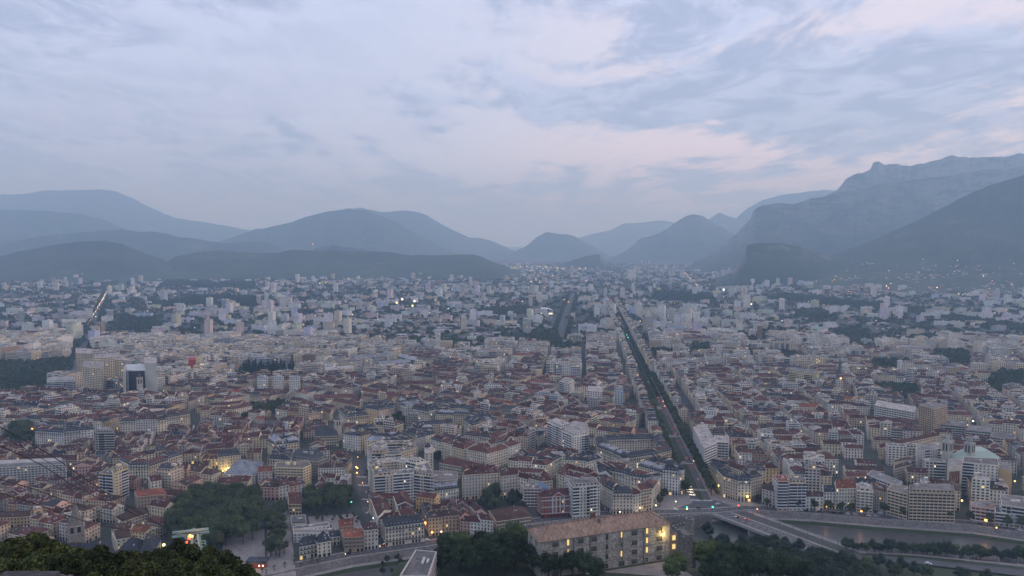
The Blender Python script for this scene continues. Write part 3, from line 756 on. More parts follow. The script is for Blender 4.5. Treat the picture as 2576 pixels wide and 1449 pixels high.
def ring(pts, h, D=14, w=(13, 24), styles=(('tile', 3), ('mansard', 1)), roofs=OLDR, walls=OLDW, var=2.2, modern=.08, force=False, rh=None):
    q = ccw(pts); n = len(q)
    ins = inset(q, D)
    if area(ins) < 60 or any(ln(sub(q[i], q[(i+1) % n])) < D for i in range(n)) and area(q) < 900:
        D = min(D, 9); ins = inset(q, D)
    solid = area(ins) < 30
    if solid and n == 4:      # one row, split along the long axis
        e = [ln(sub(q[(i+1) % 4], q[i])) for i in range(4)]
        if e[0]+e[2] < e[1]+e[3]: q = q[1:]+q[:1]; e = e[1:]+e[:1]
        k = max(1, int(round((e[0]+e[2])/2/R.uniform(*w))))
        for i in range(k):
            t0, t1 = i/k, (i+1)/k
            s_ = pick(styles)
            spec([lerp(q[0], q[1], t0), lerp(q[0], q[1], t1), lerp(q[3], q[2], t1), lerp(q[3], q[2], t0)], h+R.uniform(-var, var), s_, pick(walls), pick(roofs), hip0=(i == 0 and R.random() < .5), hip1=(i == k-1 and R.random() < .5), force=force, rh=rh)
        return
    for i in range(n):
        a, b = q[i], q[(i+1) % n]; c, d = ins[(i+1) % n], ins[i]
        L = ln(sub(b, a))
        if L < 6 or area([a, b, c, d]) < 20: continue
        k = max(1, int(round(L/R.uniform(*w)))); ts = [0]
        for j in range(1, k): ts.append((j+R.uniform(-.2, .2))/k)
        ts.append(1)
        st0, rf0, hh = pick(styles), pick(roofs), h+R.uniform(-1, 1)
        for j in range(k):
            if R.random() < .55: st0, rf0 = pick(styles), pick(roofs)
            if R.random() < .7: hh = h+R.uniform(-var, var)
            s_, r_, w_, hx = st0, rf0, pick(walls), hh
            if R.random() < modern: s_, r_, w_, hx = R.choice(['flat', 'flatb', 'ribbon']), pick([('flat grey', 2), ('flat pale', 1)]), pick(MODW), h+R.uniform(0, 8)
            t0, t1 = ts[j], ts[j+1]
            spec([lerp(a, b, t0), lerp(a, b, t1), lerp(d, c, t1), lerp(d, c, t0)], hx, s_, w_, r_, force=force, rh=rh)
    # courtyard infill
    ii = inset(q, D+3)
    if area(ii) > 250 and n == 4:
        f = R.uniform(.35, .5)
        if R.random() < .6: spec([lerp(ii[0], ii[1], f+.12), lerp(ii[0], ii[1], .96), lerp(ii[3], ii[2], .96), lerp(ii[3], ii[2], f+.12)], h*R.uniform(.3, .8), R.choice(['tile', 'tile', 'flat']), pick(walls), pick(roofs))
        else: MASS.append((*lerp(ii[1], ii[2], .5), 0, R.uniform(4, 6), R.uniform(7, 11)))
        spec([lerp(ii[0], ii[1], .1), lerp(ii[0], ii[1], f), lerp(ii[3], ii[2], f), lerp(ii[3], ii[2], .1)], h*R.uniform(.25, .6), R.choice(['tile', 'flat']), pick(walls), pick(roofs))
def slabs(q, h, walls=MODW, st=None):
    spec(q, h, st or R.choice(['flatb', 'flatb', 'flat', 'ribbon']), pick(walls), pick([('flat grey', 3), ('flat pale', 2)]))

# ------------------------------------------------------------------ trees (shared meshes)
def crown_mesh(name, seed, r=4.5, hz_=1.25, n=1500, s=.55, lobes=11, base=3.0, c0=(.05, .075, .03), core=True, tall=False, lr=(.36, .56)):
    rnd = np.random.RandomState(seed); V, F_, T = [], [], []
    LB = []
    for i in range(lobes):
        if tall: t = i/(lobes-1); LB.append((rnd.uniform(-.3, .3), rnd.uniform(-.3, .3), base+t*r*4.2, r*(.55 if t > .8 else .8)*(1-.45*t)))
        else:
            a = rnd.uniform(0, 6.28); e = rnd.uniform(-.35, 1.0); k = r*.58*math.sqrt(max(.05, 1-e*e*.8))
            LB.append((k*math.cos(a), k*math.sin(a), base+r*hz_*.75+e*r*hz_*.55, r*rnd.uniform(*lr)))
    if not tall: LB.append((0, 0, base+r*hz_*.8, r*(.62 if lr[0] > .3 else .42)))
    tt = np.array([l[3]**2 for l in LB]); pr = tt/tt.sum(); vi = 0
    ch = rnd.choice(len(LB), n, p=pr)
    for k in range(n):
        x, y, z, rr = LB[ch[k]]
        d = rnd.normal(size=3); d /= np.linalg.norm(d); 
        if d[2] < -.5: d[2] = -d[2]
        c = np.array((x, y, z)) + d*rr*rnd.uniform(.80, 1.08)
        nn = d*.6 + rnd.normal(size=3)*.55; nn /= np.linalg.norm(nn)
        a = np.cross(nn, rnd.normal(size=3)); a /= np.linalg.norm(a); b = np.cross(nn, a); ss = s*rnd.uniform(.6, 1.35)
        a *= ss*.5; b *= ss*.5*rnd.uniform(.55, 1)
        V += [tuple(c-a*.9-b*.2), tuple(c-b), tuple(c+a), tuple(c+b*.8-a*.1)]; F_.append((vi, vi+1, vi+2, vi+3)); vi += 4
        g = rnd.uniform(.35, 1.75); h_ = rnd.uniform(-.15, .25); T.append((c0[0]*g*(1+h_), c0[1]*g, c0[2]*g*(1-h_*.5), 1))
    if core:
        import bmesh
        bm = bmesh.new(); bmesh.ops.create_icosphere(bm, subdivisions=1, radius=1); iv = [v.co.copy() for v in bm.verts]; fi = [[v.index for v in f.verts] for f in bm.faces]; bm.free()
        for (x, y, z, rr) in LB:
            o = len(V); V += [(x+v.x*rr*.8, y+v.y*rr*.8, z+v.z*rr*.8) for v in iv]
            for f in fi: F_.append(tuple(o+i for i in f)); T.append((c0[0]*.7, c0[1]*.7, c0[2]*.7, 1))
    me = bpy.data.meshes.new(name); me.from_pydata(V, [], F_); me.materials.append(MAT['leaf'])
    a = me.attributes.new('tint', 'FLOAT_COLOR', 'FACE'); a.data.foreach_set('color', np.array(T, dtype=np.float32).ravel()); me.update()
    return me, LB
def trunk_mesh(LB, base, r0=.35):
    mb = MB(); mb.bar((0, 0, -1), (0.1, 0, base), r0, 'bark', (.08, .065, .05), 7, r0*.75)
    top = (0.1, 0, base)
    for l in LB[:6]: mb.bar(top, (l[0]*.8, l[1]*.8, l[2]), r0*.5, 'bark', (.08, .065, .05), 5, r0*.18)
    return mb.mesh('trunk')
TREES = {}
def kind_tree(k, *a, base=3.0, r0=.35, **kw):
    me, LB = crown_mesh('crown', *a, base=base, **kw); TREES[k] = (me, trunk_mesh(LB, base+.6, r0))
for i in range(3):
    kind_tree('plane%d' % i, 10+i, r=6.8, n=2600, s=.75, lobes=16, base=4.5, c0=(.062, .085, .034), r0=.45)
    kind_tree('street%d' % i, 20+i, r=3.6, n=1000, s=.6, lobes=8, base=3.0, c0=(.060, .078, .034))
    kind_tree('wood%d' % i, 30+i, r=5.0, n=1900, s=.55, lobes=12, base=2.5, c0=(.036, .055, .026), r0=.35)
kind_tree('light', 44, r=5.0, n=1900, s=.55, lobes=12, base=2.5, c0=(.065, .095, .035))
kind_tree('cypress', 50, r=1.9, n=700, s=.5, lobes=7, base=1.0, c0=(.022, .036, .022), tall=True, r0=.25)
for i in range(2): kind_tree('near%d' % i, 60+i, r=4.3, n=9500, s=.34, lobes=38, base=2.5, c0=(.042, .056, .016), r0=.25, lr=(.15, .27))
def palm():
    mb = MB(); rnd = random.Random(3)
    for i in range(16):
        a = i*2.4; dx, dy = math.cos(a), math.sin(a); el = rnd.uniform(-.1, .9); p = (0, 0, 3.6); prev = p
        for k in range(4):
            t = (k+1)/4; nx = (dx*2.0*t, dy*2.0*t, 3.6+el*1.4*t-1.6*t*t)
            w = .35*(1-t*.7); mb.poly([(prev[0]-dy*w, prev[1]+dx*w, prev[2]), (prev[0]+dy*w, prev[1]-dx*w, prev[2]), (nx[0]+dy*w*.8, nx[1]-dx*w*.8, nx[2]), (nx[0]-dy*w*.8, nx[1]+dx*w*.8, nx[2])], 'leaf', (.045, .06, .03)); prev = nx
    t = MB(); t.bar((0, 0, 0), (0, 0, 3.7), .3, 'bark', (.1, .08, .06), 7, .22)
    TREES['palm'] = (mb.mesh('crown'), t.mesh('trunk'))
palm()
NT = 0
ORDW = ['first', 'second', 'third', 'fourth', 'fifth', 'sixth', 'seventh', 'eighth', 'ninth', 'tenth', 'eleventh', 'twelfth', 'thirteenth', 'fourteenth', 'fifteenth', 'sixteenth', 'seventeenth', 'eighteenth', 'nineteenth']
def ordw(n):
    if n <= 19: return ORDW[n-1]
    t, r_ = divmod(n, 10); T_ = {2: 'twent', 3: 'thirt', 4: 'fort', 5: 'fift', 6: 'sixt', 7: 'sevent', 8: 'eight', 9: 'ninet'}[min(t, 9)]
    return T_+'ieth' if r_ == 0 else T_+'y-'+ORDW[r_-1]
def tree(kind, x, y, z, s, label, group, rot=None, name='tree', cat='tree', sz=None):
    global NT; NT += 1
    r = empty(name, (x, y, z), label, cat, group); rot = R.uniform(0, 6.28) if rot is None else rot
    for nm, me in (('crown', TREES[kind][0]), ('trunk', TREES[kind][1])):
        o = bpy.data.objects.new(nm, me); C.objects.link(o); o.parent = r
    r.rotation_euler = (0, 0, rot); r.scale = (s, s, sz or s*R.uniform(.9, 1.1)); return r
def mass_build(name, pts, nq, s, label):
    if not pts: return
    rnd = np.random.RandomState(5); P = np.array(pts); m = len(P)
    T = []
    vs = []; col = []
    for k in range(6):   # six templates
        d = rnd.normal(size=(nq, 3)); d /= np.linalg.norm(d, axis=1)[:, None]; d[:, 2] = np.abs(d[:, 2])*1.0 - .25
        c = d*(rnd.uniform(.7, 1.0, (nq, 1))); c[:, 2] = c[:, 2]*.5+.5
        nn = d*.7+rnd.normal(size=(nq, 3))*.5; nn /= np.linalg.norm(nn, axis=1)[:, None]
        a = np.cross(nn, rnd.normal(size=(nq, 3))); a /= np.linalg.norm(a, axis=1)[:, None]; b = np.cross(nn, a)
        ss = s*rnd.uniform(.7, 1.3, (nq, 1)); a = a*ss; b = b*ss*.8
        vs.append(np.stack([c-a, c-b, c+a, c+b], 1)); col.append(rnd.uniform(.6, 1.45, nq))
    allv = np.zeros((m, nq, 4, 3), np.float32); allc = np.zeros((m, nq, 4), np.float32)
    for i in range(m):
        k = rnd.randint(6); ang = rnd.uniform(0, 6.28); v = vs[k]; ca, sa = math.cos(ang), math.sin(ang)
        x = (v[..., 0]*ca-v[..., 1]*sa)*P[i, 3]+P[i, 0]; y = (v[..., 0]*sa+v[..., 1]*ca)*P[i, 3]+P[i, 1]; z = v[..., 2]*P[i, 4]+P[i, 2]
        allv[i] = np.stack([x, y, z], -1); g = col[k]*rnd.uniform(.7, 1.3); w = rnd.uniform(-.15, .2)
        allc[i, :, 0] = .052*g*(1+w); allc[i, :, 1] = .070*g; allc[i, :, 2] = .033*g; allc[i, :, 3] = 1
    nv = m*nq*4; me = bpy.data.meshes.new(name); me.vertices.add(nv); me.vertices.foreach_set('co', allv.ravel())
    me.loops.add(nv); me.loops.foreach_set('vertex_index', np.arange(nv, dtype=np.int32)); me.polygons.add(m*nq); me.polygons.foreach_set('loop_start', np.arange(0, nv, 4, dtype=np.int32))
    me.materials.append(MAT['leaf']); a = me.attributes.new('tint', 'FLOAT_COLOR', 'FACE'); a.data.foreach_set('color', allc.ravel()); me.update(calc_edges=True)
    o = bpy.data.objects.new(name, me); C.objects.link(o); tag(o, label, 'trees', kind='stuff')

# ------------------------------------------------------------------ named buildings and traced blocks (picture points are read at eave height)
CELL = set()
def one(pts, h, style, wall, roof, label=None, cat='building', name=None, ze=None, **k):
    q = atp(pts, h if ze is None else ze); mark(ccw(q))
    return spec(q, h, style, wall, roof, label=label, cat=cat, nm=name, force=True, **k)
def blk(pts, h, **k):
    q = ccw(atp(pts, h)); mark(inset(q, -4)); CELL.update(cells(inset(q, -8))); ring(q, h, force=True, **k)
MR = [('red-brown tiled', 7), ('brown tiled', 2), ('dark red tiled', 3), ('dark slate', 1)]
SL = [('dark slate', 7), ('grey zinc', 1), ('brown tiled', 1)]
MANS = (('mansard', 4), ('tile', 1)); TILE = (('tile', 6), ('mansard', 1))
WW = [('white', 3), ('off-white', 4), ('cream', 3), ('pale grey', 2)]

# quay fronts, left to right
one([(753,1376),(798,1367),(796,1352),(757,1358)], 11, 'mansard', 'off-white', 'dark slate', 'long white town house with slate hipped roof facing the palm-lined quay', 'town house', 'town_house', hip0=True, rh=5)
one([(798,1367),(833,1361),(824,1345),(795,1352)], 12.5, 'tile', 'off-white', 'dark slate', 'taller slate-roofed wing of white town house beside the walled garden', 'town house', 'town_house', hip0=True, hip1=True, rh=6.5)
one([(828,1352),(856,1349),(850,1338),(826,1341)], 7.5, 'tile', 'off-white', 'dark slate', 'small slate-roofed annex squeezed beside the white town house', 'house', 'house')
one([(738,1343),(849,1341),(841,1331),(738,1334)], 8, 'flatp', 'white', 'flat grey', 'flat-roofed white museum wing with planted roof behind the slate-roofed town house', 'museum', 'museum_building', attic=False)
one([(738,1333),(830,1324),(826,1315),(737,1326)], 8, 'flatp', 'white', 'flat grey', 'white rimmed flat museum roof next to the solar panels', 'museum', 'museum_building', attic=False)
one([(733,1320),(771,1318),(768,1296),(731,1298)], 6, 'flatp', 'pale grey', 'flat grey', 'low annex carrying a grid of solar panels beside the tree alley', 'annex', 'annex', attic=False)
one([(727,1268),(758,1268),(758,1238),(723,1238)], 11, 'tile', 'pale yellow', 'red-brown tiled', 'narrow yellow gabled house with red roof beside the garden trees', 'house', 'house', rh=5.5, hip0=False)
one([(866,1352),(915,1350),(908,1329),(858,1331)], 13, 'tile', 'tan', 'orange tiled', 'tan rendered house with orange-red roof and arched ground floor on the quay', 'apartment building', hip0=False)
one([(916,1335),(951,1331),(944,1313),(905,1316)], 17, 'tile', 'white', 'brown tiled', 'narrow white five-storey house with brown hipped roof on the quay corner', 'apartment building', hip0=True, hip1=True)
one([(853,1326),(890,1322),(889,1305),(850,1308)], 14, 'tile', 'tan', 'orange tiled', 'orange-roofed tan house behind the quay houses beside the garden', 'apartment building', hip0=True)
q = atp([(969,1325),(1067,1313)], 17); one([(969,1326),(1067,1314),(1058,1298),(962,1309)], 17, 'mansard', 'off-white', 'dark slate', 'long cream quay building with slate mansard and dormers behind parked cars', 'apartment building', hip0=True, hip1=True, rh=3)
blk([(950,1303),(1048,1294),(1022,1240),(928,1243)], 18, roofs=[('red-brown tiled', 8), ('dark red tiled', 3)], styles=TILE, walls=WW, modern=0)
blk([(1078,1308),(1155,1302),(1146,1262),(1060,1270)], 15, roofs=MR, styles=TILE, walls=[('tan', 5), ('beige', 2)], modern=0, w=(12, 16))
blk([(1157,1306),(1241,1316),(1200,1268),(1148,1262)], 14, roofs=MR, styles=TILE, walls=[('pale blue', 2), ('white', 3), ('pink', 1)], modern=0, w=(9, 13))
one([(1249,1312),(1336,1300),(1322,1276),(1230,1284)], 10, 'tile', 'beige', 'brown tiled', 'broad mansion with brown hipped roof and white pediment among dark trees', 'mansion', 'mansion', hip0=True, hip1=True, rh=7)
RED = one([(1362,1252),(1441,1247),(1430,1231),(1351,1241)], 20, 'tile', 'brown', 'dark red tiled', 'crimson-walled building with white pilasters, cornice bands and pediment', 'red building', 'red_building', hip0=True, rh=5); RED['wc'] = (.30, .055, .045)
one([(1317,1230),(1362,1230),(1356,1222),(1311,1222)], 18, 'ribbon', 'pale grey', 'flat grey', 'grey gridded office slab left of the crimson building', 'office building', attic=False)
one([(1441,1228),(1510,1222),(1499,1203),(1427,1209)], 30, 'flatb', 'white', 'flat grey', 'white ten-storey corner apartment block with rows of balconies by the crimson building', 'apartment block', attic=True)
blk([(1516,1226),(1542,1240),(1592,1240),(1640,1231),(1662,1200),(1600,1192),(1500,1170)], 21, roofs=MR+SL, styles=(('tile', 2), ('mansard', 2)), walls=WW, modern=0)
blk([(1605,1168),(1668,1186),(1706,1190),(1722,1183),(1700,1165),(1640,1150)], 24, roofs=SL, styles=MANS, walls=WW, modern=0)
# modern white cluster in the middle
blk([(942,1200),(1040,1192),(1092,1198),(1078,1165),(1010,1150),(928,1158)], 29, styles=(('flatb', 3), ('flat', 1)), roofs=[('flat grey', 3), ('flat pale', 1)], walls=[('off-white', 5), ('white', 3), ('cream', 1)], modern=0, w=(18, 30), var=1.5)
blk([(935,1143),(1010,1140),(1050,1128),(1040,1110),(960,1112),(925,1125)], 27, styles=(('flatb', 3), ('flat', 1)), roofs=[('flat grey', 3), ('flat pale', 1)], walls=[('off-white', 5), ('beige', 3)], modern=0, w=(16, 26), var=3)
one([(1068,1140),(1090,1140),(1088,1120),(1068,1120)], 24, 'flat', 'off-white', 'flat pale', 'blank cream block with rounded windowless wall next to the domed corner', 'building', attic=False)
one([(1080,1212),(1152,1208),(1150,1188),(1085,1185)], 11, 'ribbon', 'pale grey', 'flat grey', 'low hall with dark planted roof and white skylights amid the blocks', 'hall', attic=False)
one([(1072,1238),(1154,1228),(1152,1215),(1072,1224)], 13, 'mansard', 'white', 'grey zinc', 'long white building with grey metal mansard beside the green-roofed hall', 'building', rh=2)
blk([(1163,1197),(1258,1190),(1255,1172),(1162,1178)], 25, roofs=MR, styles=TILE, walls=[('cream', 4), ('off-white', 2)], modern=0, w=(18, 24), var=1)
blk([(1259,1200),(1303,1195),(1330,1202),(1360,1210),(1390,1207),(1378,1185),(1262,1180)], 23, roofs=MR, styles=TILE, walls=WW, modern=0, w=(12, 18))
one([(1105,1165),(1235,1186),(1243,1172),(1130,1148)], 14, 'tile', 'beige', 'dark red tiled', 'long building with dark red roof and a row of tall chimney stacks', 'building', hip0=True)
blk([(1083,1103),(1170,1130),(1200,1112),(1120,1086)], 21, roofs=MR, styles=TILE, walls=WW, modern=0)
blk([(1172,1132),(1225,1142),(1310,1116),(1280,1100),(1200,1118)], 21, roofs=[('red-brown tiled', 5), ('orange tiled', 1)], styles=TILE, walls=WW, modern=0)
blk([(1278,1158),(1373,1170),(1412,1150),(1310,1135)], 21, roofs=MR, styles=MANS, walls=WW, modern=0)
blk([(1413,1160),(1474,1163),(1516,1152),(1470,1140)], 20, roofs=SL, styles=TILE, walls=WW, modern=0)
blk([(1400,1190),(1470,1210),(1510,1195),(1420,1165)], 20, roofs=MR, styles=TILE, walls=WW, modern=0)
# slate civic building with corner dome
blk([(1503,1126),(1579,1154),(1654,1143),(1690,1134),(1665,1095),(1545,1098),(1498,1104)], 19, roofs=SL, styles=MANS, walls=[('off-white', 3), ('cream', 1)], modern=0, var=.4, w=(22, 34))
one([(1541,1087),(1632,1090),(1628,1082),(1545,1080)], 12, 'tile', 'cream', 'brown tiled', 'low arcaded wing with brown roof behind the slate-roofed civic building', 'building')
one([(1376,1063),(1412,1078),(1440,1070),(1400,1054)], 30, 'flatb', 'white', 'flat pale', 'bright white stepped apartment slab, left half of the tall pair', 'apartment block', attic=True)
one([(1412,1085),(1444,1100),(1482,1094),(1478,1068),(1440,1062)], 30, 'flatb', 'white', 'flat pale', 'bright white stepped apartment slab, right half of the tall pair', 'apartment block', attic=True)
one([(1546,983),(1567,985),(1566,973),(1547,972)], 33, 'flat', 'pale blue', 'flat grey', 'pale blue-grey tower block rising over the red roofs near the tree-lined avenue', 'tower block')
one([(1478,983),(1515,986),(1515,974),(1480,972)], 33, 'flat', 'white', 'flat pale', 'wide white tower block rising over the red roofs', 'tower block')
one([(1407,960),(1432,965),(1445,957),(1420,951)], 34, 'flatb', 'white', 'flat pale', 'white tower with balconies standing left behind the wide white tower block', 'tower block')
# right of the avenue
one([(1744,1076),(1772,1128),(1803,1115),(1775,1068)], 28, 'ribbon', 'white', 'flat pale', 'long white office block with flat roof flanking the avenue', 'office building', attic=False)
one([(1797,1112),(1833,1114),(1832,1098),(1797,1096)], 25, 'ribbon', 'white', 'flat pale', 'white office building with banded windows beside the long white block', 'office building')
blk([(1786,1162),(1820,1197),(1856,1208),(1890,1208),(1917,1202),(1900,1182),(1840,1160)], 22, roofs=SL[:1]+MR, styles=MANS, walls=[('beige', 3), ('cream', 2), ('off-white', 2)], modern=0)
one([(1917,1230),(1952,1238),(1955,1225),(1925,1215)], 16, 'tile', 'pale grey', 'brown tiled', 'small grey corner building with dark roof beside the pink tower', 'apartment building', hip0=True, hip1=True)
one([(1957,1212),(1983,1212),(1978,1196),(1946,1196)], 29, 'flatb', 'pink', 'orange tiled', 'pink nine-storey apartment tower on the right quay', 'apartment block', attic=False)
one([(1985,1217),(2028,1217),(2026,1203),(1985,1202)], 27, 'flatb', 'cream', 'flat grey', 'cream eight-storey block between the pink tower and low white house', 'apartment block')
one([(2028,1250),(2071,1250),(2070,1238),(2028,1238)], 14, 'tile', 'white', 'brown tiled', 'low white house with dark red roof on the right quay', 'apartment building')
one([(2072,1238),(2102,1238),(2100,1220),(2070,1220)], 17, 'tile', 'white', 'dark slate', 'white building with blue slate roof and tall window strips on the quay', 'apartment building')
one([(2103,1229),(2153,1228),(2150,1213),(2100,1213)], 21, 'tile', 'off-white', 'orange tiled', 'white balconied building with two bright red roofs on the quay', 'apartment building', rh=6)
one([(2155,1236),(2197,1240),(2190,1220),(2155,1218)], 20, 'flatb', 'white', 'flat pale', 'brilliant white modern building with sloping white roof on the quay', 'apartment building', attic=True)
one([(2198,1232),(2232,1240),(2230,1222),(2192,1214)], 20, 'flat', 'brown', 'dark red tiled', 'brown brick building behind the brilliant white modern one', 'apartment building', attic=False)
one([(2232,1232),(2283,1245),(2284,1225),(2245,1218)], 24, 'ribbon', 'beige', 'flat grey', 'angled lower wing of the large beige office building on the quay', 'office building', attic=False)
one([(2287,1240),(2403,1244),(2398,1222),(2287,1222)], 27, 'ribbon', 'beige', 'flat grey', 'large beige office building with banded windows facing the river', 'office building')
one([(2443,1274),(2503,1282),(2500,1262),(2440,1262)], 13, 'ribbon', 'pink', 'flat grey', 'low lavender-pink office with red sign at the right end of the quay', 'office building', attic=False)
one([(2503,1290),(2576,1298),(2570,1275),(2505,1270)], 12, 'flatb', 'white', 'flat grey', 'stepped white terraced flats at the right edge above the quay', 'apartment block')
one([(2520,1272),(2580,1280),(2575,1250),(2515,1245)], 19, 'flatb', 'off-white', 'flat grey', 'taller rear tier of the stepped white terraced flats', 'apartment block')
MUR = one([(2383,1172),(2420,1170),(2424,1155),(2388,1153)], 34, 'flat', 'off-white', 'flat pale', 'cream block with a brown painted mural on its blank end wall', 'apartment block', attic=False); MUR['fl'] = 1; MUR['blank'] = True
one([(2421,1164),(2513,1172),(2510,1155),(2424,1150)], 34, 'flatb', 'off-white', 'flat grey', 'massive cream apartment block with many small windows beside the mural', 'apartment block')
YE = one([(2514,1178),(2546,1186),(2540,1165),(2512,1160)], 32, 'flat', 'ochre', 'flat grey', 'blank ochre-yellow end block of the massive cream building', 'apartment block', attic=False); YE['blank'] = True
one([(2250,1165),(2312,1152),(2310,1145),(2248,1157)], 15, 'flat', 'cream', 'brown tiled', 'long low cream hall with rows of small windows, upper of two', 'building', attic=False)
one([(2250,1182),(2330,1160),(2330,1150),(2250,1170)], 14, 'flat', 'cream', 'brown tiled', 'long low cream hall with rows of small windows, lower of two', 'building', attic=False)
one([(2308,1136),(2378,1128),(2376,1112),(2306,1118)], 30, 'flatb', 'pale grey', 'flat grey', 'grey residential slab with reddish balconies left of the green roof', 'apartment block')
one([(2180,1195),(2260,1225),(2270,1213),(2195,1183)], 15, 'ribbon', 'pale blue', 'flat grey', 'pale blue modern building stretching back behind the brilliant white one', 'office building', attic=False)
one([(2130,1200),(2180,1197),(2178,1185),(2125,1187)], 17, 'tile', 'tan', 'red-brown tiled', 'tan brick building with red hipped roof behind the quay fronts', 'building', hip0=True, hip1=True)
one([(2212,1128),(2363,1096),(2360,1090),(2210,1120)], 17, 'tile', 'cream', 'dark red tiled', 'long cream college building with dark red roof and dormers', 'college')
one([(2200,1020),(2300,1038),(2304,1024),(2208,1008)], 25, 'ribbon', 'white', 'flat pale', 'long white banded office block beside the railway', 'office building')
one([(2311,1020),(2350,1030),(2385,1022),(2345,1010)], 38, 'flatp', 'tan', 'flat grey', 'brown-grey office tower with dark glass front beside the railway', 'office tower', attic=False)
for i, (x, y) in enumerate([(2365,1068), (2430,1082), (2490,1100)]):
    one([(x,y),(x+62,y+6),(x+66,y-8),(x+8,y-12)], 15, 'ribbon', 'grey', 'flat grey', 'dark low office cube beyond the railway, %s of three' % ('leftmost', 'middle', 'rightmost')[i], 'office building', attic=False)
one([(1985,938),(2054,945),(2060,934),(1990,928)], 30, 'flatb', 'pale yellow', 'flat grey', 'yellowish apartment slab near the clock church', 'apartment block')
# left
one([(-30,1178),(166,1167),(164,1155),(-30,1164)], 23, 'grid', 'off-white', 'flat grey', 'long slab with a pale square window grid at the left edge', 'apartment block', attic=True)
one([(47,1156),(193,1158),(196,1146),(47,1143)], 15, 'tile', 'pink', 'dark red tiled', 'long pink building with brown roof behind the gridded slab', 'building')
blk([(326,1171),(374,1170),(458,1142),(440,1122),(345,1138),(301,1158)], 20, roofs=MR, styles=MANS, walls=[('off-white', 3), ('cream', 2)], modern=0, w=(20, 30))
one([(391,1186),(430,1189),(461,1178),(450,1166),(400,1172)], 21, 'flat', 'cream', 'dark slate', 'cream corner palace with dark mansard and round dormers by the park', 'apartment building')
one([(250,1192),(288,1196),(306,1188),(268,1178)], 25, 'flatb', 'pale yellow', 'flat grey', 'yellow apartment block with balconies, lower left part', 'apartment block', attic=False)
one([(289,1192),(322,1180),(318,1166),(282,1176)], 30, 'flatb', 'pale yellow', 'flat grey', 'yellow apartment block with balconies, taller right part', 'apartment block')
one([(379,1213),(406,1208),(402,1196),(372,1201)], 17, 'tile', 'white', 'dark red tiled', 'small white house with dark red gable near the park corner', 'apartment building')
one([(345,1250),(418,1243),(412,1228),(338,1237)], 14, 'tile', 'tan', 'orange tiled', 'long building with vivid orange roof beside the park', 'apartment building', hip1=True)
one([(308,1313),(371,1292),(358,1274),(288,1300)], 12, 'tile', 'beige', 'brown tiled', 'beige stone house with brown roof and rows of framed windows near the spire', 'house', 'house', hip0=True, hip1=True, rh=5)
one([(0,1303),(76,1299),(80,1285),(0,1288)], 10, 'tile', 'ochre', 'brown tiled', 'long ochre-yellow house with brown roof at the left edge', 'house', 'house')
one([(86,1286),(107,1281),(104,1272),(84,1276)], 16, 'flat', 'ochre', 'brown tiled', 'tall narrow yellow house beside the long ochre one', 'house', 'house', attic=False)
one([(348,1398),(386,1395),(404,1358),(368,1348)], 12, 'mansard', 'off-white', 'dark slate', 'slate-roofed palace wing with white ridge lines above the foreground trees', 'palace', 'palace_wing', hip0=True, hip1=True, rh=9)
one([(280,1398),(350,1392),(366,1360),(340,1352)], 10, 'tile', 'off-white', 'dark slate', 'dark slate palace roof descending behind the foreground trees', 'palace', 'palace_wing', hip0=True, hip1=True, rh=8)
one([(165,1400),(262,1400),(256,1375),(170,1372)], 9, 'tile', 'grey', 'dark slate', 'dark slate church nave roof beside the stone spire', 'church nave', 'church_nave', rh=7)
one([(292,1358),(330,1352),(318,1328),(282,1340)], 12, 'tile', 'off-white', 'brown tiled', 'pale house with brown roof between the spire and the slate palace', 'house', 'house', rh=5)
blk([(88,1085),(160,1090),(236,1084),(232,1066),(100,1066)], 21, roofs=MR+SL, styles=MANS, walls=WW, modern=.1)
one([(239,1090),(288,1090),(286,1078),(240,1078)], 30, 'flatb', 'grey', 'flat grey', 'grey modern block with dark balconies among red-roofed buildings', 'apartment block')
blk([(301,1062),(396,1058),(478,1045),(470,1030),(300,1048)], 21, roofs=MR, styles=MANS, walls=WW, modern=0)
blk([(504,1034),(590,1028),(634,1020),(625,1008),(508,1018)], 19, roofs=MR, styles=TILE, walls=[('off-white', 1), ('cream', 1)], modern=0)
LIT = one([(550,1150),(606,1143),(598,1132),(548,1138)], 20, 'mansard', 'cream', 'dark slate', 'brightly floodlit cream building with glowing yellow windows', 'apartment building', hip0=True, hip1=True)
one([(562,1192),(641,1196),(662,1162),(600,1154)], 12, 'tile', 'pale grey', 'grey zinc', 'hall with grey metal roofs and red skylights above the park', 'market hall', 'market_hall', hip0=True, hip1=True, rh=5)
one([(691,1177),(763,1179),(783,1171),(775,1160),(695,1164)], 20, 'flat', 'pale yellow', 'flat grey', 'yellow-cream building with five rows of small dark windows', 'apartment building', attic=False)
blk([(655,1224),(702,1225),(767,1213),(760,1203),(662,1208)], 14, roofs=MR, styles=TILE, walls=[('pale grey', 2), ('pink', 1), ('beige', 2)], modern=0, w=(9, 14))
one([(734,1155),(800,1163),(825,1152),(806,1136),(742,1133)], 18, 'flat', 'grey', 'dark slate', 'dark modern building with terraced black metal roof', 'building', attic=True)
blk([(673,1156),(730,1160),(738,1135),(690,1130)], 20, roofs=SL, styles=MANS, walls=WW, modern=0)
blk([(672,1109),(692,1120),(753,1113),(746,1098),(690,1094)], 20, roofs=[('grey zinc', 1)], styles=MANS, walls=WW, modern=0)
one([(792,1098),(852,1096),(846,1080),(795,1080)], 14, 'tile', 'cream', 'dark slate', 'church nave with dark pitched roof beside the clock tower', 'church', 'church_nave', rh=9, hip1=True)
blk([(862,1092),(906,1100),(953,1087),(928,1070),(884,1074)], 20, roofs=SL, styles=TILE, walls=WW, modern=0)
blk([(873,1046),(927,1040),(905,1026),(852,1030)], 22, roofs=SL, styles=MANS, walls=WW, modern=0)
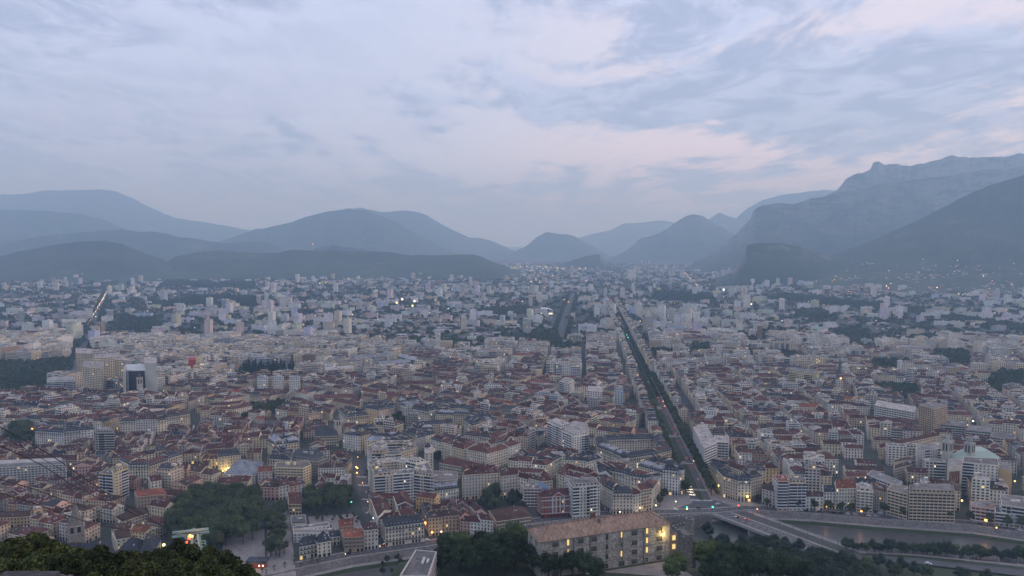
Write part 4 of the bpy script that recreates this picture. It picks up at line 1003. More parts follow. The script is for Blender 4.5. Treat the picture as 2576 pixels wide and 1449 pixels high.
blk([(918,1026),(955,1032),(994,1022),(985,1008),(930,1010)], 22, roofs=SL, styles=MANS, walls=[('beige', 1), ('cream', 1)], modern=0)
blk([(996,1012),(1020,1020),(1062,1016),(1055,1002),(1002,1002)], 23, roofs=[('grey zinc', 1), ('dark slate', 1)], styles=MANS, walls=WW, modern=0)
blk([(1036,1030),(1080,1038),(1107,1030),(1095,1016),(1042,1019)], 22, roofs=SL, styles=MANS, walls=WW, modern=0)
blk([(1095,1040),(1180,1044),(1216,1038),(1188,1022),(1115,1023)], 21, roofs=SL, styles=MANS, walls=[('beige', 1), ('cream', 1)], modern=0)
blk([(1166,1056),(1190,1070),(1252,1053),(1234,1040),(1182,1042)], 21, roofs=SL, styles=MANS, walls=WW, modern=0)
blk([(1010,1086),(1046,1102),(1094,1090),(1086,1074),(1032,1068)], 20, roofs=SL, styles=MANS, walls=WW, modern=0)
one([(1042,1072),(1140,1064),(1134,1054),(1048,1060)], 17, 'tile', 'beige', 'dark slate', 'long slate-roofed wing along the square garden', 'building', hip0=True)
blk([(918,1110),(960,1113),(1034,1112),(1012,1092),(940,1092)], 20, roofs=SL, styles=TILE, walls=WW, modern=0)
# barracks quadrangle with long red roofs
for p in ([(756,1012),(830,1042),(838,1036),(768,1006)], [(838,1010),(905,1022),(908,1016),(842,1003)], [(909,983),(1020,1003),(1026,996),(915,977)], [(1030,975),(1085,990),(1090,985),(1036,970)],
          [(790,1003),(900,1000),(900,994),(790,996)], [(1010,968),(1090,966),(1090,960),(1010,961)]):
    one(p, 13, 'tile', 'cream', 'red-brown tiled', None, 'barracks', 'barracks_wing', rh=4.5)
# left-middle landmarks
one([(309,932),(314,933),(318,921),(313,920)], 55, 'white', 'pale grey', 'flat pale', 'thin white fin wall at the left of the black glass tower', 'tower wall', 'tower_fin', attic=False)['blank'] = True
one([(314,934),(368,933),(366,918),(317,919)], 49, 'blackglass', 'grey', 'flat grey', 'black glass office tower framed by white fins', 'office tower', 'office_tower', attic=False)
one([(366,914),(394,914),(392,900),(362,900)], 62, 'white', 'pale grey', 'flat pale', 'tall white windowless slab behind the black glass tower', 'office tower', 'office_tower', attic=False)['blank'] = True
one([(118,962),(190,959),(186,950),(118,953)], 27, 'flatb', 'white', 'flat pale', 'white apartment slab with balconies in front of the beige towers', 'apartment block')
one([(208,923),(256,927),(260,912),(212,908)], 52, 'flat', 'cream', 'flat pale', 'beige residential tower, nearest of the beige group', 'tower block')
one([(190,888),(232,890),(232,878),(190,876)], 56, 'flat', 'cream', 'flat pale', 'beige residential tower behind with rounded tiers', 'tower block')
one([(232,905),(288,903),(286,893),(232,894)], 48, 'flat', 'cream', 'flat pale', 'beige slab joining the two beige towers', 'apartment block')
one([(283,905),(310,905),(308,895),(284,895)], 46, 'flat', 'cream', 'flat pale', 'beige residential tower at the right end of the beige group', 'tower block')
ART = one([(474,905),(492,905),(492,899),(476,899)], 32, 'flat', 'brown', 'flat grey', 'vivid red slanted building standing before white flats', 'red building', attic=False); ART['wc'] = ART['rc'] = (.42, .06, .04); ART['blank'] = True
for i, x in enumerate((646, 686, 727)):
    one([(x,957),(x+26,958),(x+28,948),(x+2,947)], 26, 'flat', 'white', 'grey zinc', 'white cube apartment block, %s of three in a row' % ('left', 'middle', 'right')[i], 'apartment block', attic=True)
one([(820,931),(891,926),(888,920),(818,925)], 18, 'flat', 'white', 'flat pale', 'long bright white building with square windows below the grey mansard barracks', 'building', attic=False)
one([(890,908),(978,898),(976,890),(888,898)], 17, 'mansard', 'pale grey', 'grey zinc', 'long grey mansard-roofed former barracks, left of three', 'barracks')
one([(1000,900),(1048,912),(1050,902),(1002,891)], 17, 'mansard', 'pale grey', 'grey zinc', 'long grey mansard-roofed former barracks, right of three', 'barracks')
one([(952,922),(1035,914),(1034,905),(950,913)], 17, 'mansard', 'pale grey', 'grey zinc', 'long grey mansard-roofed former barracks, front of three', 'barracks')
one([(155,810),(215,810),(215,803),(155,803)], 12, 'flat', 'white', 'flat pale', 'long pale school building left of the lit boulevard', 'building')
for i, (x, y, w, h, wl) in enumerate([(45,782,15,38,'grey'),(145,782,15,38,'grey'),(215,780,18,36,'white'),(268,782,17,36,'grey'),(704,746,16,45,'white'),(1095,838,13,50,'white'),(1160,800,14,40,'cream'),(1316,805,20,42,'pale grey'),
        (1330,745,10,40,'beige'),(1600,770,16,45,'white'),(1625,785,14,42,'off-white'),(1745,790,16,46,'white'),(1870,745,18,46,'white'),(1560,728,12,44,'white'),(1350,738,14,38,'off-white'),(1905,820,12,45,'brown'),(1960,755,14,40,'white'),(2225,750,14,42,'white'),(740,855,16,40,'cream'),(645,745,12,44,'beige'),(665,740,10,40,'white'),(1180,700,8,40,'off-white')]):
    one([(x,y),(x+w,y+1),(x+w,y-3),(x,y-4)], h, 'flat', wl, 'flat pale', None, 'tower block')
one([(1578,682),(1600,682),(1600,679),(1578,679)], 60, 'flat', 'white', 'flat pale', 'far pair of slim towers joined by a roof slab', 'tower block')

# ------------------------------------------------------------------ parks (tree polygons on the ground)
PARKS = []
def park(pts, kinds, gap, s, group, label, z=0, jit=.4, individual=True, name='tree'):
    q = ccw(atp(pts, z)); mark(q); PARKS.append(q)
    if not individual: OCC.difference_update(c for c in cells(inset(q, 12)) if R.random() < .3)
    x0, x1 = min(p[0] for p in q), max(p[0] for p in q); y0, y1 = min(p[1] for p in q), max(p[1] for p in q)
    y = y0; r = 0
    while y < y1:
        x = x0+(r % 2)*gap/2
        while x < x1:
            p = (x+R.uniform(-jit, jit)*gap, y+R.uniform(-jit, jit)*gap)
            if inpoly(p, q):
                if individual: tree(R.choice(kinds), *p, z, R.uniform(*s), label, group, name=name, cat=name.replace('_', ' '))
                else: MASS.append((*p, z, R.uniform(*s)*4.5, R.uniform(*s)*9))
            x += gap
        y += gap*.87; r += 1
sheet('park_ground', atp([(560,1345),(665,1330),(668,1449),(560,1449)]), .014, 'paving')
sheet('park_ground', atp([(672,1449),(745,1449),(728,1295),(700,1250),(672,1300)]), .0141, 'paving')
mark(ccw(atp([(560,1345),(655,1225),(745,1230),(745,1449),(560,1449)])))
park([(424,1372),(438,1300),(490,1262),(570,1252),(648,1268),(664,1318),(655,1345),(575,1395),(520,1400),(430,1398)], ['plane0', 'plane1', 'plane2'], 11.5, (1.0, 1.3), 'trees in the large park', 'tall full-crowned plane tree in the dense dark green park beside the old town', name='plane_tree')
park([(676,1292),(712,1290),(716,1405),(670,1410)], ['street0', 'street1', 'street2'], 6.5, (1.15, 1.4), 'trees of the clipped alley', 'clipped tree in the narrow straight alley between two sandy paths', name='plane_tree')
park([(760,1262),(770,1298),(880,1290),(884,1248)], ['plane0', 'plane1', 'plane2'], 11, (.85, 1.05), 'trees in the museum garden', 'dark bushy tree in the garden beside the climbing street', name='plane_tree')
garden = ccw(atp([(775,1300),(895,1292),(925,1345),(860,1345),(780,1320)])); mark(garden); sheet('garden_ground', garden, .015, 'paving')
for i in range(26):
    p = at(R.uniform(780, 900), R.uniform(1296, 1332))
    tree('street%d' % (i % 3), *p, 0, R.uniform(.3, .5), 'small round bush in the pale gravel garden', 'bushes in the gravel garden', name='bush', cat='bush')
park([(932,1058),(985,1085),(1050,1078),(1065,1062),(1000,1052)], ['street0', 'street1', 'street2'], 10, (1.0, 1.3), 'trees of the square garden', 'leafy tree in the lamplit square ringed by slate-roofed buildings', name='plane_tree')
park([(1210,1298),(1262,1288),(1255,1262),(1205,1262)], ['wood0', 'wood1', 'plane1'], 10, (.9, 1.1), 'trees behind the mansion', 'dark tree behind the brown-roofed mansion')
park([(1285,1275),(1325,1272),(1318,1256),(1282,1256)], ['wood0', 'wood1'], 10, (.9, 1.1), 'trees behind the mansion', 'dark tree behind the brown-roofed mansion')
park([(1085,1172),(1112,1172),(1108,1160),(1088,1158)], ['wood0', 'wood2'], 10, (.9, 1.1), 'trees beside the blank cream block', 'dark tree in the courtyard below the blank cream block')
park([(600,950),(742,955),(740,932),(610,928)], ['cypress'], 13, (1.9, 2.7), 'cypresses in the dark grove', 'dark pointed cypress in the dense grove behind the white cubes', name='cypress')
park([(0,950),(178,950),(178,905),(60,915),(0,915)], [], 13, (1.1, 1.6), 'a', 'b', individual=False)
park([(0,1000),(110,1000),(118,955),(0,952)], [], 11, (1.1, 1.5), 'a', 'b', individual=False)
park([(2145,985),(2310,990),(2300,972),(2160,968)], [], 9, (.9, 1.2), 'a', 'b', individual=False)
park([(595,1062),(640,1055),(720,1035),(715,1020),(640,1028)], ['street0', 'street1'], 9, (1.1, 1.4), 'trees beside the long red-roofed block', 'tree in the row behind the cream red-roofed block on the left')
park([(20,1120),(78,1128),(74,1085),(24,1085)], ['plane0', 'plane1'], 13, (.9, 1.15), 'trees at the left edge', 'round green tree among mansard roofs at the left edge')
for pts in ([(1200,868),(1400,868),(1400,846),(1260,846)], [(700,800),(840,796),(860,782),(710,785)], [(1080,880),(1190,884),(1180,862),(1090,860)], [(300,830),(390,835),(390,800),(300,800)], [(1350,875),(1420,880),(1400,835),(1360,840)],
            [(1640,752),(1800,762),(1790,742),(1650,735)], [(1820,905),(2010,912),(2000,890),(1830,885)], [(2000,800),(2090,805),(2070,780),(2000,785)], [(1930,752),(2330,792),(2420,820),(2576,840),(2576,826),(2300,778),(1960,741)], [(2480,985),(2576,1000),(2576,940),(2500,940)],
            [(2190,930),(2290,940),(2280,915),(2200,910)], [(1200,798),(1330,790),(1330,775),(1210,778)], [(1400,900),(1460,905),(1455,870),(1400,870)], [(380,770),(700,775),(690,752),(500,745)], [(400,720),(640,728),(640,712),(420,706)], [(1640,905),(1700,905),(1690,885),(1640,885)],
            [(1740,900),(1790,905),(1780,870),(1745,870)], [(2100,850),(2190,862),(2180,840),(2100,830)], [(2230,1010),(2290,1015),(2270,995),(2225,995)], [(2340,915),(2440,925),(2430,890),(2350,885)], [(1690,1045),(1698,1045),(1698,1040),(1690,1040)]):
    park(pts, [], 15, (1.2, 1.8), 'a', 'b', individual=False)
# avenue trees
k = 0
for s in range(20, 1500, 11):
    for w in (-13.4, 13.4, -5.5 if s > 320 else None, 5.5 if s > 320 else None):
        if w is None: continue
        p = avp(s+R.uniform(-2, 2), w); sc = R.uniform(1.35, 1.7)
        if s < 700 and abs(w) > 10: tree('street%d' % R.randint(0, 2), *p, 0, sc, 'full green tree in the %s row of the avenue, %s from the square' % ('left' if w > 0 else 'right', ordw((s-20)//11+1)), 'trees lining the avenue', name='street_tree', cat='street tree')
        elif s < 1500: MASS.append((*avp(s, w*.58), 0, 2.6*sc, 6.5*sc)) if abs(w) > 10 else (MASS.append((*p, 0, 3.5, 8)) if s > 500 else None)
for s in range(1500, 4600, 16):
    for w in (-10, 10): MASS.append((*avp(s, w), 0, 5, 10))
for i in range(100):
    p = lerp(tr[0], tr[3], i/99); [MASS.append((p[0]+w, p[1], 0, 8, 13)) for w in (-22, 20)]
for i in range(80):
    p = lerp(bl[0], bl[-1], i/79); [MASS.append((p[0]+w, p[1], 0, 7, 11)) for w in (-15, 15)]
blk([(800,1180),(866,1178),(886,1150),(835,1150)], 15, roofs=MR, styles=TILE, walls=WW, modern=0)
blk([(790,1222),(868,1228),(884,1200),(806,1196)], 12, roofs=MR, styles=TILE, walls=WW, modern=.1)
# quay trees right
for qi, px in enumerate((1930,1962,2008,2048,2084,2116,2140,2178,2224,2268,2300,2325,2346,2385,2440,2490,2535,2572)):
    y = interp(px, [p[0] for p in QUAY], [p[1] for p in QUAY])-7
    tree('street%d' % R.randint(0, 2), *at(px, y), 0, R.uniform(.95, 1.35), 'bushy street tree on the right quay, %s from the bridge' % ordw(qi+1), 'trees along the right quay', name='street_tree', cat='street tree')
for px, py in ((1640,1255),(1655,1262),(1668,1258),(1650,1246),(1684,1240),(1697,1235),(1640,1272),(1866,1248),(1880,1256),(1896,1250),(1930,1262),(1905,1262),(1672,1248),(1625,1268),(1660,1275)):
    tree('street%d' % R.randint(0, 2), *at(px, py), 0, R.uniform(.8, 1.15), 'round tree on the open square at the avenue head', 'trees on the square at the avenue head', name='street_tree', cat='street tree')
# palms on the left quay
for i, (px, py) in enumerate([(741,1408),(741,1418),(800,1420),(765,1412),(785,1416),(717,1428),(690,1434),(660,1440),(755,1428)]):
    tree('palm', *at(px, py), 0, R.uniform(1.0, 1.25), 'small palm on the left quay in front of the white town house', 'palms on the left quay', name='palm_tree', cat='palm')

# hillside woods, near side of the river
def hill_tree(px, py, kinds, s, label, group):
    # march along the view ray to the ground
    a, b, c = ray(px, py); t = 60
    while t < 900:
        X, Y, Z = a*t, b*t, H+c*t
        if Z <= max(hill_z(X, Y), -6): return tree(R.choice(kinds), X, Y, hill_z(X, Y)-.3, R.uniform(*s), label, group)
        t += 2
WK = ['wood0', 'wood1', 'wood2', 'wood0', 'wood1', 'light']
gl, ll = 'trees on the wooded hillside', 'dark leafy tree on the wooded slope above the river'
spots = []
for i in range(150):   # centre slope between white flat roof and stone barracks
    px, py = R.uniform(1060, 1345), R.uniform(1352, 1452)
    if px < 1110 and py > 1375 or (px > 1325 and py > 1380): continue
    if all((px-a)**2+((py-b)*1.8)**2 > 17**2 for a, b in spots): spots.append((px, py)); hill_tree(px, py, WK, (.9, 1.3), 'dense dark tree between the flat-roofed building and the stone barracks', 'trees left of the stone barracks')
hill_tree(1292, 1375, ['light'], (1.7, 1.8), 'tall lighter green tree at the left corner of the stone barracks', None)
for i in range(330):   # right of the tower down to the road
    px, py = R.uniform(1772, 2130), R.uniform(1375, 1475)
    if py < 1368+(px-1745)*.09 or (1740 < px < 1772 and py > 1375) or (px > 2010 and py < 1412): continue
    if all((px-a)**2+((py-b)*1.8)**2 > 15**2 for a, b in spots): spots.append((px, py)); hill_tree(px, py, WK, (.75, 1.25), 'dark leafy tree on the slope right of the ruined tower', 'trees right of the ruined tower')
for px in range(2128, 2600, 17):
    for dy in (0, 9):
        y = interp(px, [p[0] for p in NEAR], [p[1] for p in NEAR])+4+dy+R.uniform(-2, 2); hill_tree(px+R.uniform(-6, 6), y, WK, (.5, 1.05), 'bushy tree in the belt between river and near road', 'trees between river and near road')
for px, py in ((1380,1462),(1410,1458),(1440,1456),(1470,1466),(1500,1470),(1340,1440),(1360,1452),(1702,1462),(1690,1470),(2150,1440),(2180,1446),(2210,1436),(2240,1448),(2270,1440),(2300,1452),(2200,1462),(2330,1462),(2160,1458),(2250,1465),(2410,1462),(2425,1468),(2480,1475),(1780,1345),(1786,1350)):
    hill_tree(px, py, WK, (.8, 1.2), 'dark foreground tree at the lower edge of the slope', 'trees at the lower edge')

for i in range(16):
    px, py = R.uniform(960, 1100), R.uniform(1408, 1446); tree(R.choice(['wood0', 'wood1', 'street0']), *at(px, py, -6), -6.5, R.uniform(.35, .6), 'low dark riverside bush below the left quay wall', 'riverside bushes below the left quay', name='bush', cat='bush')
# facades lining the avenue
for sgn in (1, -1):
    s_ = 175.0 if sgn > 0 else 330.0
    while s_ < 2600:
        L = R.uniform(18, 30); w0 = 18.2 if s_ < 700 else 14.5; w0 += .5; q = [avp(s_, sgn*w0), avp(s_+L, sgn*w0), avp(s_+L, sgn*(w0+13)), avp(s_, sgn*(w0+13))]
        qi = [avp(s_+1, sgn*(w0+3)), avp(s_+L-1, sgn*(w0+3)), avp(s_+L-1, sgn*(w0+12)), avp(s_+1, sgn*(w0+12))]
        if R.random() < .94 and not (cells(ccw(qi)) & OCC):
            mark(ccw(q)); m_ = s_ > 900 and R.random() < .5
            spec(ccw(q), R.uniform(18, 26), R.choice(['flatb', 'flat']) if m_ or R.random() < .12 else pick((('tile', 2), ('mansard', 2))), pick(MODW if m_ else WW), pick([('flat pale', 1), ('flat grey', 1)] if m_ else MR))
        s_ += L+ (9 if R.random() < .2 else 0)

# ------------------------------------------------------------------ foreground trees close to the viewpoint
NTOP = {k: max(v.co.z for v in TREES[k][0].vertices) for k in ('near0', 'near1')}
def near_tree(px, py, dist, k, s):
    a, b, c = ray(px, py); X, Y, Z = a*dist, b*dist, H+c*dist     # crown top
    tree(k, X, Y, Z-NTOP[k]*s, s, 'large green leafy tree crown close to the viewpoint at the lower left', 'foreground trees at the lower left', sz=s)
for px, py, d, s in ((-20,1365,85,1),(50,1342,88,1),(75,1352,80,.9),(110,1390,74,.9),(140,1378,92,1),(182,1376,86,1),(225,1378,84,1),(160,1405,70,.85),(40,1400,66,.9),(280,1392,84,1),(330,1402,80,1),(330,1430,66,.9),(390,1408,88,1),
        (250,1425,64,.85),(440,1362,104,1),(470,1376,98,1),(415,1382,96,1),(505,1380,102,1),(545,1392,98,1),(580,1412,100,.95),(520,1416,84,.9),(450,1412,82,.95),(600,1425,98,.9),(560,1440,78,.85),(480,1440,70,.85),(90,1440,60,.8),(400,1440,66,.8),(350,1385,98,.8)):
    near_tree(px, py, d, 'near%d' % R.randint(0, 1), s)

# ------------------------------------------------------------------ stone barracks on the slope
ZE = 125.0
fl_, fr_, bl_ = at(1358.5, 1363, ZE), at(1685, 1316, ZE), at(1330.6, 1331.6, ZE)
bu = unit(sub(fr_, fl_)); bn = (-bu[1], bu[0]); BL = ln(sub(fr_, fl_)); BD = 15.5
bq = [fl_, fr_, add(fr_, bn, BD), add(fl_, bn, BD)]; hb = 18.5; zb = ZE-hb
root = empty('stone_barracks', (*cen(bq), zb), 'long grey stone barracks with pale terracotta hipped roof and lit windows', 'barracks')
mb = MB(); mb.prism(bq, zb-8, ZE, 'stone', (.48, .435, .37)); mb.build('wall', root)
mb = MB(); e = inset(bq, -.7); r0 = add(add(fl_, bn, BD/2), bu, 7.5); r1 = add(add(fr_, bn, BD/2), bu, -7.5); zr = ZE+4.2
T3 = lambda p, z: (p[0], p[1], z)
for f in ([T3(e[0], ZE-.1), T3(e[1], ZE-.1), T3(r1, zr), T3(r0, zr)], [T3(e[2], ZE-.1), T3(e[3], ZE-.1), T3(r0, zr), T3(r1, zr)], [T3(e[3], ZE-.1), T3(e[0], ZE-.1), T3(r0, zr)], [T3(e[1], ZE-.1), T3(e[2], ZE-.1), T3(r1, zr)]):
    mb.poly(f, 'pantile', (.3, .17, .13))
rf = mb.build('roof', root)
mb = MB(); mb.bar(T3(r0, zr+.05), T3(r1, zr+.05), .28, 'pantile', (.4, .25, .2), 6)
for a, b in ((e[0], r0), (e[3], r0), (e[1], r1), (e[2], r1)): mb.bar(T3(a, ZE), T3(b, zr+.05), .25, 'pantile', (.4, .25, .2), 6)
mb.build('ridge_tile_row', rf, org=tuple(root.location))
mb = MB(); mb.obox(add(lerp(r0, r1, .44), bn, 1), bu, 2.2, 1.4, zr-1.2, zr+2.6, 'plaster', (.16, .08, .06)); mb.build('chimney', root)
mb = MB(); mb.obox(add(lerp(r0, r1, .47), bn, -2.4), bu, 1.2, 1.0, zr-1.6, zr+.6, 'plaster', (.2, .15, .13)); mb.build('chimney', root)
fhb = hb/4
for k in range(1, 5):
    mb = MB()
    for i in range(4):
        if i == 2: continue
        a, b = bq[i], bq[(i+1) % 4]; u = unit(sub(b, a)); n = (u[1], -u[0]); zz = zb+k*fhb
        slab(mb, a, u, n, -.1, ln(sub(b, a))+.1, zz-.55 if k == 4 else zz-.2, zz-.02 if k == 4 else zz+.15, .3 if k == 4 else .12, 'plaster', (.30, .275, .245))
    mb.build('string_course', root)
for k in range(5):     # quoins and down-pipes
    x = BL*(.245, .37, .5, .62, .79)[k]; p = add(add(fl_, bu, x), bn, -.14); mb = MB(); mb.bar((*p, zb), (*p, ZE-.3), .14, 'metal', (.10, .09, .08), 6); mb.build('downpipe', root)
for cx_ in (fl_, fr_):
    for k in range(14):
        mb = MB(); w = 1.3 if k % 2 else .8
        s_ = 1 if cx_ is fl_ else -1
        a = add(cx_, bu, s_*w/2); mb.obox(add(a, bn, .1), bu, w, .36, zb+k*1.28, zb+k*1.28+1.12, 'plaster', (.40, .37, .33)); mb.build('quoin_stone', root)
def bwin(w, h, kind, mull):
    mb = MB(); g = {'lit': 'lit', 'dark': 'glass', 'pale': 'litpale'}[kind]
    mb.poly([(-w/2, -.04, 0), (w/2, -.04, 0), (w/2, -.04, h), (-w/2, -.04, h)], g, (.1, .1, .1)); pane = mb
    def bx(x0, x1, z0, z1, d, c):
        for f in ([(x0, -d, z0), (x1, -d, z0), (x1, -d, z1), (x0, -d, z1)], [(x0, 0, z1), (x0, -d, z1), (x1, -d, z1), (x1, 0, z1)], [(x0, -d, z0), (x0, 0, z0), (x0, 0, z1), (x0, -d, z1)][::-1], [(x1, -d, z0), (x1, 0, z0), (x1, 0, z1), (x1, -d, z1)]): mb.poly(f, 'plaster', c)
    st_ = (.34, .31, .27)
    bx(-w/2-.3, -w/2, -.1, h+.3, .18, st_); bx(w/2, w/2+.3, -.1, h+.3, .18, st_); bx(-w/2-.3, w/2+.3, h, h+.3, .2, st_); bx(-w/2-.35, w/2+.35, -.35, -.1, .28, st_)
    for m in mull: bx(m-.06, m+.06, 0, h, .08, (.42, .41, .39)); 
    if kind == 'dark': bx(-w/2, w/2, h*.66, h*.66+.08, .07, (.42, .41, .39))
    return mb.mesh('window')
BW = {'d': bwin(2.7, 2.3, 'dark', (-.7, 0, .7)), 's': bwin(1.1, 2.2, 'dark', (0,)), 'l': bwin(1.15, 2.7, 'lit', ()), 'b': bwin(1.0, 2.1, 'dark', (0,))}
angb = math.atan2(bu[1], bu[0])
cols = [(.095, 'dddd'), (.185, 'llld'), (.30, 'dddd'), (.425, 'dddd'), (.53, 's s s s'.replace(' ', '')), (.63, 'lsld'), (.73, 'dddd'), (.845, 'lllb'), (.945, 'dddd')]
cols = [(.11, 'dddd'), (.205, 'lll '), (.30, 'dddd'), (.40, 'dddd'), (.50, 'ssss'), (.615, 'lsld'), (.715, 'dddd'), (.815, 'lllb'), (.915, 'dddd')]
for f, pat in cols:
    for k, ch in enumerate(pat):
        if ch == ' ': continue
        p = add(add(fl_, bu, f*BL), bn, -.02); w = put_window(root, ch, p[0], p[1], ZE-(k+1)*fhb+1.15, angb, name='window' if ch != 'b' else 'door', meshes=BW)
        if ch == 'l': w['label'] = 'window glowing yellow'
for f in (.3, .72):
    for k in range(3):
        p = add(add(fl_, bn, f*BD), bu, -.02); put_window(root, 's', p[0], p[1], ZE-(k+1)*fhb+1.15, angb-math.pi/2, meshes=BW)
# the lamp on its facade
lp = add(add(fl_, bu, .94*BL), bn, -.9); lr = empty('wall_lamp', (lp[0], lp[1], ZE-4.2), 'bright yellow flood lamp on the right end of the stone barracks facade', 'lamp')
mb = MB(); mb.bar((lp[0], lp[1], ZE-4.2), (*add(lp, bn, .9), ZE-4.0), .07, 'metal', (.1, .1, .1)); mb.build('bracket', lr)
mb = MB(); mb.obox(lp, bu, .9, .5, ZE-4.5, ZE-4.15, 'lampy', (1, 1, 1), bottom=True); mb.build('lamp_head', lr)
def plight(x, y, z, e, col=(1, .7, .3), r=.4):
    l = bpy.data.lights.new('lamp_light', 'POINT'); l.energy = e; l.color = col; l.shadow_soft_size = r
    o = bpy.data.objects.new('lamp_light', l); C.objects.link(o); o.location = (x, y, z); return o
plight(*add(lp, bn, -1.2), ZE-4.6, 900, (1, .72, .25))
yard = [add(fl_, bn, -2), add(fr_, bn, -2), add(fr_, bn, -34), add(add(fl_, bu, BL*.45), bn, -34), add(add(fl_, bu, BL*.40), bn, -20)]
sheet('barracks_yard', yard, zb+.9, 'paving')
yy = MB(); yy.prism(ccw([fl_, fr_, add(fr_, bn, -34), add(fl_, bn, -34)]), zb-30, zb+.86, 'grass', (.1, .1, .1)); yo = yy.build('terrace', kind='structure')

# low flat-roofed buildings in front of it
def flat_hut(name, pts, z, h, wall, label, wm='plaster', parapet=.7, win=None, roofc=(.15, .14, .135)):
    q = ccw(atp(pts, z)); r = empty(name, (*cen(q), z-h), label, 'building')
    mb = MB(); mb.prism(q, z-h-25, z, wm, wall, 'roofing', roofc); mb.build('wall', r)
    i1 = inset(q, .5); mb = MB()
    for i in range(len(q)):
        j = (i+1) % len(q); mb.prism(ccw([q[i], q[j], i1[j], i1[i]]), z, z+parapet, 'plaster', (.5, .48, .46))
    mb.build('parapet', r); mb = MB(); mb.prism(i1, z+.02, z+.1, 'roofing', roofc); mb.build('roof', r)
    return r, q
r, q = flat_hut('accommodation_block', [(1005,1452),(1045,1386),(1099,1391),(1078,1452)], 118, 14, (.5, .36, .31), 'long flat-roofed block with white roof edge and pink side wall at the bottom')
q4 = atp([(1045,1386),(1099,1391),(1078,1452),(1005,1452)], 118)
p0, p1 = q4[2], q4[1]; u = unit(sub(p1, p0)); n = (u[1], -u[0]); L = ln(sub(p1, p0)); p0 = add(p0, u, -10); L += 10
for k in range(4):
    for i in range(int(L/2.6)):
        if p0[1] > 0: put_window(r, 'grey' if i % 3 else 'pale', *add(add(p0, u, 1.5+i*2.6), n, .01), 118-3-k*3.1, math.atan2(u[1], u[0]), 1, .85)
mb = MB(); c = lerp(q4[3], q4[1], .62); mb.obox(c, u, 7, 1.2, 118.1, 118.8, 'metal', (.42, .42, .42)); mb.obox(add(c, n, 2), u, 4, .9, 118.1, 118.7, 'metal', (.5, .5, .5)); mb.build('roof_duct', r)
r, q = flat_hut('lodge', [(1540,1455),(1538,1411),(1588,1411),(1597,1455)], 96, 6, (.20, .13, .10), 'dark flat-roofed lodge with brick chimney in front of the stone barracks', parapet=.5)
mb = MB(); c = at(1579, 1412, 96); mb.obox(c, (1, 0), 3, 1.6, 96, 98.4, 'plaster', (.55, .5, .42)); mb.obox((c[0], c[1]-.9), (1, 0), 1.2, .2, 95, 95.6, 'lampy', (1, 1, 1)); mb.build('chimney', r)
r, q = flat_hut('annex', [(1599,1455),(1598,1419),(1632,1420),(1640,1455)], 92, 5, (.24, .18, .14), 'low brown annex with gravel roof beside the dark lodge', parapet=.4, roofc=(.22, .17, .14))
# retaining wall left of barracks
mb = MB(); a, b = at(1282, 1392, zb-6), add(fl_, bn, BD*.6); mb.prism(ccw([a, b, add(b, (0, 1)), add(a, (0, 1))]), zb-20, zb+1, 'stone', (.27, .25, .22)); mb.build('retaining_wall', label='grey stone retaining wall at the left end of the barracks', cat='wall')

# ruined medieval tower
tq = [at(*p, 110) for p in ((1689,1318),(1723,1341),(1743,1339),(1738,1322),(1722,1309))]
tq = ccw(tq); root = empty('stone_tower', (*cen(tq), 80), 'ruined grey stone tower with crenellated rim and small turret right of the barracks', 'tower')
mb = MB(); mb.prism(tq, 72, 107.5, 'stone', (.20, .185, .165)); mb.build('wall', root)
i1 = inset(tq, 1.0)
for i in range(5):
    a, b = tq[i], tq[(i+1) % 5]; L = ln(sub(b, a)); u = unit(sub(b, a)); n = (-u[1], u[0]); k = max(1, int(L/2.2))
    for t in range(k):
        if R.random() < .15: continue
        mb = MB(); mb.obox(add(add(a, u, (t+.5)*L/k), n, .55), u, 1.3, 1.0, 107.5, 109+R.uniform(-.4, .6), 'stone', (.22, .20, .18)); mb.build('merlon', root)
tc = add(cen(tq), (3.2, 3.0)); mb = MB(); ring_ = [(tc[0]+2.3*math.cos(t*math.pi/6), tc[1]+2.3*math.sin(t*math.pi/6)) for t in range(12)]
mb.prism(ring_, 105, 112.5, 'stone', (.21, .195, .175), 'stone', (.05, .05, .05)); 
for i in range(12): a, b = ring_[i], ring_[(i+1) % 12]; mb.prism(ccw([a, b, lerp(b, tc, .3), lerp(a, tc, .3)]), 112.5, 113.6, 'stone', (.24, .22, .2))
mb.build('turret', root)
for (x, y, z) in ((1732,1362,100), (1716,1380,96), (1737,1385,92)):
    X, Y = at(x, y, z)
    b_ = min(range(5), key=lambda i: ln(sub(lerp(tq[i], tq[(i+1) % 5], .5), (X, Y)))); a, b = tq[b_], tq[(b_+1) % 5]; u = unit(sub(b, a)); n = (u[1], -u[0])
    put_window(root, 's', *add(lerp(a, b, .5), n, .02), z, math.atan2(u[1], u[0]), .9, .6, meshes=BW)
# lit link between barracks and tower
lq = [add(fr_, bu, .2), add(fr_, bu, 4.5), add(add(fr_, bu, 4.5), bn, 8), add(add(fr_, bu, .2), bn, 8)]
r = empty('link_building', (*cen(lq), zb), 'narrow link with two glowing windows between barracks and ruined tower', 'building')
mb = MB(); mb.prism(lq, zb-4, zb+13, 'plaster', (.3, .2, .15), 'roofing', (.12, .1, .1)); mb.build('wall', r)
for z in (zb+5.5, zb+9.8): put_window(r, 'l', *add(add(lq[0], bu, 2.1), bn, -.03), z, angb, 1.6, .9, meshes=BW)
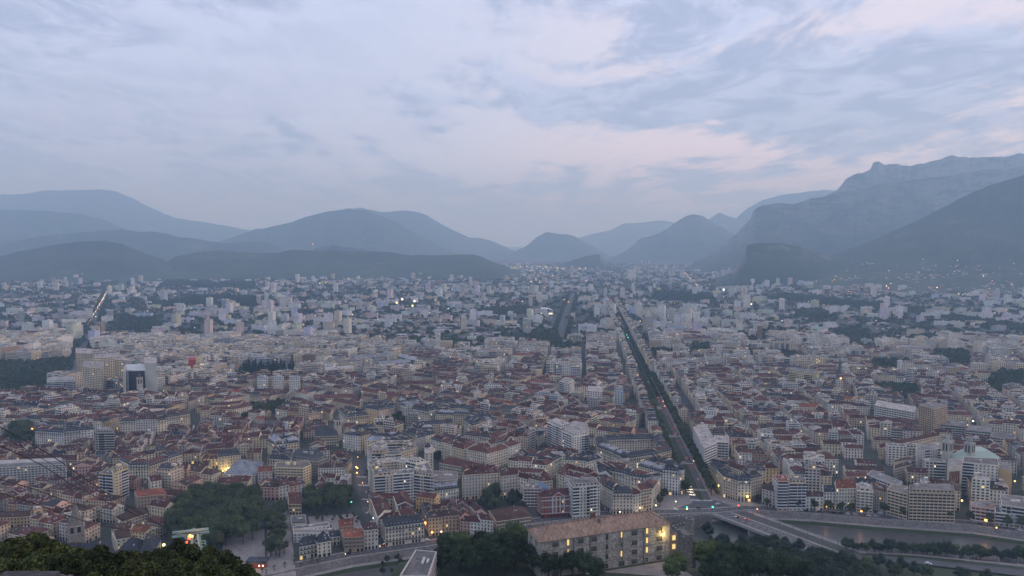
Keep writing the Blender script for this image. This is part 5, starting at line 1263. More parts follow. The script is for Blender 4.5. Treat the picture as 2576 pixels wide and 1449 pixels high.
# path and walls on the slope right of the tower
pth = [(at(px, py, z), z) for px, py, z in ((1742,1362,88),(1757,1378,82),(1765,1400,75),(1765,1430,70),(1760,1460,66))]
mb = MB()
for i in range(len(pth)-1):
    (a, za), (b, zb2) = pth[i], pth[i+1]; u = unit(sub(b, a)); n = (-u[1], u[0]); mb.poly([(*add(a, n, 3.4), za), (*add(a, n, -3.4), za), (*add(b, n, -3.4), zb2), (*add(b, n, 3.4), zb2)][::-1], 'paving', (.3, .3, .3))
    mb.poly([(*add(a, n, 12), za-4), (*add(a, n, 3.4), za-.05), (*add(b, n, 3.4), zb2-.05), (*add(b, n, 12), zb2-4)], 'grass', (.3, .3, .3)); mb.poly([(*add(a, n, -3.4), za-.05), (*add(a, n, -12), za-6), (*add(b, n, -12), zb2-6), (*add(b, n, -3.4), zb2-.05)], 'grass', (.3, .3, .3))
mb.build('path', kind='structure')
mb = MB()
for i in range(len(pth)-1):
    (a, za), (b, zb2) = pth[i], pth[i+1]; u = unit(sub(b, a)); n = (-u[1], u[0]); s_ = 1 if n[0] > 0 else -1
    q = ccw([add(a, n, 9*s_), add(b, n, 9*s_), add(b, n, 10*s_), add(a, n, 10*s_)]); mb.prism(q, min(za, zb2)-8, za+1.0, 'stone', (.34, .32, .3))
mb.build('garden_wall', label='pale stone wall running down the slope beside the path right of the tower', cat='wall')
# rampart behind the barracks
rp = [(1300,1322),(1560,1300),(1640,1301),(1790,1291)]
mb = MB(); ra = atp(rp, 6)
for i in range(len(ra)-1):
    a, b = ra[i], ra[i+1]; u = unit(sub(b, a)); n = (u[1], -u[0]); mb.prism(ccw([a, b, add(b, n, 2), add(a, n, 2)]), -7, 5, 'stone', (.2, .17, .15))
    L = ln(sub(b, a))
    for t in range(int(L/4)): mb.obox(add(add(a, u, t*4+2), n, 1), u, 2, 1.6, 5, 6.4, 'stone', (.3, .28, .26))
mb.build('rampart', label='crenellated brown rampart running behind the stone barracks to the bridge', cat='wall')

# ------------------------------------------------------------------ bridge
A0, A1 = at(1792, 1293, 1), at(2052, 1392, 1); B0, B1 = at(1884, 1286, 1), at(2178, 1392, 1)
root = empty('road_bridge', (*cen([A0, A1, B0, B1]), 0), 'wide concrete road and tram bridge crossing the grey river to the square', 'bridge')
dk = ccw([A0, A1, B1, B0]); mb = MB(); mb.prism(dk, -1.2, 1.0, 'plaster', (.36, .35, .34), 'asphalt', (.1, .1, .1)); mb.build('deck', root)
mb = MB(); L_ = lambda f, g: lerp(lerp(A0, A1, g), lerp(B0, B1, g), f)
for f0, f1, zz in ((.0, .10, 1.25), (.47, .55, 1.2), (.90, 1.0, 1.25)): 
    mb.prism(ccw([L_(f0, 0), L_(f0, 1), L_(f1, 1), L_(f1, 0)]), 1.0, zz, 'paving', (.5, .48, .45)); mb.build('footway', root); mb = MB()
mb.prism(ccw([L_(.55, 0), L_(.55, 1), L_(.9, 1), L_(.9, 0)]), 1.0, 1.05, 'ground', (.2, .2, .2)); mb.build('tram_bed', root)
for f in (.61, .66, .76, .81):
    mb = MB(); mb.bar((*L_(f, 0), 1.12), (*L_(f, 1), 1.12), .1, 'metal', (.25, .23, .22), 4); mb.build('rail', root)
for f in (.0, .995):
    mb = MB(); a, b = L_(f, 0), L_(f, 1); u = unit(sub(b, a)); n = (-u[1], u[0])
    for zz in (1.6, 2.2): mb.bar((*a, zz), (*b, zz), .1, 'metal', (.5, .5, .5), 4)
    for t in range(46): p = lerp(a, b, t/45); mb.bar((*p, 1), (*p, 2.25), .07, 'metal', (.5, .5, .5), 4)
    mb.build('railing', root)
for g in (.36, .72):
    mb = MB(); a, b = L_(.06, g), L_(.94, g); u = unit(sub(b, a)); n = (-u[1], u[0]); mb.prism(ccw([add(a, n, 2), add(b, n, 2), add(b, n, -2), add(a, n, -2)]), -9, -1.2, 'plaster', (.38, .37, .35)); mb.build('pier', root)
mb = MB()
for f in (.2, .3, .38):
    a, b = L_(f, 0), L_(f, 1); u = unit(sub(b, a)); n = int(ln(sub(b, a))/7)
    for t in range(n): mb.obox(lerp(a, b, (t+.5)/n), u, 4 if f != .38 else 6, .2, 1.01, 1.02, 'paint', (.7, .7, .68))
mb.build('lane_marking', root, kind='stuff')
for g in np.linspace(.08, .95, 8):
    for f in (.57, .89):
        p = L_(f, g); r = empty('catenary_pole', (*p, 1), 'slim dark tram pole on the bridge, %s row, %s from the square' % ('left' if f > .8 else 'right', ordw(int(round((g-.08)/.124))+1)), 'pole', 'tram poles on the bridge')
        m_ = MB(); m_.bar((*p, 1), (*p, 8), .13, 'metal', (.09, .09, .1), 6, .09); m_.build('mast', r)
        q_ = lerp(p, L_(.73, g), .9); m_ = MB(); m_.bar((*p, 7.2), (*q_, 7.6), .05, 'metal', (.09, .09, .1), 4); m_.build('arm', r)

# ------------------------------------------------------------------ spires, domes, masts
def spire(name, c, w, h1, h2, label, cat='church tower', col=(.34, .3, .26), rc=(.30, .28, .25), ang=.5, arches=True, belt=True, mat_='plaster', n=8, pinn=True, cap=None):
    u = (math.cos(ang), math.sin(ang)); r = empty(name, (*c, 0), label, cat); v = (-u[1], u[0])
    q = [add(add(c, u, i*w/2), v, j*w/2) for i, j in ((-1, -1), (1, -1), (1, 1), (-1, 1))]
    mb = MB(); mb.prism(q, -.5, h1, mat_, col); mb.build('wall', r)
    if belt:
        for k in (.45, .72, .99):
            mb = MB(); mb.prism(inset(q, -.35), h1*k-.4, h1*k, 'plaster', tuple(x*1.15 for x in col)); mb.build('string_course', r)
    if arches:
        for i in range(4):
            a, b = q[i], q[(i+1) % 4]; uu = unit(sub(b, a)); nn = (uu[1], -uu[0]); W = ln(sub(b, a))
            for t in (.3, .7):
                mb = MB(); x0 = W*t-W*.1; z0, z1 = h1*.76, h1*.92; pts = [(x0, z0), (x0+W*.2, z0)] + [(x0+W*.1+W*.1*math.cos(s), z1+W*.1*math.sin(s)) for s in np.linspace(0, math.pi, 7)]
                mb.poly([(*add(add(a, uu, x), nn, .07), z) for x, z in pts], 'glass', GLASS); mb.build('window', r)
    rd = w*.46; mb = MB(); bs = [(c[0]+rd*math.cos(2*math.pi*i/n+ang+math.pi/n), c[1]+rd*math.sin(2*math.pi*i/n+ang+math.pi/n)) for i in range(n)]
    for i in range(n): mb.poly([(*bs[i], h1), (*bs[(i+1) % n], h1), (*c, h2)], 'plaster' if cap is None else 'roofing', rc)
    mb.build('spire', r)
    if pinn:
        for p in q:
            mb = MB(); pp = lerp(p, c, .16)
            for i in range(6): mb.poly([(pp[0]+.9*math.cos(i*1.047), pp[1]+.9*math.sin(i*1.047), h1), (pp[0]+.9*math.cos(i*1.047+1.047), pp[1]+.9*math.sin(i*1.047+1.047), h1), (*pp, h1+(h2-h1)*.33)], 'plaster', rc)
            mb.build('pinnacle', r)
    return r, q
spire('church_spire', at(193, 1388), 12.5, 24, 45, 'grey stone church bell tower with octagonal spire in the old town', mat_='stone', col=(.30, .265, .22), rc=(.20, .18, .15)); mark(ccw([add(at(193, 1388), d, 12) for d in ((1, 1), (-1, 1), (-1, -1), (1, -1))]))
spire('bell_tower', at(850, 1107), 8.5, 27, 34, 'cream church clock tower with small lantern dome in mid-left old town', col=(.55, .5, .42), rc=(.12, .12, .13), pinn=False)
spire('church_spire', at(2111, 982), 9, 30, 62, 'slender dark church spire with a lit clock face on the right', col=(.28, .25, .22), rc=(.10, .095, .1), mat_='stone')
cx_ = at(2111, 982); dk_ = MB(); dk_.poly([(cx_[0]-1+2.1*math.cos(t), cx_[1]-7.5, 22+2.1*math.sin(t)) for t in np.linspace(0, 2*math.pi, 14)[:-1]], 'lampo', (1, 1, 1)); dk_.build('clock_face', label='round glowing yellow clock face on the slender church spire', cat='clock')
spire('bell_tower', at(353, 1010), 9, 40, 47, 'square pale campanile with pyramid roof below the black glass tower', col=(.45, .42, .37), rc=(.12, .09, .08), n=4, pinn=False)
spire('stair_tower', at(2380, 1208), 8, 44, 50, 'pale stone tower with lantern top left of the green copper roof', col=(.45, .43, .38), rc=(.3, .33, .3), pinn=False)
spire('stair_tower', at(2436, 1212), 8, 44, 50, 'domed stone lantern tower in front of the green copper roof', col=(.42, .4, .36), rc=(.25, .28, .26), pinn=False)
def dome(c, r, z, label, col=(.06, .065, .08), base=4, name='dome'):
    ro = empty(name, (*c, z), label, 'dome'); mb = MB(); mb.prism([(c[0]+r*math.cos(t), c[1]+r*math.sin(t)) for t in np.linspace(0, 2*math.pi, 13)[:-1]], z-base, z, 'plaster', (.5, .47, .42)); mb.build('drum', ro)
    mb = MB(); K = 5
    for i in range(12):
        for k in range(K):
            P_ = []
            for (ii, kk) in ((i, k), (i+1, k), (i+1, k+1), (i, k+1)):
                t, e_ = ii*math.pi/6, kk/K*math.pi/2; P_.append((c[0]+r*math.cos(t)*math.cos(e_), c[1]+r*math.sin(t)*math.cos(e_), z+1.25*r*math.sin(e_)))
            mb.poly(P_ if k < K-1 else P_[:3], 'roofing', col)
    mb.build('shell', ro); mb = MB(); mb.bar((*c, z+1.2*r), (*c, z+1.2*r+3), .35, 'metal', (.3, .3, .3), 6, .1); mb.build('finial', ro)
dome(at(1571, 1149, 22), 5, 22, 'slate dome over the rounded corner of the civic building')
dome(at(1712, 1180, 27), 3.6, 27, 'small dark dome on the corner building by the avenue')
dome(at(1076, 1126, 24), 3.6, 25, 'small grey dome near the blank cream block')
# copper roofed hall
cq = ccw(atp([(2386,1148),(2434,1160),(2518,1152),(2478,1128),(2420,1130)], 27)); mark(cq)
r = empty('copper_roofed_hall', (*cen(cq), 0), 'hall with broad pale green copper roof and arched windows', 'hall')
mb = MB(); mb.prism(cq, -.5, 27, 'plaster', (.5, .46, .38)); mb.build('wall', r)
mb = MB(); c = cen(cq); e_ = inset(cq, -.6); k0, k1 = lerp(c, cq[0], .25), lerp(c, cq[2], .25)
for i in range(len(cq)): mb.poly([(*e_[i], 26.9), (*e_[(i+1) % len(cq)], 26.9), (*lerp(cen([e_[i], e_[(i+1) % len(cq)]]), c, .62), 34), ][:3], 'paint', (.30, .38, .32))
mb = MB(); top = inset(cq, 11)
for i in range(len(cq)):
    j = (i+1) % len(cq); mb.poly([(*e_[i], 26.9), (*e_[j], 26.9), (*top[j], 33), (*top[i], 33)], 'paint', (.30, .38, .32))
mb.poly([(*p, 33) for p in top], 'paint', (.32, .40, .34)); mb.build('roof', r)
for i in range(len(cq)):
    a, b = cq[i], cq[(i+1) % len(cq)]; L = ln(sub(b, a)); u = unit(sub(b, a)); n = (u[1], -u[0])
    if -(n[0]*a[0]+n[1]*a[1]) < 0: continue
    for t in range(int(L/4)):
        mb = MB(); x0 = t*4+1.2; mb.poly([(*add(add(a, u, x0+dx), n, .06), z) for dx, z in ((0, 17), (1.6, 17), (1.6, 24), (1.3, 24.8), (.8, 25.1), (.3, 24.8), (0, 24))], 'glass', GLASS); mb.build('window', r)
# mural on the cream block
mq = MUR['q']; i_ = min(range(4), key=lambda i: lerp(mq[i], mq[(i+1) % 4], .5)[1]); a, b = mq[i_], mq[(i_+1) % 4]; u = unit(sub(b, a)); n = (u[1], -u[0]); W = ln(sub(b, a))
mb = MB(); vquad(mb, a, u, n, W*.08, W*.92, 4, 29, .05, 'paint', (.55, .5, .42)); vquad(mb, a, u, n, W*.14, W*.86, 15, 28, .08, 'paint', (.22, .10, .07)); vquad(mb, a, u, n, W*.14, W*.86, 5, 9, .08, 'paint', (.22, .10, .07))
for i in range(9):
    f = .18+i*.07; mb.poly([(*add(add(a, u, W*f), n, .1), 17+3*math.sin(i*2.1)), (*add(add(a, u, W*(f+.09)), n, .1), 18.5), (*add(add(a, u, W*(f+.06)), n, .1), 22+2.5*math.sin(i*1.3)), (*add(add(a, u, W*f), n, .1), 21)], 'paint', (.42, .26, .2) if i % 2 else (.15, .07, .05))
mb.build('mural', label='brown mural panel reading ECO EGO on the blank cream end wall', cat='mural')
def text3d(txt, loc, ux, uz, size, m, name, label, cat):
    c = bpy.data.curves.new(name, 'FONT'); c.body = txt; c.size = size; c.align_x = 'CENTER'; c.extrude = .02; c.materials.append(MAT[m])
    o = bpy.data.objects.new(name, c); C.objects.link(o); X = Vector(ux).normalized(); Z = Vector(uz).normalized(); Y = Z.cross(X)
    import mathutils
    M = mathutils.Matrix(((X.x, Z.x, -Y.x, loc[0]), (X.y, Z.y, -Y.y, loc[1]), (X.z, Z.z, -Y.z, loc[2]), (0, 0, 0, 1)))
    me = bpy.data.meshes.new_from_object(o); bpy.data.objects.remove(o); o = bpy.data.objects.new(name, me); C.objects.link(o); o.matrix_world = M; return tag(o, label, cat)
text3d("ECO EGO", (*add(add(a, u, W*.5), n, .25), 10.4), (u[0], u[1], 0), (0, 0, 1), 4.6, 'glass', 'lettering', 'dark ECO EGO lettering under the brown mural', 'lettering')
# blue painted gable with letters
gq = at(1366, 1222, 20); r_ = MB(); r_.poly([(gq[0]-6, gq[1], 12), (gq[0]+6, gq[1], 12), (gq[0]+6, gq[1], 20), (gq[0]-2, gq[1], 25), (gq[0]-6, gq[1], 21)], 'paint', (.35, .45, .58)); r_.prism([(gq[0]-6, gq[1]+.05), (gq[0]+6, gq[1]+.05), (gq[0]+6, gq[1]+.6), (gq[0]-6, gq[1]+.6)], 0, 20, 'plaster', (.4, .45, .5))
r_.build('painted_gable', label='pale blue painted gable wall above the grey gridded office', cat='wall')
text3d("B1R", (gq[0]+1.5, gq[1]-.15, 14), (1, 0, 0), (0, 0, 1), 5.5, 'bluepaint', 'lettering', 'blue graffiti letters on the pale blue gable', 'lettering')
# solar panels
sq = atp([(735,1316),(768,1315),(766,1299),(733,1300)], 6.3); 
for i in range(5):
    for j in range(6):
        P4 = [lerp(lerp(sq[0], sq[1], x), lerp(sq[3], sq[2], x), y) for x, y in ((i/5+.02, j/6+.02), ((i+1)/5-.02, j/6+.02), ((i+1)/5-.02, (j+1)/6-.02), (i/5+.02, (j+1)/6-.02))]
        mb = MB(); mb.prism(ccw(P4), 6.95, 7.1, 'glass', (.05, .08, .14)); mb.build('solar_panel', label='dark blue solar panel in the grid on the museum annex roof', cat='solar panel', group='solar panels on the museum annex')
# dome-roofed arena far, masts
r = empty('arena', (*at(1370, 790), 0), 'white arched-roof sports hall glowing among the far blocks', 'arena'); c = at(1370, 790); mb = MB()
for i in range(8):
    t0, t1 = i/8*math.pi, (i+1)/8*math.pi
    mb.poly([(c[0]-32*math.cos(t0), c[1]-20, 8+14*math.sin(t0)), (c[0]-32*math.cos(t1), c[1]-20, 8+14*math.sin(t1)), (c[0]-32*math.cos(t1), c[1]+25, 8+14*math.sin(t1)), (c[0]-32*math.cos(t0), c[1]+25, 8+14*math.sin(t0))], 'paint', (.8, .8, .8))
mb.build('roof', r); mb = MB(); mb.prism([(c[0]-32, c[1]-19), (c[0]+32, c[1]-19), (c[0]+32, c[1]+24), (c[0]-32, c[1]+24)], 0, 8, 'plaster', (.6, .6, .58)); mb.poly([(c[0]-28, c[1]-19.2, 1), (c[0]+28, c[1]-19.2, 1), (c[0]+28, c[1]-19.2, 6), (c[0]-28, c[1]-19.2, 6)], 'litpale', (1, 1, 1)); mb.build('wall', r)
for px, py, h, lab in ((787, 632, 60, 'slim mast with a lamp on the wooded hill crest'), (1838, 752, 60, 'thin white chimney right of the avenue in the far city'), (668, 712, 45, 'pale chimney at the foot of the wooded hill')):
    Yd = 6450 if py < 650 else at(px, py)[1]; X, Y, Z = at_y(px, py, Yd); Z = Z if py < 650 else 0
    r = empty('mast', (X, Y, Z), lab, 'mast'); mb = MB(); mb.bar((X, Y, Z-10), (X, Y, Z+h), 2.2, 'plaster', (.6, .6, .6), 6, 1.4); mb.build('shaft', r)
    if py < 650: mb = MB(); mb.bar((X, Y, Z+h), (X, Y, Z+h+7), 3.4, 'lampo', (1, 1, 1), 6); mb.build('lamp_head', r)

# ------------------------------------------------------------------ cable car pylon and cables
D0 = 235.0
def atd(px, py, d):
    a, b, c = ray(px, py); return Vector((a*d, b*d, H+c*d))
root = empty('cable_car_pylon', tuple(atd(478, 1400, D0)), 'pale green steel cable car pylon head with red and orange lamps above the trees', 'pylon')
GC = (.30, .47, .42)
def pb(name, segs, r, c=GC, depth=0):
    mb = MB()
    for a, b in segs: mb.bar(atd(*a[:2], D0+(a[2] if len(a) > 2 else depth)), atd(*b[:2], D0+(b[2] if len(b) > 2 else depth)), r, 'metal', c, 5)
    mb.build(name, root, org=tuple(root.location))
pb('crossbeam', [((434,1339),(524,1329)), ((434,1341.5),(524,1332))], .28, depth=-2)
pb('crossbeam', [((432,1350),(526,1337)), ((433,1352.5),(526,1339.5))], .28, depth=3)
pb('crossbeam', [((440,1346),(515,1341))], .22, (.36, .33, .28), depth=0)
pb('brace', [((440,1340,-2),(475,1351,3)), ((475,1351,3),(515,1331,-2)), ((450,1339,-2),(468,1356,0)), ((500,1334,-2),(486,1368,0)), ((515,1338,3),(480,1368,0)), ((458,1348,3),(498,1368,0))], .2)
pb('leg', [((486,1345,-3),(470,1440,-4))], .32); pb('leg', [((498,1344,-3),(506,1440,-4))], .32); pb('leg', [((484,1346,3),(474,1440,6))], .32); pb('leg', [((502,1344,3),(512,1440,6))], .32)
pb('platform', [((500,1362),(516,1360)), ((516,1360),(518,1374)), ((518,1374),(502,1376)), ((502,1376),(500,1362)), ((503,1368),(517,1366))], .2)
pb('service_frame', [((483,1331),(483,1340)), ((491,1330),(491,1338)), ((483,1331),(491,1330)), ((487,1328),(487,1336))], .15)
for px, py, m_, s_ in ((476,1356,'red',.85),(478,1352,'lampo',.8),(470,1366,'red',.5),(484,1351,'lampo',.5)):
    v = atd(px, py, D0-5); mb = MB(); mb.bar(v, v+Vector((0, 0, s_)), s_*.5, m_, (1, 1, 1), 6); mb.build('signal_lamp', root, org=tuple(root.location))
v = atd(477, 1353, D0-7); plight(v.x, v.y, v.z, 500, (1, .3, .1)); 
CAB = [((436,1340),(310,1275,190),(160,1178,140),(0,1079,100),(-150,985,70)), ((524,1330),(380,1275,190),(190,1165,140),(0,1060-10,100),(-150,950,70)),
       ((434,1350),(300,1310,190),(150,1258,140),(0,1206,100),(-150,1150,70)), ((526,1338),(400,1330,200),(260,1290,160),(0,1240,100),(-150,1205,70)), ((436,1342),(300,1265,190),(150,1188,140),(0,1118,100),(-150,1040,70))]
CAB = [((436,1340),(250,1228,170),(140,1153,130),(0,1074,100),(-150,990,75)), ((440,1338),(220,1240,170),(110,1173,130),(0,1121,100),(-150,1050,75)),
       ((434,1350),(290,1300,190),(180,1265,150),(90,1232,120),(0,1206,100),(-150,1160,75)), ((436,1352),(270,1325,180),(180,1300,150),(90,1268,120),(0,1240,100),(-150,1195,75)), ((438,1341),(200,1208,165),(100,1150,130),(5,1099,100),(-150,1030,75))]
for i, cb in enumerate(CAB):
    pts = [atd(p[0], p[1], p[2] if len(p) > 2 else D0) for p in cb]
    mb = MB(); P2 = []
    for k in range(len(pts)-1):
        p_1, p0_, p1_, p2_ = pts[max(k-1, 0)], pts[k], pts[k+1], pts[min(k+2, len(pts)-1)]
        for t in np.linspace(0, 1, 9)[:-1]:
            t = float(t); P2.append(.5*((2*p0_)+(-p_1+p1_)*t+(2*p_1-5*p0_+4*p1_-p2_)*t*t+(-p_1+3*p0_-3*p1_+p2_)*t**3))
    P2.append(pts[-1])
    for k in range(len(P2)-1): mb.bar(P2[k], P2[k+1], .075 if i not in (4,) else .05, 'metal', (.03, .03, .03), 4)
    o = mb.build('cable'); tag(o, 'black steel cable crossing the lower left towards the pylon, %s from the top' % ('first', 'third', 'fourth', 'lowest', 'thin second')[i], 'cable')
# flagpole in front of the spire roof
X, Y = at(264, 1388, 20); mb = MB(); mb.bar((X, Y, 8), (X, Y, 20), .18, 'metal', (.6, .6, .6), 6); mb.build('flagpole', label='slim white pole on the slate roof right of the church spire', cat='pole')

# ruined wall top at the very bottom left
mb = MB(); v0, v1 = atd(-30, 1452, 38), atd(172, 1446, 40)
for k in range(24):
    p = v0.lerp(v1, k/23); s_ = .22
    m1 = MB(); m1.obox((p.x, p.y), (1, 0), .24, .5, p.z-.25, p.z-.08+R.uniform(-.08, .07), 'stone', (.10, .08, .08)); mb.v += [] 
    n0 = len(mb.v); mb.v += m1.v; mb.f += [tuple(i+n0 for i in f) for f in m1.f]; mb.m += m1.m; mb.c += m1.c
mb.obox(((v0.x+v1.x)/2, (v0.y+v1.y)/2), (1, 0), abs(v1.x-v0.x), .6, v0.z-4, v0.z-.25, 'stone', (.05, .045, .045))
mb.build('wall_coping', label='rough dark coping of an old wall at the very bottom left', cat='wall')
# kiosk / carousel at the park
c = at(648, 1425); r = empty('kiosk', (*c, 0), 'lit carousel kiosk with dark rounded canopy at the park entrance', 'kiosk')
mb = MB(); mb.obox(c, (1, 0), 16, 9, 4, 6.2, 'roofing', (.06, .065, .08), bottom=True); mb.build('canopy', r)
mb = MB(); mb.obox(c, (1, 0), 13, 7, 0, 4, 'plaster', (.35, .05, .04)); mb.build('wall', r)
for i, x in enumerate((-7, -4, 3, 6)): mb = MB(); mb.obox((c[0]+x, c[1]-5), (1, 0), .8, .5, 2.4, 3.2, 'lampw', (1, 1, 1)); mb.build('lamp_head', r)
plight(c[0], c[1]-8, 4, 350)

# ------------------------------------------------------------------ the rest of the town, laid out by quarter
def free(q): return not (cells(q) & OCC)
def qtype(x, y):
    px, py = proj(x, y, 0)
    return px, py
LANDSC = noise
def green(x, y): return noise.fractal((x*.0022+3, y*.0011, 2.2), 1.0, 2.0, 4)
ANG_OLD, ANG_AV = math.radians(24), math.atan2(AU[0], AU[1])
def grid(ang, bx, by, street, cond, make, seed=1, x0=-3000, x1=3200, y0=560, y1=2300):
    ca, sa = math.cos(ang), math.sin(ang)
    ext = int(4200/min(bx, by))
    for i in range(-ext, ext):
        for j in range(-ext, ext*2):
            c = ((i+.5)*bx, (j+.5)*by); X = c[0]*ca+c[1]*sa; Y = -c[0]*sa+c[1]*ca
            if not (y0 < Y < y1 and x0 < X < x1): continue
            px, py = proj(X, Y, 0)
            if not (-90 < px < 2680 and 690 < py < 1500): continue
            if not cond(px, py, X, Y): continue
            w, h = bx-street, by-street
            q = []
            for a, b in ((-.5, -.5), (.5, -.5), (.5, .5), (-.5, .5)):
                u, v = a*w+R.uniform(-1.5, 1.5), b*h+R.uniform(-1.5, 1.5)
                q.append((X+u*ca+v*sa, Y-u*sa+v*ca))
            q = ccw(q); n0 = len(SPECS); make(q, px, py)
            for s_ in SPECS[n0:]: CELL.update(cells(inset(s_['q'], -street*.55)))
def fit(q, minw=9):
    # shrink a block from its sides until it is free
    for _ in range(1):
        if free(inset(q, -1)): return q
    for f0, f1, g0, g1 in ((0, 1, .35, 1), (0, 1, 0, .65), (.4, 1, 0, 1), (0, .6, 0, 1), (0, 1, 0, .4), (0, 1, .6, 1), (.5, 1, .5, 1), (0, .5, 0, .5), (.5, 1, 0, .5), (0, .5, .5, 1)):
        P_ = lambda a, b: lerp(lerp(q[0], q[1], a), lerp(q[3], q[2], a), b)
        k = [P_(f0, g0), P_(f1, g0), P_(f1, g1), P_(f0, g1)]
        if free(inset(k, -1)): return k
    return None
def m_old(q, px, py):
    q = fit(q)
    if q is None: return
    mark(q); ring(q, R.uniform(11, 15), D=8.5, w=(8, 13), roofs=[('brown tiled', 5), ('red-brown tiled', 4), ('dark red tiled', 4), ('dark slate', .6), ('orange tiled', .25)], walls=[('beige', 3), ('tan', 2), ('pink', 2), ('cream', 2), ('grey', 2), ('pale grey', 2)], styles=(('tile', 1),), var=2.5, modern=.03)
def m_hauss(q, px, py):
    q = fit(q)
    if q is None: return
    mark(q); east = px > 1650
    rf = OLDR
    if 820 < px < 1150 and py > 1000: rf = [('dark slate', 5), ('red-brown tiled', 4), ('grey zinc', 1)]
    wl = OLDW
    if east: wl = OLDW+[('pink', 1.5), ('white', 3)]
    ring(q, R.uniform(15, 20), roofs=rf, walls=wl, modern=.14 if not east else .2)
def m_mixed(q, px, py):
    k = fit(q)
    if k is None: return
    q = k; mark(q)
    if R.random() < (.85 if px < 1700 else .55): ring(q, R.uniform(19, 28), D=13, styles=(('flatb', 3), ('flat', 2), ('ribbon', .5), ('tile', .5 if px < 1700 else 2)), roofs=[('flat grey', 3), ('flat pale', 3), ('red-brown tiled', .8)], walls=MODW, modern=0, w=(20, 34), var=3)
    else: ring(q, R.uniform(13, 18), roofs=OLDR+[('flat grey', 3)], walls=OLDW+[('white', 3)], modern=.3)
def m_low(q, px, py):
    k = fit(q)
    if k is None: return
    q = k; mark(q); ring(q, R.uniform(7, 11), D=9, w=(9, 15), roofs=[('brown tiled', 4), ('red-brown tiled', 3), ('flat pale', 1)], walls=OLDW+[('pink', 2), ('white', 2)], styles=(('tile', 1),), modern=.10)
    c = cen(q)
    for i in range(3): MASS.append((c[0]+R.uniform(-12, 12), c[1]+R.uniform(-12, 12), 0, R.uniform(3, 6), R.uniform(6, 10)))
# old town corner, dense and irregular
grid(math.radians(18), 34, 30, 4, lambda px, py, X, Y: px < 520 and py > 1218, m_old)
grid(math.radians(-12), 36, 34, 5, lambda px, py, X, Y: (430 < px < 800 and 1075 < py < 1300) or (px <= 430 and 1120 < py <= 1218), m_old)
grid(math.radians(28), 74, 52, 9, lambda px, py, X, Y: 960 < py and 560 < px < 1800 and X < avp(Y-700)[0]-17, m_hauss)
grid(math.radians(12), 80, 50, 9, lambda px, py, X, Y: 985 < py <= 1240 and px <= 620, m_hauss)
grid(ANG_AV, 72, 60, 10, lambda px, py, X, Y: py > 940 and X > avp(Y-700)[0]+17 and px < 2120, m_hauss)
grid(ANG_AV+.28, 76, 58, 12, lambda px, py, X, Y: py > 985 and px >= 2120, m_hauss)
grid(ANG_AV, 78, 56, 10, lambda px, py, X, Y: 880 < py <= 962 and 1050 < px < 1760, lambda q, px, py: (m_mixed if py < 905 or R.random() < .35 else m_hauss)(q, px, py))
grid(ANG_AV+.1, 66, 52, 10, lambda px, py, X, Y: 872 < py <= 985 and px > 1750, lambda q, px, py: (m_low if (R.random() < .65 and px > 2000) else m_mixed)(q, px, py))
grid(math.radians(15), 84, 58, 12, lambda px, py, X, Y: 862 < py <= 990 and px <= 1060, lambda q, px, py: m_mixed(q, px, py) if green(q[0][0], q[0][1]) < .45 else [MASS.append((*lerp(q[0], q[2], R.random()), 0, 7, 11)) for _ in range(5)])
grid(ANG_AV, 84, 62, 13, lambda px, py, X, Y: 850 < py <= 880, lambda q, px, py: m_mixed(q, px, py) if green(q[0][0], q[0][1]) < .22 else [MASS.append((lerp(q[0], q[1], R.random())[0], lerp(q[0], q[3], R.random())[1], 0, R.uniform(6, 9), R.uniform(9, 13))) for _ in range(8)], y1=2700)
# gaps left by the blocks get single houses and courtyard trees
def filler(ang, bx, by, cond, y0=560, y1=1900):
    ca, sa = math.cos(ang), math.sin(ang)
    for i in range(-140, 140):
        for j in range(-140, 200):
            c = ((i+.5)*bx, (j+.5)*by); X = c[0]*ca+c[1]*sa; Y = -c[0]*sa+c[1]*ca
            if not (y0 < Y < y1): continue
            px, py = proj(X, Y, 0)
            if not (-60 < px < 2640 and py < 1480) or not cond(px, py): continue
            q = ccw([(X+a*bx*ca+b*by*sa, Y-a*bx*sa+b*by*ca) for a, b in ((-.46, -.42), (.46, -.42), (.46, .42), (-.46, .42))])
            cc = cells(q)
            if cc & OCC or cc & CELL: continue
            OCC.update(cc)
            if R.random() < .12: MASS.append((X, Y, 0, R.uniform(4, 6), R.uniform(7, 11))); continue
            big_ = py < 950 or R.random() < .12
            spec(q, R.uniform(17, 25) if big_ else R.uniform(9, 17), R.choice(['flatb', 'flat']) if big_ else 'tile', pick(MODW if big_ else OLDW), pick([('flat grey', 2), ('flat pale', 2)] if big_ else OLDR), hip0=R.random() < .3, hip1=R.random() < .3)
filler(math.radians(-14), 17, 12, lambda px, py: py > 1100 and px < 1000)
filler(math.radians(20), 22, 14, lambda px, py: 940 < py and px < 1760)
filler(ANG_AV+.1, 22, 14, lambda px, py: px > 1690 and py > 900)
filler(ANG_AV+.05, 30, 15, lambda px, py: 855 < py < 945 and (py > 880 or R.random() < .5))
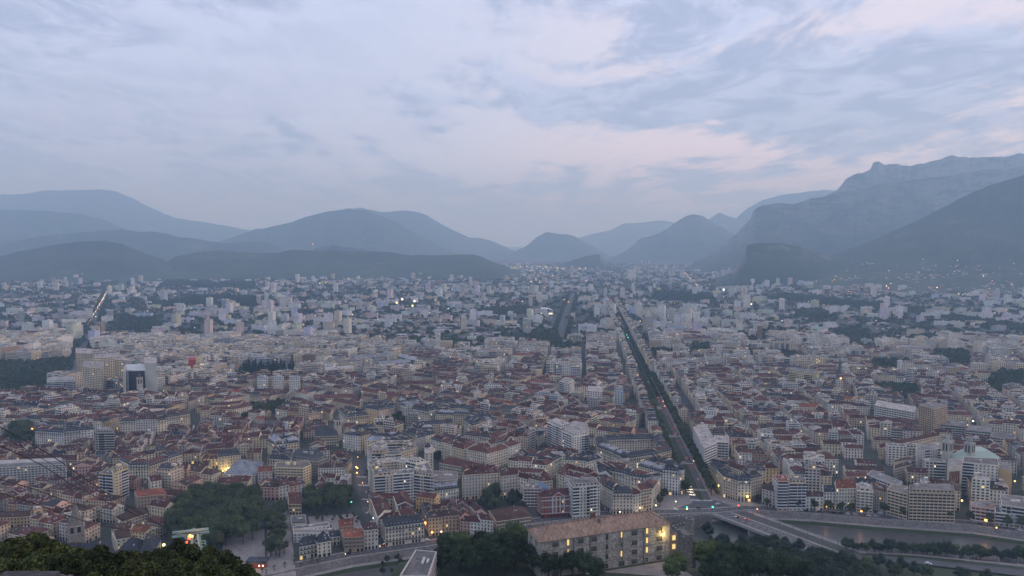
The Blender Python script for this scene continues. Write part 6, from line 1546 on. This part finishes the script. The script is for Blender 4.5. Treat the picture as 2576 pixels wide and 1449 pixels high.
# far city: slabs, towers, houses and trees
FAR = MB(); nfar = 0
def far_box(c, a, L, W, h, wc, rc, roof=None):
    u = (math.cos(a), math.sin(a)); n = (-u[1], u[0]); q = [(c[0]+u[0]*i*L/2+n[0]*j*W/2, c[1]+u[1]*i*L/2+n[1]*j*W/2) for i, j in ((-1, -1), (1, -1), (1, 1), (-1, 1))]
    z0 = slope_z(*c); FAR.prism(q, z0-3, z0+h, 'farwall', wc, 'roofing', rc)
    if roof:
        r0, r1 = lerp(q[0], q[3], .5), lerp(q[1], q[2], .5); z = z0+h
        FAR.poly([(*q[0], z), (*q[1], z), (*r1, z+2.5), (*r0, z+2.5)], 'roofing', rc); FAR.poly([(*q[2], z), (*q[3], z), (*r0, z+2.5), (*r1, z+2.5)], 'roofing', rc)
    elif h > 14:
        FAR.obox(lerp(q[0], q[2], R.uniform(.35, .65)), u, min(L*.3, 6), 3, z0+h, z0+h+2.5, 'plaster', wc)
y = 1760.0
while y < 9800:
    step = 36+(y-1760)*.013
    hw = y*.70+120; x = -hw
    while x < hw:
        X, Y = x+R.uniform(-.4, .4)*step, y+R.uniform(-.4, .4)*step*1.1; x += step*1.12
        px, py = proj(X, Y, 0)
        if (int(X//G), int(Y//G)) in OCC or py > 868: continue
        lim = interp(px, [0, 150, 430, 700, 1150, 1290, 1500, 1800, 2050, 2200, 2576], [708, 706, 696, 688, 684, 661, 660, 668, 690, 700, 722])
        if py < lim or slope_z(X, Y) > 25: continue
        g = green(X, Y); hlpy = (py-lim)
        t = R.random()
        den = .70 if g < .10 else .48 if g < .25 else .2
        if px < 450: den *= .75
        if px > 1950 and py < 800: den *= .7
        if t < den:
            far = Y > 4200
            tall = noise.noise((X*.0016, Y*.0012, 9)) > .12 and R.random() < .75
            if tall or R.random() < .28:
                L, W, h = R.uniform(22, 60), R.uniform(11, 15), R.uniform(14, 24)
                if R.random() < (.26 if tall else .05): L, W, h = R.uniform(17, 26), R.uniform(15, 20), R.uniform(32, 52)
                a = ANG_AV*-1+R.choice((0, math.pi/2, .5, -.4))*1.0+R.uniform(-.06, .06); col = WALLS[pick(MODW)]
                if area: far_box((X, Y), a, L, W, h, tuple(min(.74, c*R.uniform(.98, 1.22)) for c in col), R.choice([(.2, .195, .19), (.32, .31, .3), (.12, .115, .115)]))
            else:
                for _ in range(2):
                    L, W, h = R.uniform(9, 22), R.uniform(8, 12), R.uniform(5, 9); col = WALLS[pick(OLDW+[('white', 5)])]
                    rcol = R.choice([(.11, .065, .055), (.10, .06, .055), (.25, .23, .22), (.19, .11, .09)])
                    far_box((X+R.uniform(-14, 14), Y+R.uniform(-14, 14)), R.uniform(-.8, .8), L, W, h, tuple(min(.72, c*R.uniform(1., 1.2)) for c in col), rcol, roof=True)
                    if R.random() < .10: far_box((X, Y), R.uniform(-.3, .3), R.uniform(40, 80), R.uniform(25, 40), 8, (.5, .5, .5), (.36, .36, .36))
            for _ in range(2): MASS.append((X+R.uniform(-24, 24), Y-R.uniform(8, 26), 0, R.uniform(4, 8), R.uniform(7, 12)))
        elif t < den+.55:
            for _ in range(2): MASS.append((X+R.uniform(-18, 18), Y+R.uniform(-18, 18), 0, R.uniform(7, 12)*(1 if Y < 4000 else 1.4), R.uniform(9, 14)))
    y += step*1.05
# houses on the right-hand slope
for i in range(900):
    px = R.uniform(2010, 2600); Y = R.uniform(SLY-SLF+50, SLY-250); X = (px-CX)/F/CP*Y
    z = slope_z(X, Y)
    if noise.noise((X*.0025, Y*.0018, 4)) < -.02: continue
    p2 = proj(X, Y, z)
    if p2[1] < 645+max(0, (p2[0]-2450))*.3 or p2[1] > 742: continue
    if not (2060 < p2[0]): continue
    col = WALLS[pick(OLDW+[('white', 6)])]; far_box((X, Y), R.uniform(-.6, .6), R.uniform(8, 16), R.uniform(7, 10), R.uniform(4, 7), tuple(min(.6, c*.95) for c in col), (.15, .09, .08), roof=True)
# villages at the foot of the hills
for (px, py, w, h, n_) in ((180,690,70,5,26),(760,690,60,6,14),(490,680,35,8,26),(600,692,50,8,26),(820,700,60,6,22),(960,702,50,4,20),(1100,698,90,4,30)):
    for i in range(n_):
        p = at(px+R.uniform(-w, w), max(py+R.uniform(-h, h), 678)); far_box(p, R.uniform(-.5, .5), R.uniform(12, 30), 11, R.uniform(6, 14), (.62, .6, .56), (.3, .28, .27), roof=True)

# ------------------------------------------------------------------ raise the buildings
import time as _t; _t0 = _t.time()
def score(s):
    c = cen(s['q']); px, py = proj(*c, s['h'])
    if not (-10 < px < 2586 and py < 1460): return -1
    dd = c[0]**2+c[1]**2; return (area(s['q'])+25*s['h'])*math.sqrt(s['h'])/dd*(40 if s.get('label') else 3 if s.get('force') else 1)
def catof(s):
    if s.get('cat') and s.get('label'): return s['cat']
    if s.get('cat'): return s['cat']
    if s['style'] in ('tile', 'mansard'): return 'apartment building' if s['h'] > 9.5 else 'house'
    return 'apartment block'
NAMES = {'apartment building': 'apartment_building', 'apartment block': 'apartment_block', 'house': 'house', 'tower block': 'tower_block', 'office building': 'office_building', 'building': 'building', 'barracks': 'barracks_wing'}
groups = {}
for s in SPECS: s['k'] = catof(s); s['sc'] = s.get('sc', (.055, .062, .075)); s['score'] = score(s); groups.setdefault(s['k'], []).append(s)
LIMIT = {'apartment building': 300, 'apartment block': 200, 'house': 120}
things, rest = [], []
for k, L in groups.items():
    L.sort(key=lambda s: -s['score']); n = LIMIT.get(k, 300); ok = [s for s in L[:n] if s['score'] > 0]
    things += ok; ids = set(id(s) for s in ok); rest += [s for s in L if id(s) not in ids and (-120 < proj(*cen(s['q']), 0)[0] < 2700)]
LM = [('the stone barracks', (1510,1370), None), ('the church spire in the old town', (193,1340), 0), ('the large park', (545,1300), 0), ('the clipped tree alley', (692,1340), 0), ('the gravel garden', (835,1310), 0), ('the yellow gabled house', (742,1260), 0),
      ('the crimson building', (1400,1290), 0), ('the avenue head', (1770,1262), 0), ('the bridge', (1880,1310), 0), ('the pink tower', (1968,1265), 0), ('the large beige office', (2345,1300), 0), ('the green copper roof', (2450,1200), 0),
      ('the domed slate civic building', (1590,1170), 0), ('the lamplit square', (1000,1070), 0), ('the clock tower', (850,1107), 0), ('the floodlit building', (575,1170), 0), ('the gridded slab', (80,1205), 0), ('the black glass tower', (340,985), 0),
      ('the beige towers', (240,965), 0), ('the cypress grove', (670,945), 0), ('the three white cubes', (700,985), 0), ('the slender clock spire', (2111,985), 0), ('the railway tracks', (2350,1100), 0), ('the bright white stepped pair', (1430,1130), 0),
      ('the wide white tower', (1497,1040), 0), ('the long white office block', (1775,1170), 0), ('the green-roofed hall', (1120,1210), 0), ('the blank cream block', (1080,1165), 0), ('the brown-roofed mansion', (1285,1320), 0), ('the campanile', (353,1010), 0),
      ('the long barracks quadrangle', (900,1020), 0), ('the grey mansard barracks', (970,915), 0), ('the yellowish slab', (2020,985), 0), ('the mural', (2400,1240), 0), ('the vivid red slanted building', (484,935), 0), ('the white quay town house', (790,1405), 0), ('the railway office tower', (2350,1060), 0)]
LMW = [(n, at(*p)) for n, p, _ in LM]
ORD = ['', 'second ', 'third ', 'fourth ', 'fifth ', 'sixth ', 'seventh ', 'eighth ', 'ninth ', 'tenth ', 'eleventh ', 'twelfth ', 'thirteenth ', 'fourteenth ', 'fifteenth ', 'sixteenth ', 'seventeenth ', 'eighteenth ', 'nineteenth ', 'twentieth ']
NUM = {1: 'one', 2: 'two', 3: 'three', 4: 'four', 5: 'five', 6: 'six', 7: 'seven', 8: 'eight', 9: 'nine', 10: 'ten', 11: 'eleven', 12: 'twelve'}
bins = {}
for s in things:
    if s.get('label'): continue
    c = cen(s['q']); j = min(range(len(LMW)), key=lambda i: ln(sub(c, LMW[i][1]))); d = ln(sub(c, LMW[j][1]))
    what = {'apartment building': 'building', 'apartment block': 'flat-roofed block', 'house': 'house', 'tower block': 'tower', 'barracks': 'barracks wing', 'building': 'building', 'office building': 'office'}[s['k']]
    rt = s['roofn'] + (' roof' if s['k'] != 'apartment block' else '')
    if s['style'] == 'mansard': rt = s['roofn'].replace(' tiled', '')+' mansard'
    fl = NUM.get(s['fl'], 'many')
    desc = '%s %s-storey %s%s' % (s['wall'], fl, what, '' if what in ('flat-roofed block', 'tower') else ' with '+rt)
    bins.setdefault((desc, j), []).append((d, s))
for (desc, j), L in bins.items():
    L.sort(key=lambda t: t[0])
    for i, (d, s) in enumerate(L):
        if i == 0: lab = '%s, %s %s' % (desc, 'closest to' if len(L) > 1 else 'near', LMW[j][0])
        else: lab = '%s, %s closest to %s' % (desc, ordw(i+1), LMW[j][0])
        s['label'] = lab
IND = 0
def newP(): return {k: MB() for k in ('wall', 'roof', 'windows', 'balcony', 'dormer', 'chimney', 'trim')}
things.sort(key=lambda s: -s['score'])
for s in things:
    c = cen(s['q']); d = ln(c); nm = s.get('nm') or NAMES.get(s['k'], s['k'].replace(' ', '_'))
    root = empty(nm, (*c, s.get('z0', 0)), s['label'], s['k'], {'apartment building': 'apartment buildings of the town', 'apartment block': 'modern apartment blocks', 'house': 'houses of the old town', 'tower block': 'tower blocks of the town'}.get(s['k']))
    P = newP(); P['root'] = root; st = s['style']
    ind = (d < 1000 and IND < 5200 and st not in ('grid',))
    n0 = len(C.objects)
    if s.get('blank'): s2 = dict(s, style='flat'); P['wall'].prism(s['q'], -.5, s['h'], 'plaster', s['wc']); P['roof'].prism(inset(s['q'], .4), s['h'], s['h']+.3, 'roofing', s['rc'])
    elif st == 'grid':      # square window grid
        s2 = dict(s, style='none'); P['wall'].prism(s['q'], -.5, s['h'], 'plaster', (.20, .20, .21)); P['roof'].prism(s['q'], s['h'], s['h']+.5, 'roofing', s['rc'])
        k_ = inset(s['q'], 3.5); P['roof'].prism(k_, s['h']+.5, s['h']+3, 'plaster', (.4, .38, .36))
        for i in range(4):
            a, b = s['q'][i], s['q'][(i+1) % 4]; L = ln(sub(b, a)); u = unit(sub(b, a)); n = (u[1], -u[0])
            if -(n[0]*a[0]+n[1]*a[1]) < 0: continue
            if L < 25: slab(P['trim'], a, u, n, 0, L, 0, s['h'], .4, 'plaster', (.52, .48, .46)); continue
            nc = int(L/3.3); nr_w = 9
            for x in range(nc+1): slab(P['balcony'], a, u, n, x*L/nc-.28, x*L/nc+.28, 0, s['h'], .8, 'plaster', (.62, .60, .56))
            for z in range(nr_w+1): slab(P['balcony'], a, u, n, 0, L, z*s['h']/nr_w-.25, z*s['h']/nr_w+.25, .82, 'plaster', (.62, .60, .56))
            for x in range(nc):
                for z in range(nr_w):
                    o = bpy.data.objects.new('window', WM['lit' if R.random() < .02 else 'pale']); C.objects.link(o); o.parent = root; IND += 1
                    p = add(add(a, u, (x+.5)*L/nc), n, .02); o.location = (p[0]-c[0], p[1]-c[1], z*s['h']/nr_w+.5); o.rotation_euler = (0, 0, math.atan2(u[1], u[0])); o.scale = (1.3, 1, .75)
                    if IND > 300 and z == 0: pass
    elif st == 'blackglass':
        P['wall'].prism(s['q'], -.5, s['h'], 'glass', (.02, .02, .03)); P['roof'].prism(inset(s['q'], -.4), s['h'], s['h']+1.5, 'plaster', (.6, .6, .6))
        a, b = s['q'][0], s['q'][1]
        for i in range(4):
            a, b = s['q'][i], s['q'][(i+1) % 4]; L = ln(sub(b, a)); u = unit(sub(b, a)); n = (u[1], -u[0])
            if -(n[0]*a[0]+n[1]*a[1]) < 0: continue
            for z in range(3, int(s['h']), 4): slab(P['trim'], a, u, n, 2, L-2, z, z+.5, .15, 'metal', (.09, .09, .11))
            for x in (0, L*.10): slab(P['trim'], a, u, n, x, x+2.2, 0, s['h'], .7, 'plaster', (.5, .5, .5))
            slab(P['trim'], a, u, n, L-2.2, L, 0, s['h'], .7, 'plaster', (.5, .5, .5))
    else:
        raise_building(s, P, 2 if d < 900 else 1 if d < 2200 else 0, ind)
        IND += len(C.objects)-n0 if ind else 0
    for k in ('wall', 'roof', 'windows', 'balcony', 'dormer', 'chimney', 'trim'):
        if P[k].f: P[k].build({'windows': 'windows', 'trim': 'cornice', 'chimney': 'chimneys', 'dormer': 'dormers', 'balcony': 'balconies'}.get(k, k), root, kind=None if k in ('wall', 'roof') else 'stuff')
P = {}; big = MB()
for k in ('wall', 'roof', 'windows', 'balcony', 'dormer', 'chimney', 'trim'): P[k] = big
P['root'] = None
for s in rest:
    d = ln(cen(s['q'])); raise_building(s, P, 1 if d < 1150 else .5 if d < 2000 else 0, False)
big.build('distant_buildings', kind='stuff', label='closely packed red-roofed and pale buildings filling the middle of the town', cat='buildings')
FAR.build('far_buildings', kind='stuff', label='pale far slabs, towers and houses of the outer city', cat='buildings')
print('specs', len(SPECS), 'things', len(things), 'rest', len(rest), 'indwin', IND, 'mass', len(MASS), 'trees', NT, 't', _t.time()-_t0)
nearm = [m_ for m_ in MASS if m_[1] < 1500]; midm = [m_ for m_ in MASS if 1500 <= m_[1] < 3000]; farm = [m_ for m_ in MASS if m_[1] >= 3000]
mass_build('tree_cover', nearm, 220, .16, 'tree crowns filling courtyards and gardens of the middle town')
mass_build('tree_cover', midm, 70, .26, 'dark green tree belts among the modern blocks')
mass_build('tree_cover', farm, 26, .45, 'dark far tree cover between the outer suburbs')

# red building trim and pediment
q = RED['q']; i_ = min(range(4), key=lambda i: lerp(q[i], q[(i+1) % 4], .5)[1]); a, b = q[i_], q[(i_+1) % 4]; u = unit(sub(b, a)); n = (u[1], -u[0]); W = ln(sub(b, a))
ro = [o for o in C.objects if o.name.startswith('red_building') and o.type == 'EMPTY'][0]
mb = MB(); WH = (.68, .66, .62)
for z in (4, 10.2, 16.6, 19.6): slab(mb, a, u, n, -.2, W+.2, z, z+.7, .35, 'plaster', WH)
for f in (.36, .47, .6, .72): slab(mb, a, u, n, W*f-.5, W*f+.5, 4, 20, .3, 'plaster', WH)
mb.poly([(*add(add(a, u, W*.32), n, .4), 20.2), (*add(add(a, u, W*.76), n, .4), 20.2), (*add(add(a, u, W*.54), n, .4), 24.4)], 'plaster', WH)
mb.poly([(*add(add(a, u, W*.38), n, .45), 20.8), (*add(add(a, u, W*.70), n, .45), 20.8), (*add(add(a, u, W*.54), n, .45), 23.5)], 'plaster', (.3, .06, .05))
mb.build('pediment', ro)
# floodlit building
c = cen(LIT['q'])
mid = lerp(LIT['q'][0], LIT['q'][1], .5)
for i in range(4):
    a, b = LIT['q'][i], LIT['q'][(i+1) % 4]; u = unit(sub(b, a)); n = (u[1], -u[0]); L = ln(sub(b, a))
    if -(n[0]*a[0]+n[1]*a[1]) < 0: continue
    for f in (.25, .75): p = add(lerp(a, b, f), n, 5); plight(*p, 3, 1500, (1, .78, .35))

# ------------------------------------------------------------------ street lights, lit windows of the far city
def lamp(px, py, m, s=.5, z=6.5, label=None, light=0, grp='street lamps along the streets'):
    x, y = at(px, py, z); r = empty('street_lamp', (x, y, 0), label or 'street lamp with glowing head on a slim post', 'street lamp', grp if not label else None)
    mb = MB(); mb.bar((x, y, 0), (x, y, z), .1, 'metal', (.1, .1, .1), 5); mb.build('post', r)
    mb = MB(); mb.bar((x, y, z-s*.2), (x, y, z+s), s, m, (1, 1, 1), 7); mb.build('lamp_head', r)
    if light: plight(x, y, z-1.2, light, {'lampw': (1, .75, .4), 'lampo': (1, .5, .15), 'lampy': (1, .75, .2), 'lampc': (1, 1, 1), 'green': (.1, 1, .5), 'red': (1, .1, .1), 'blue': (.2, .3, 1)}[m])
for px, py, m, s, l in ((568,1182,'lampy',.9,900),(575,1178,'lampy',.9,500),(560,1186,'lampy',.8,500),(518,1161,'lampy',.8,300),(675,1153,'lampo',.8,400),(896,1175,'lampo',.8,500),(899,1178,'lampy',.7,400),(898,1190,'lampo',.8,400),(1071,1316,'lampo',1.1,900),(1080,1328,'lampy',.7,400),
        (1087,1340,'lampo',.9,400),(1110,1338,'lampw',.6,250),(412,1372,'lampy',1.1,900),(369,1326,'lampo',.7,200),(940,1304,'lampc',.7,150),(857,1265,'lampc',.5,100),(884,1263,'green',.5,60),(799,1260,'lampc',.5,60),(923,1060,'lampw',.9,500),(948,1062,'lampw',.9,500),(935,1076,'lampy',.8,300),
        (962,1080,'lampy',.5,200),(990,1068,'lampw',.4,120),(1010,1064,'lampw',.4,120),(1030,1058,'lampw',.4,120),(1045,1062,'lampw',.4,0),(908,1063,'lampo',1.0,500),(1040,1040,'lampo',.7,200),(1192,1163,'blue',.7,60),(1808,1222,'lampy',.8,300),(1823,1232,'lampy',.9,500),(1832,1234,'lampy',.9,300),(1840,1237,'lampy',.9,500),
        (1845,1240,'lampw',.9,300),(1880,1250,'lampy',1.0,300),(1776,1122,'lampc',1.0,500),(1650,1272,'lampw',.6,250),(1728,1277,'green',.6,100),(1728,1281,'lampy',.6,0),(1793,1276,'green',.7,80),(1858,1272,'red',.6,40),(1485,1075,'lampo',1.0,300),(1630,1100,'lampw',.8,200),(2167,1287,'lampo',.8,300),(2080,1275,'lampo',.9,300),
        (2480,1310,'lampo',1.2,700),(2420,1260,'lampy',.8,200),(2460,1280,'red',.8,150),(2507,1328,'lampo',.6,100),(2553,1211,'lampo',.8,100),(2255,1101,'lampy',1.2,200),(2338,1130,'lampy',.9,300),(2338,1125,'lampy',.7,100),(2356,1159,'lampy',.7,200),(2095,993,'red',1.6,100),(2132,1005,'lampy',1.3,300),(2170,1012,'lampw',.8,0),
        (470,926,'lampw',.5,0),(762,938,'lampy',1.4,200),(850,990,'lampo',1.0,0),(948,941,'lampy',2.0,400),(985,944,'lampy',1.5,200),(167,942,'lampo',1.2,200),(80,1080,'lampo',1.3,300),(245,1117,'lampo',.8,0),(330,1130,'lampy',1.0,400),(332,1124,'lampo',.8,200),(628,1100,'lampy',.9,200),(676,1136,'lampy',.7,200),(710,1140,'lampy',.6,0),(2448,1060,'lampc',1.0,0),(900,1150,'lampo',.5,500),(912,1215,'lampo',.45,400),(925,1262,'lampo',.45,300),(1560,1288,'lampw',.5,500),(1610,1278,'lampw',.45,400),(1700,1262,'lampw',.45,400),(1905,1281,'lampo',.5,400),(1730,1215,'lampo',.45,400),(1790,1222,'lampo',.45,400),(1760,1130,'lampo',.5,500),(1745,1160,'lampo',.5,400),(1700,1060,'lampo',.6,600),(1668,1010,'lampo',.7,600),(1655,1000,'red',.5,0),(1672,1022,'lampo',.6,400),(1662,985,'lampy',.6,400)):  # later entries include extra street lamps added for warm glow pools
    lamp(px, py, m, s, light=l, grp='lit street lamps')
LT = MB()
def dot(px, py, m, s, z=8):
    s *= .72
    if py < 664: return
    p = at(px, py, 0); X, Y = p; zz = z
    if slope_z(X, Y) > 15: return
    LT.bar((X, Y, zz), (X, Y, zz+2*s), s, m, (1, 1, 1), 5)
EM = ['lampw', 'lampo', 'lampy', 'lampc', 'lampw', 'lampw']
for i in range(26): t = i/25; dot(278-t*56+R.uniform(-1.5, 1.5), 722+t*100, R.choice(['lampw', 'lampo', 'lampw', 'lampo']), 2.0-1.2*t)
for i in range(75): dot(R.uniform(1240, 1480), R.gauss(674, 3.5), R.choice(['lampy', 'lampw', 'lampy']), R.uniform(1.8, 4))
for i in range(70): dot(R.uniform(1280, 1480), R.uniform(680, 715), R.choice(EM), R.uniform(1, 2.2))
for i in range(300): dot(R.uniform(0, 2576), R.triangular(690, 860, 705), R.choice(EM), R.uniform(.6, 1.5))
for i in range(90): dot(R.uniform(0, 2576), R.uniform(860, 1000), R.choice(EM), R.uniform(.35, .6))
for i in range(16): t = i/15; dot(1722+t*32, 688+t*34, R.choice(['lampy', 'lampw', 'lampo']), 1.9)
for px, py, m, s in ((2188,730,'lampy',6),(2216,733,'lampw',4),(2244,734,'lampw',4),(1820,734,'lampc',5),(1012,760,'lampw',5),(1043,764,'lampw',4),(998,768,'lampy',4),(1038,776,'lampy',4),(1210,640,'lampw',4),(1222,640,'lampw',4),(730,700,'lampc',3),(2455,735,'lampy',3),(2520,745,'lampy',3),(1580,857,'green',1.1),(1577,850,'green',.9),
        (820,716,'lampy',3),(805,716,'lampy',3),(1975,740,'lampw',3),(1862,770,'lampc',3),(1890,771,'lampw',3),(2110,718,'lampo',4),(2130,680,'lampo',4),(2010,690,'lampo',4),(1990,692,'lampo',3),(1095,762,'lampw',2),(1120,800,'lampw',2),(1420,760,'lampy',3),(1430,765,'lampo',2)):
    dot(px, py, m, s)
for i in range(46):
    Y = R.uniform(SLY-SLF, SLY-700); X = R.uniform(2050, 2570); X = (X-CX)/F/CP*Y; zz = slope_z(X, Y)+9
    if proj(X, Y, zz)[1] < 650: continue
    s = R.uniform(.7, 1.8); LT.bar((X, Y, zz), (X, Y, zz+2*s), s, R.choice(['lampo', 'lampw', 'lampo']), (1, 1, 1), 5)
for i in range(34):   # traffic down the avenue
    s = 700+i*i*3.2; p = avp(s, R.choice((-6, 6))); LT.bar((*p, 1), (*p, 2.4), .8+s*.0005, R.choice(['red', 'red', 'lampo', 'lampw']), (1, 1, 1), 5)
LT.build('distant_lights', kind='stuff', label='small yellow, white and orange lights sprinkled over the far city', cat='lights')

# ------------------------------------------------------------------ cars
def car_parts(col):
    b = MB(); pr = [(-2.1, .35), (2.1, .35), (2.15, .75), (1.2, .92), (.6, 1.42), (-1.3, 1.45), (-2.05, .95)]
    for s in (-1, 1): b.poly([(x, s*.86, z) for x, z in (pr if s < 0 else pr[::-1])], 'paint', col)
    for i in range(len(pr)):
        (x0, z0), (x1, z1) = pr[i], pr[(i+1) % len(pr)]; b.poly([(x0, .86, z0), (x0, -.86, z0), (x1, -.86, z1), (x1, .86, z1)][::-1], 'paint', col)
    w = MB()
    for s in (-1, 1): w.poly([(x, s*.875, z) for x, z in ((-1.5, .98), (.95, .98), (.55, 1.36), (-1.2, 1.38))], 'glass', GLASS)
    w.poly([(1.12, -.75, .97), (1.12, .75, .97), (.64, .75, 1.4), (.64, -.75, 1.4)], 'glass', GLASS); w.poly([(-1.95, -.75, 1.02), (-1.38, -.75, 1.42), (-1.38, .75, 1.42), (-1.95, .75, 1.02)], 'glass', GLASS)
    return b.mesh('body'), w.mesh('window')
wh_ = MB(); wh_.bar((0, -.12, 0), (0, .12, 0), .33, 'metal', (.03, .03, .03), 9); WHM = wh_.mesh('wheel')
hl = MB(); hl.bar((0, 0, 0), (.08, 0, 0), .16, 'head', (1, 1, 1), 6); HLM = hl.mesh('headlight'); hl = MB(); hl.bar((0, 0, 0), (-.08, 0, 0), .13, 'red', (1, 1, 1), 6); TLM = hl.mesh('tail_light')
hl = MB(); hl.bar((0, 0, 0), (.06, 0, 0), .13, 'metal', (.5, .5, .5), 6); HOFF = hl.mesh('headlight')
CC = {'white': (.75, .75, .75), 'black': (.02, .02, .025), 'silver': (.45, .46, .48), 'grey': (.16, .17, .18), 'red': (.35, .03, .03), 'blue': (.04, .07, .2)}
CM = {k: car_parts(v) for k, v in CC.items()}
def car(p, ang, col, label, group=None, lights=False, z=.02, s=1.0):
    r = empty('car', (*p, z), label, 'car', group); r.rotation_euler = (0, 0, ang); r.scale = (s, s, s)
    L = [('body', CM[col][0], (0, 0, 0)), ('window', CM[col][1], (0, 0, 0))]+[('wheel', WHM, (x, y, .33)) for x in (-1.3, 1.3) for y in (-.8, .8)]
    L += [('headlight', HLM if lights else HOFF, (2.12, y, .68)) for y in (-.62, .62)]+([('tail_light', TLM, (-2.08, y, .75)) for y in (-.62, .62)] if lights else [])
    for nm, me, lc in L: o = bpy.data.objects.new(nm, me); C.objects.link(o); o.parent = r; o.location = lc
avang = math.atan2(AU[1], AU[0])
for i, (s, w) in enumerate([(20,4.7),(20,6.8),(20,8.9),(28,4.7),(28,6.9),(29,9),(37,4.8),(37,7),(46,7),(47,4.8),(60,5),(74,6.8)]):
    car(avp(s, w), avang+math.pi, R.choice(['grey', 'silver', 'white', 'black']), 'car with bright headlights queuing at the avenue head', 'cars queuing with headlights at the avenue head', True)
for i, (s, w) in enumerate([(70,-7),(120,-5),(150,-5),(157,-7.5),(200,-7),(230,-5),(262,-5),(270,-7),(300,-8),(330,-5),(345,-7.5),(380,-7),(420,-5),(440,-7),(480,-5),(520,-7),(560,-7)]):
    car(avp(s, w), avang, R.choice(['grey', 'silver', 'red', 'black']), 'car driving away up the avenue with red tail lights', 'cars driving away up the avenue', True)
QA = {}
def quay_ang(px):
    a, b = at(px-8, interp(px-8, [p[0] for p in QUAY], [p[1] for p in QUAY])), at(px+8, interp(px+8, [p[0] for p in QUAY], [p[1] for p in QUAY])); return math.atan2(b[1]-a[1], b[0]-a[0])
for px, py, col, lit, lab in ((973,1396-26,'black',True,'dark car with bright headlights on the quay below the mansard building'),(1000,1372-8,'silver',True,'silver car with a lit headlight driving along the quay'),(1003,1363,'white',False,'white car parked below the cream quay building, left of three'),(1018,1360,'white',False,'white car parked below the cream quay building, middle of three'),
        (1036,1357,'white',False,'white car parked below the cream quay building, right of three'),(1054,1356,'grey',True,'grey car under the yellow lamp at the quay corner'),(1074,1360,'white',False,'white car turning at the zebra crossing beside the yellow lamp'),(876,1394,'black',True,'black car alone on the left quay road'),(963,1375,'red',True,'small car with glowing lamps entering the quay from the narrow street'),
        (1699,1284,'white',False,'white car crossing the square left of the bridge'),(1758,1279,'black',False,'black car in the middle of the square'),(1806,1269,'white',False,'white car turning into the avenue from the right'),(1918,1274,'silver',False,'silver car on the quay below the grey corner building'),(1929,1252,'black',False,'dark car beside the lamps at the curved facade'),(1570,1282,'silver',False,'silver car parked behind the barracks roof'),(1582,1285,'blue',False,'dark blue car parked behind the barracks roof'),
        (2120,1286,'grey',False,'grey car parked under quay trees before the red-roofed building'),(2215,1292,'white',False,'white car parked before the angled office wing'),(2240,1296,'silver',False,'silver car parked before the large beige office'),(2566,1335,'white',False,'white car at the right end of the quay'),(2409,1262,'white',False,'white car in the side street right of the beige office'),(2405,1275,'grey',False,'grey car in the side street right of the beige office')):
    car(at(px, py, 0), quay_ang(px)+(math.pi if lit else 0), col, lab, None, lit, z=.03, s=1.1)
for g, f, col, lab in ((.14,.33,'black','dark car with red lamps driving onto the bridge'),(.2,.40,'red','red car following on the bridge')): 
    car(L_(f, g), math.atan2(A1[1]-A0[1], A1[0]-A0[0])+math.pi, col, lab, None, True, z=1.03)
car(at(2335, 1420, 1.1), quay_ang(2335), 'white', 'white van driving on the near road at the lower right', None, False, z=1.12, s=1.25)
for px, py in ((918,1290),(905,1225),(925,1315),(912,1240),(940,1330)):
    car(at(px+9, py), math.radians(100), R.choice(['white', 'silver', 'black']), 'car parked along the street climbing beside the garden', 'cars parked beside the garden street')
for i, (px, py) in enumerate(((1476,1437),(1480,1444))): car(at(px, py, zb+1)[:2], .3, 'white', 'white parked car below the barracks, %s of two' % ('upper', 'lower')[i], z=zb+1.0)
car(at(1609, 1404, zb+1)[:2], -.6, 'grey', 'grey car lit by the yard lamp at the barracks door', z=zb+1.0)
for k in range(26):   # parked rows
    t = k/25; a, b = (st1[0], st1[1]) if t < .3 else (st1[1], st1[3]); tt = t/.3 if t < .3 else (t-.3)/.7; p = lerp(a, b, min(tt, .97)); u = unit(sub(b, a)); n = (-u[1], u[0])
    if R.random() < .8: car(add(p, n, -5.6), math.atan2(u[1], u[0]), R.choice(['white', 'silver', 'black', 'grey', 'blue']), 'car parked in the row along the street beside the garden', 'cars parked beside the garden street')
for k in range(34):
    px = 1975+k*17.5; yq = interp(px, [p[0] for p in QUAY], [p[1] for p in QUAY])
    if R.random() < .75: car(at(px, yq-6.5), quay_ang(px), R.choice(['white', 'silver', 'black', 'grey', 'silver', 'black']), 'car parked under the trees along the right quay', 'cars parked along the right quay')
# people in the park
pm = MB(); pm.bar((0, 0, 0), (0, 0, .85), .13, 'plaster', (.05, .05, .08), 6, .16); pm.bar((0, 0, .85), (0, 0, 1.45), .17, 'plaster', (.2, .2, .25), 7, .2); pm.bar((.2, 0, 1.4), (.25, 0, .85), .06, 'plaster', (.2, .2, .25), 5); pm.bar((-.2, 0, 1.4), (-.25, 0, .85), .06, 'plaster', (.2, .2, .25), 5); pm.bar((0, 0, 1.45), (0, 0, 1.75), .1, 'plaster', (.4, .28, .22), 7, .09)
PM = pm.mesh('person')
for px, py in ((604,1385),(608,1387),(602,1388),(620,1386),(585,1398),(690,1432),(700,1420)):
    o = bpy.data.objects.new('person', PM); C.objects.link(o); o.location = (*at(px, py), .02); tag(o, 'tiny standing figure in dark clothes on the sandy park ground', 'person', 'people in the park')
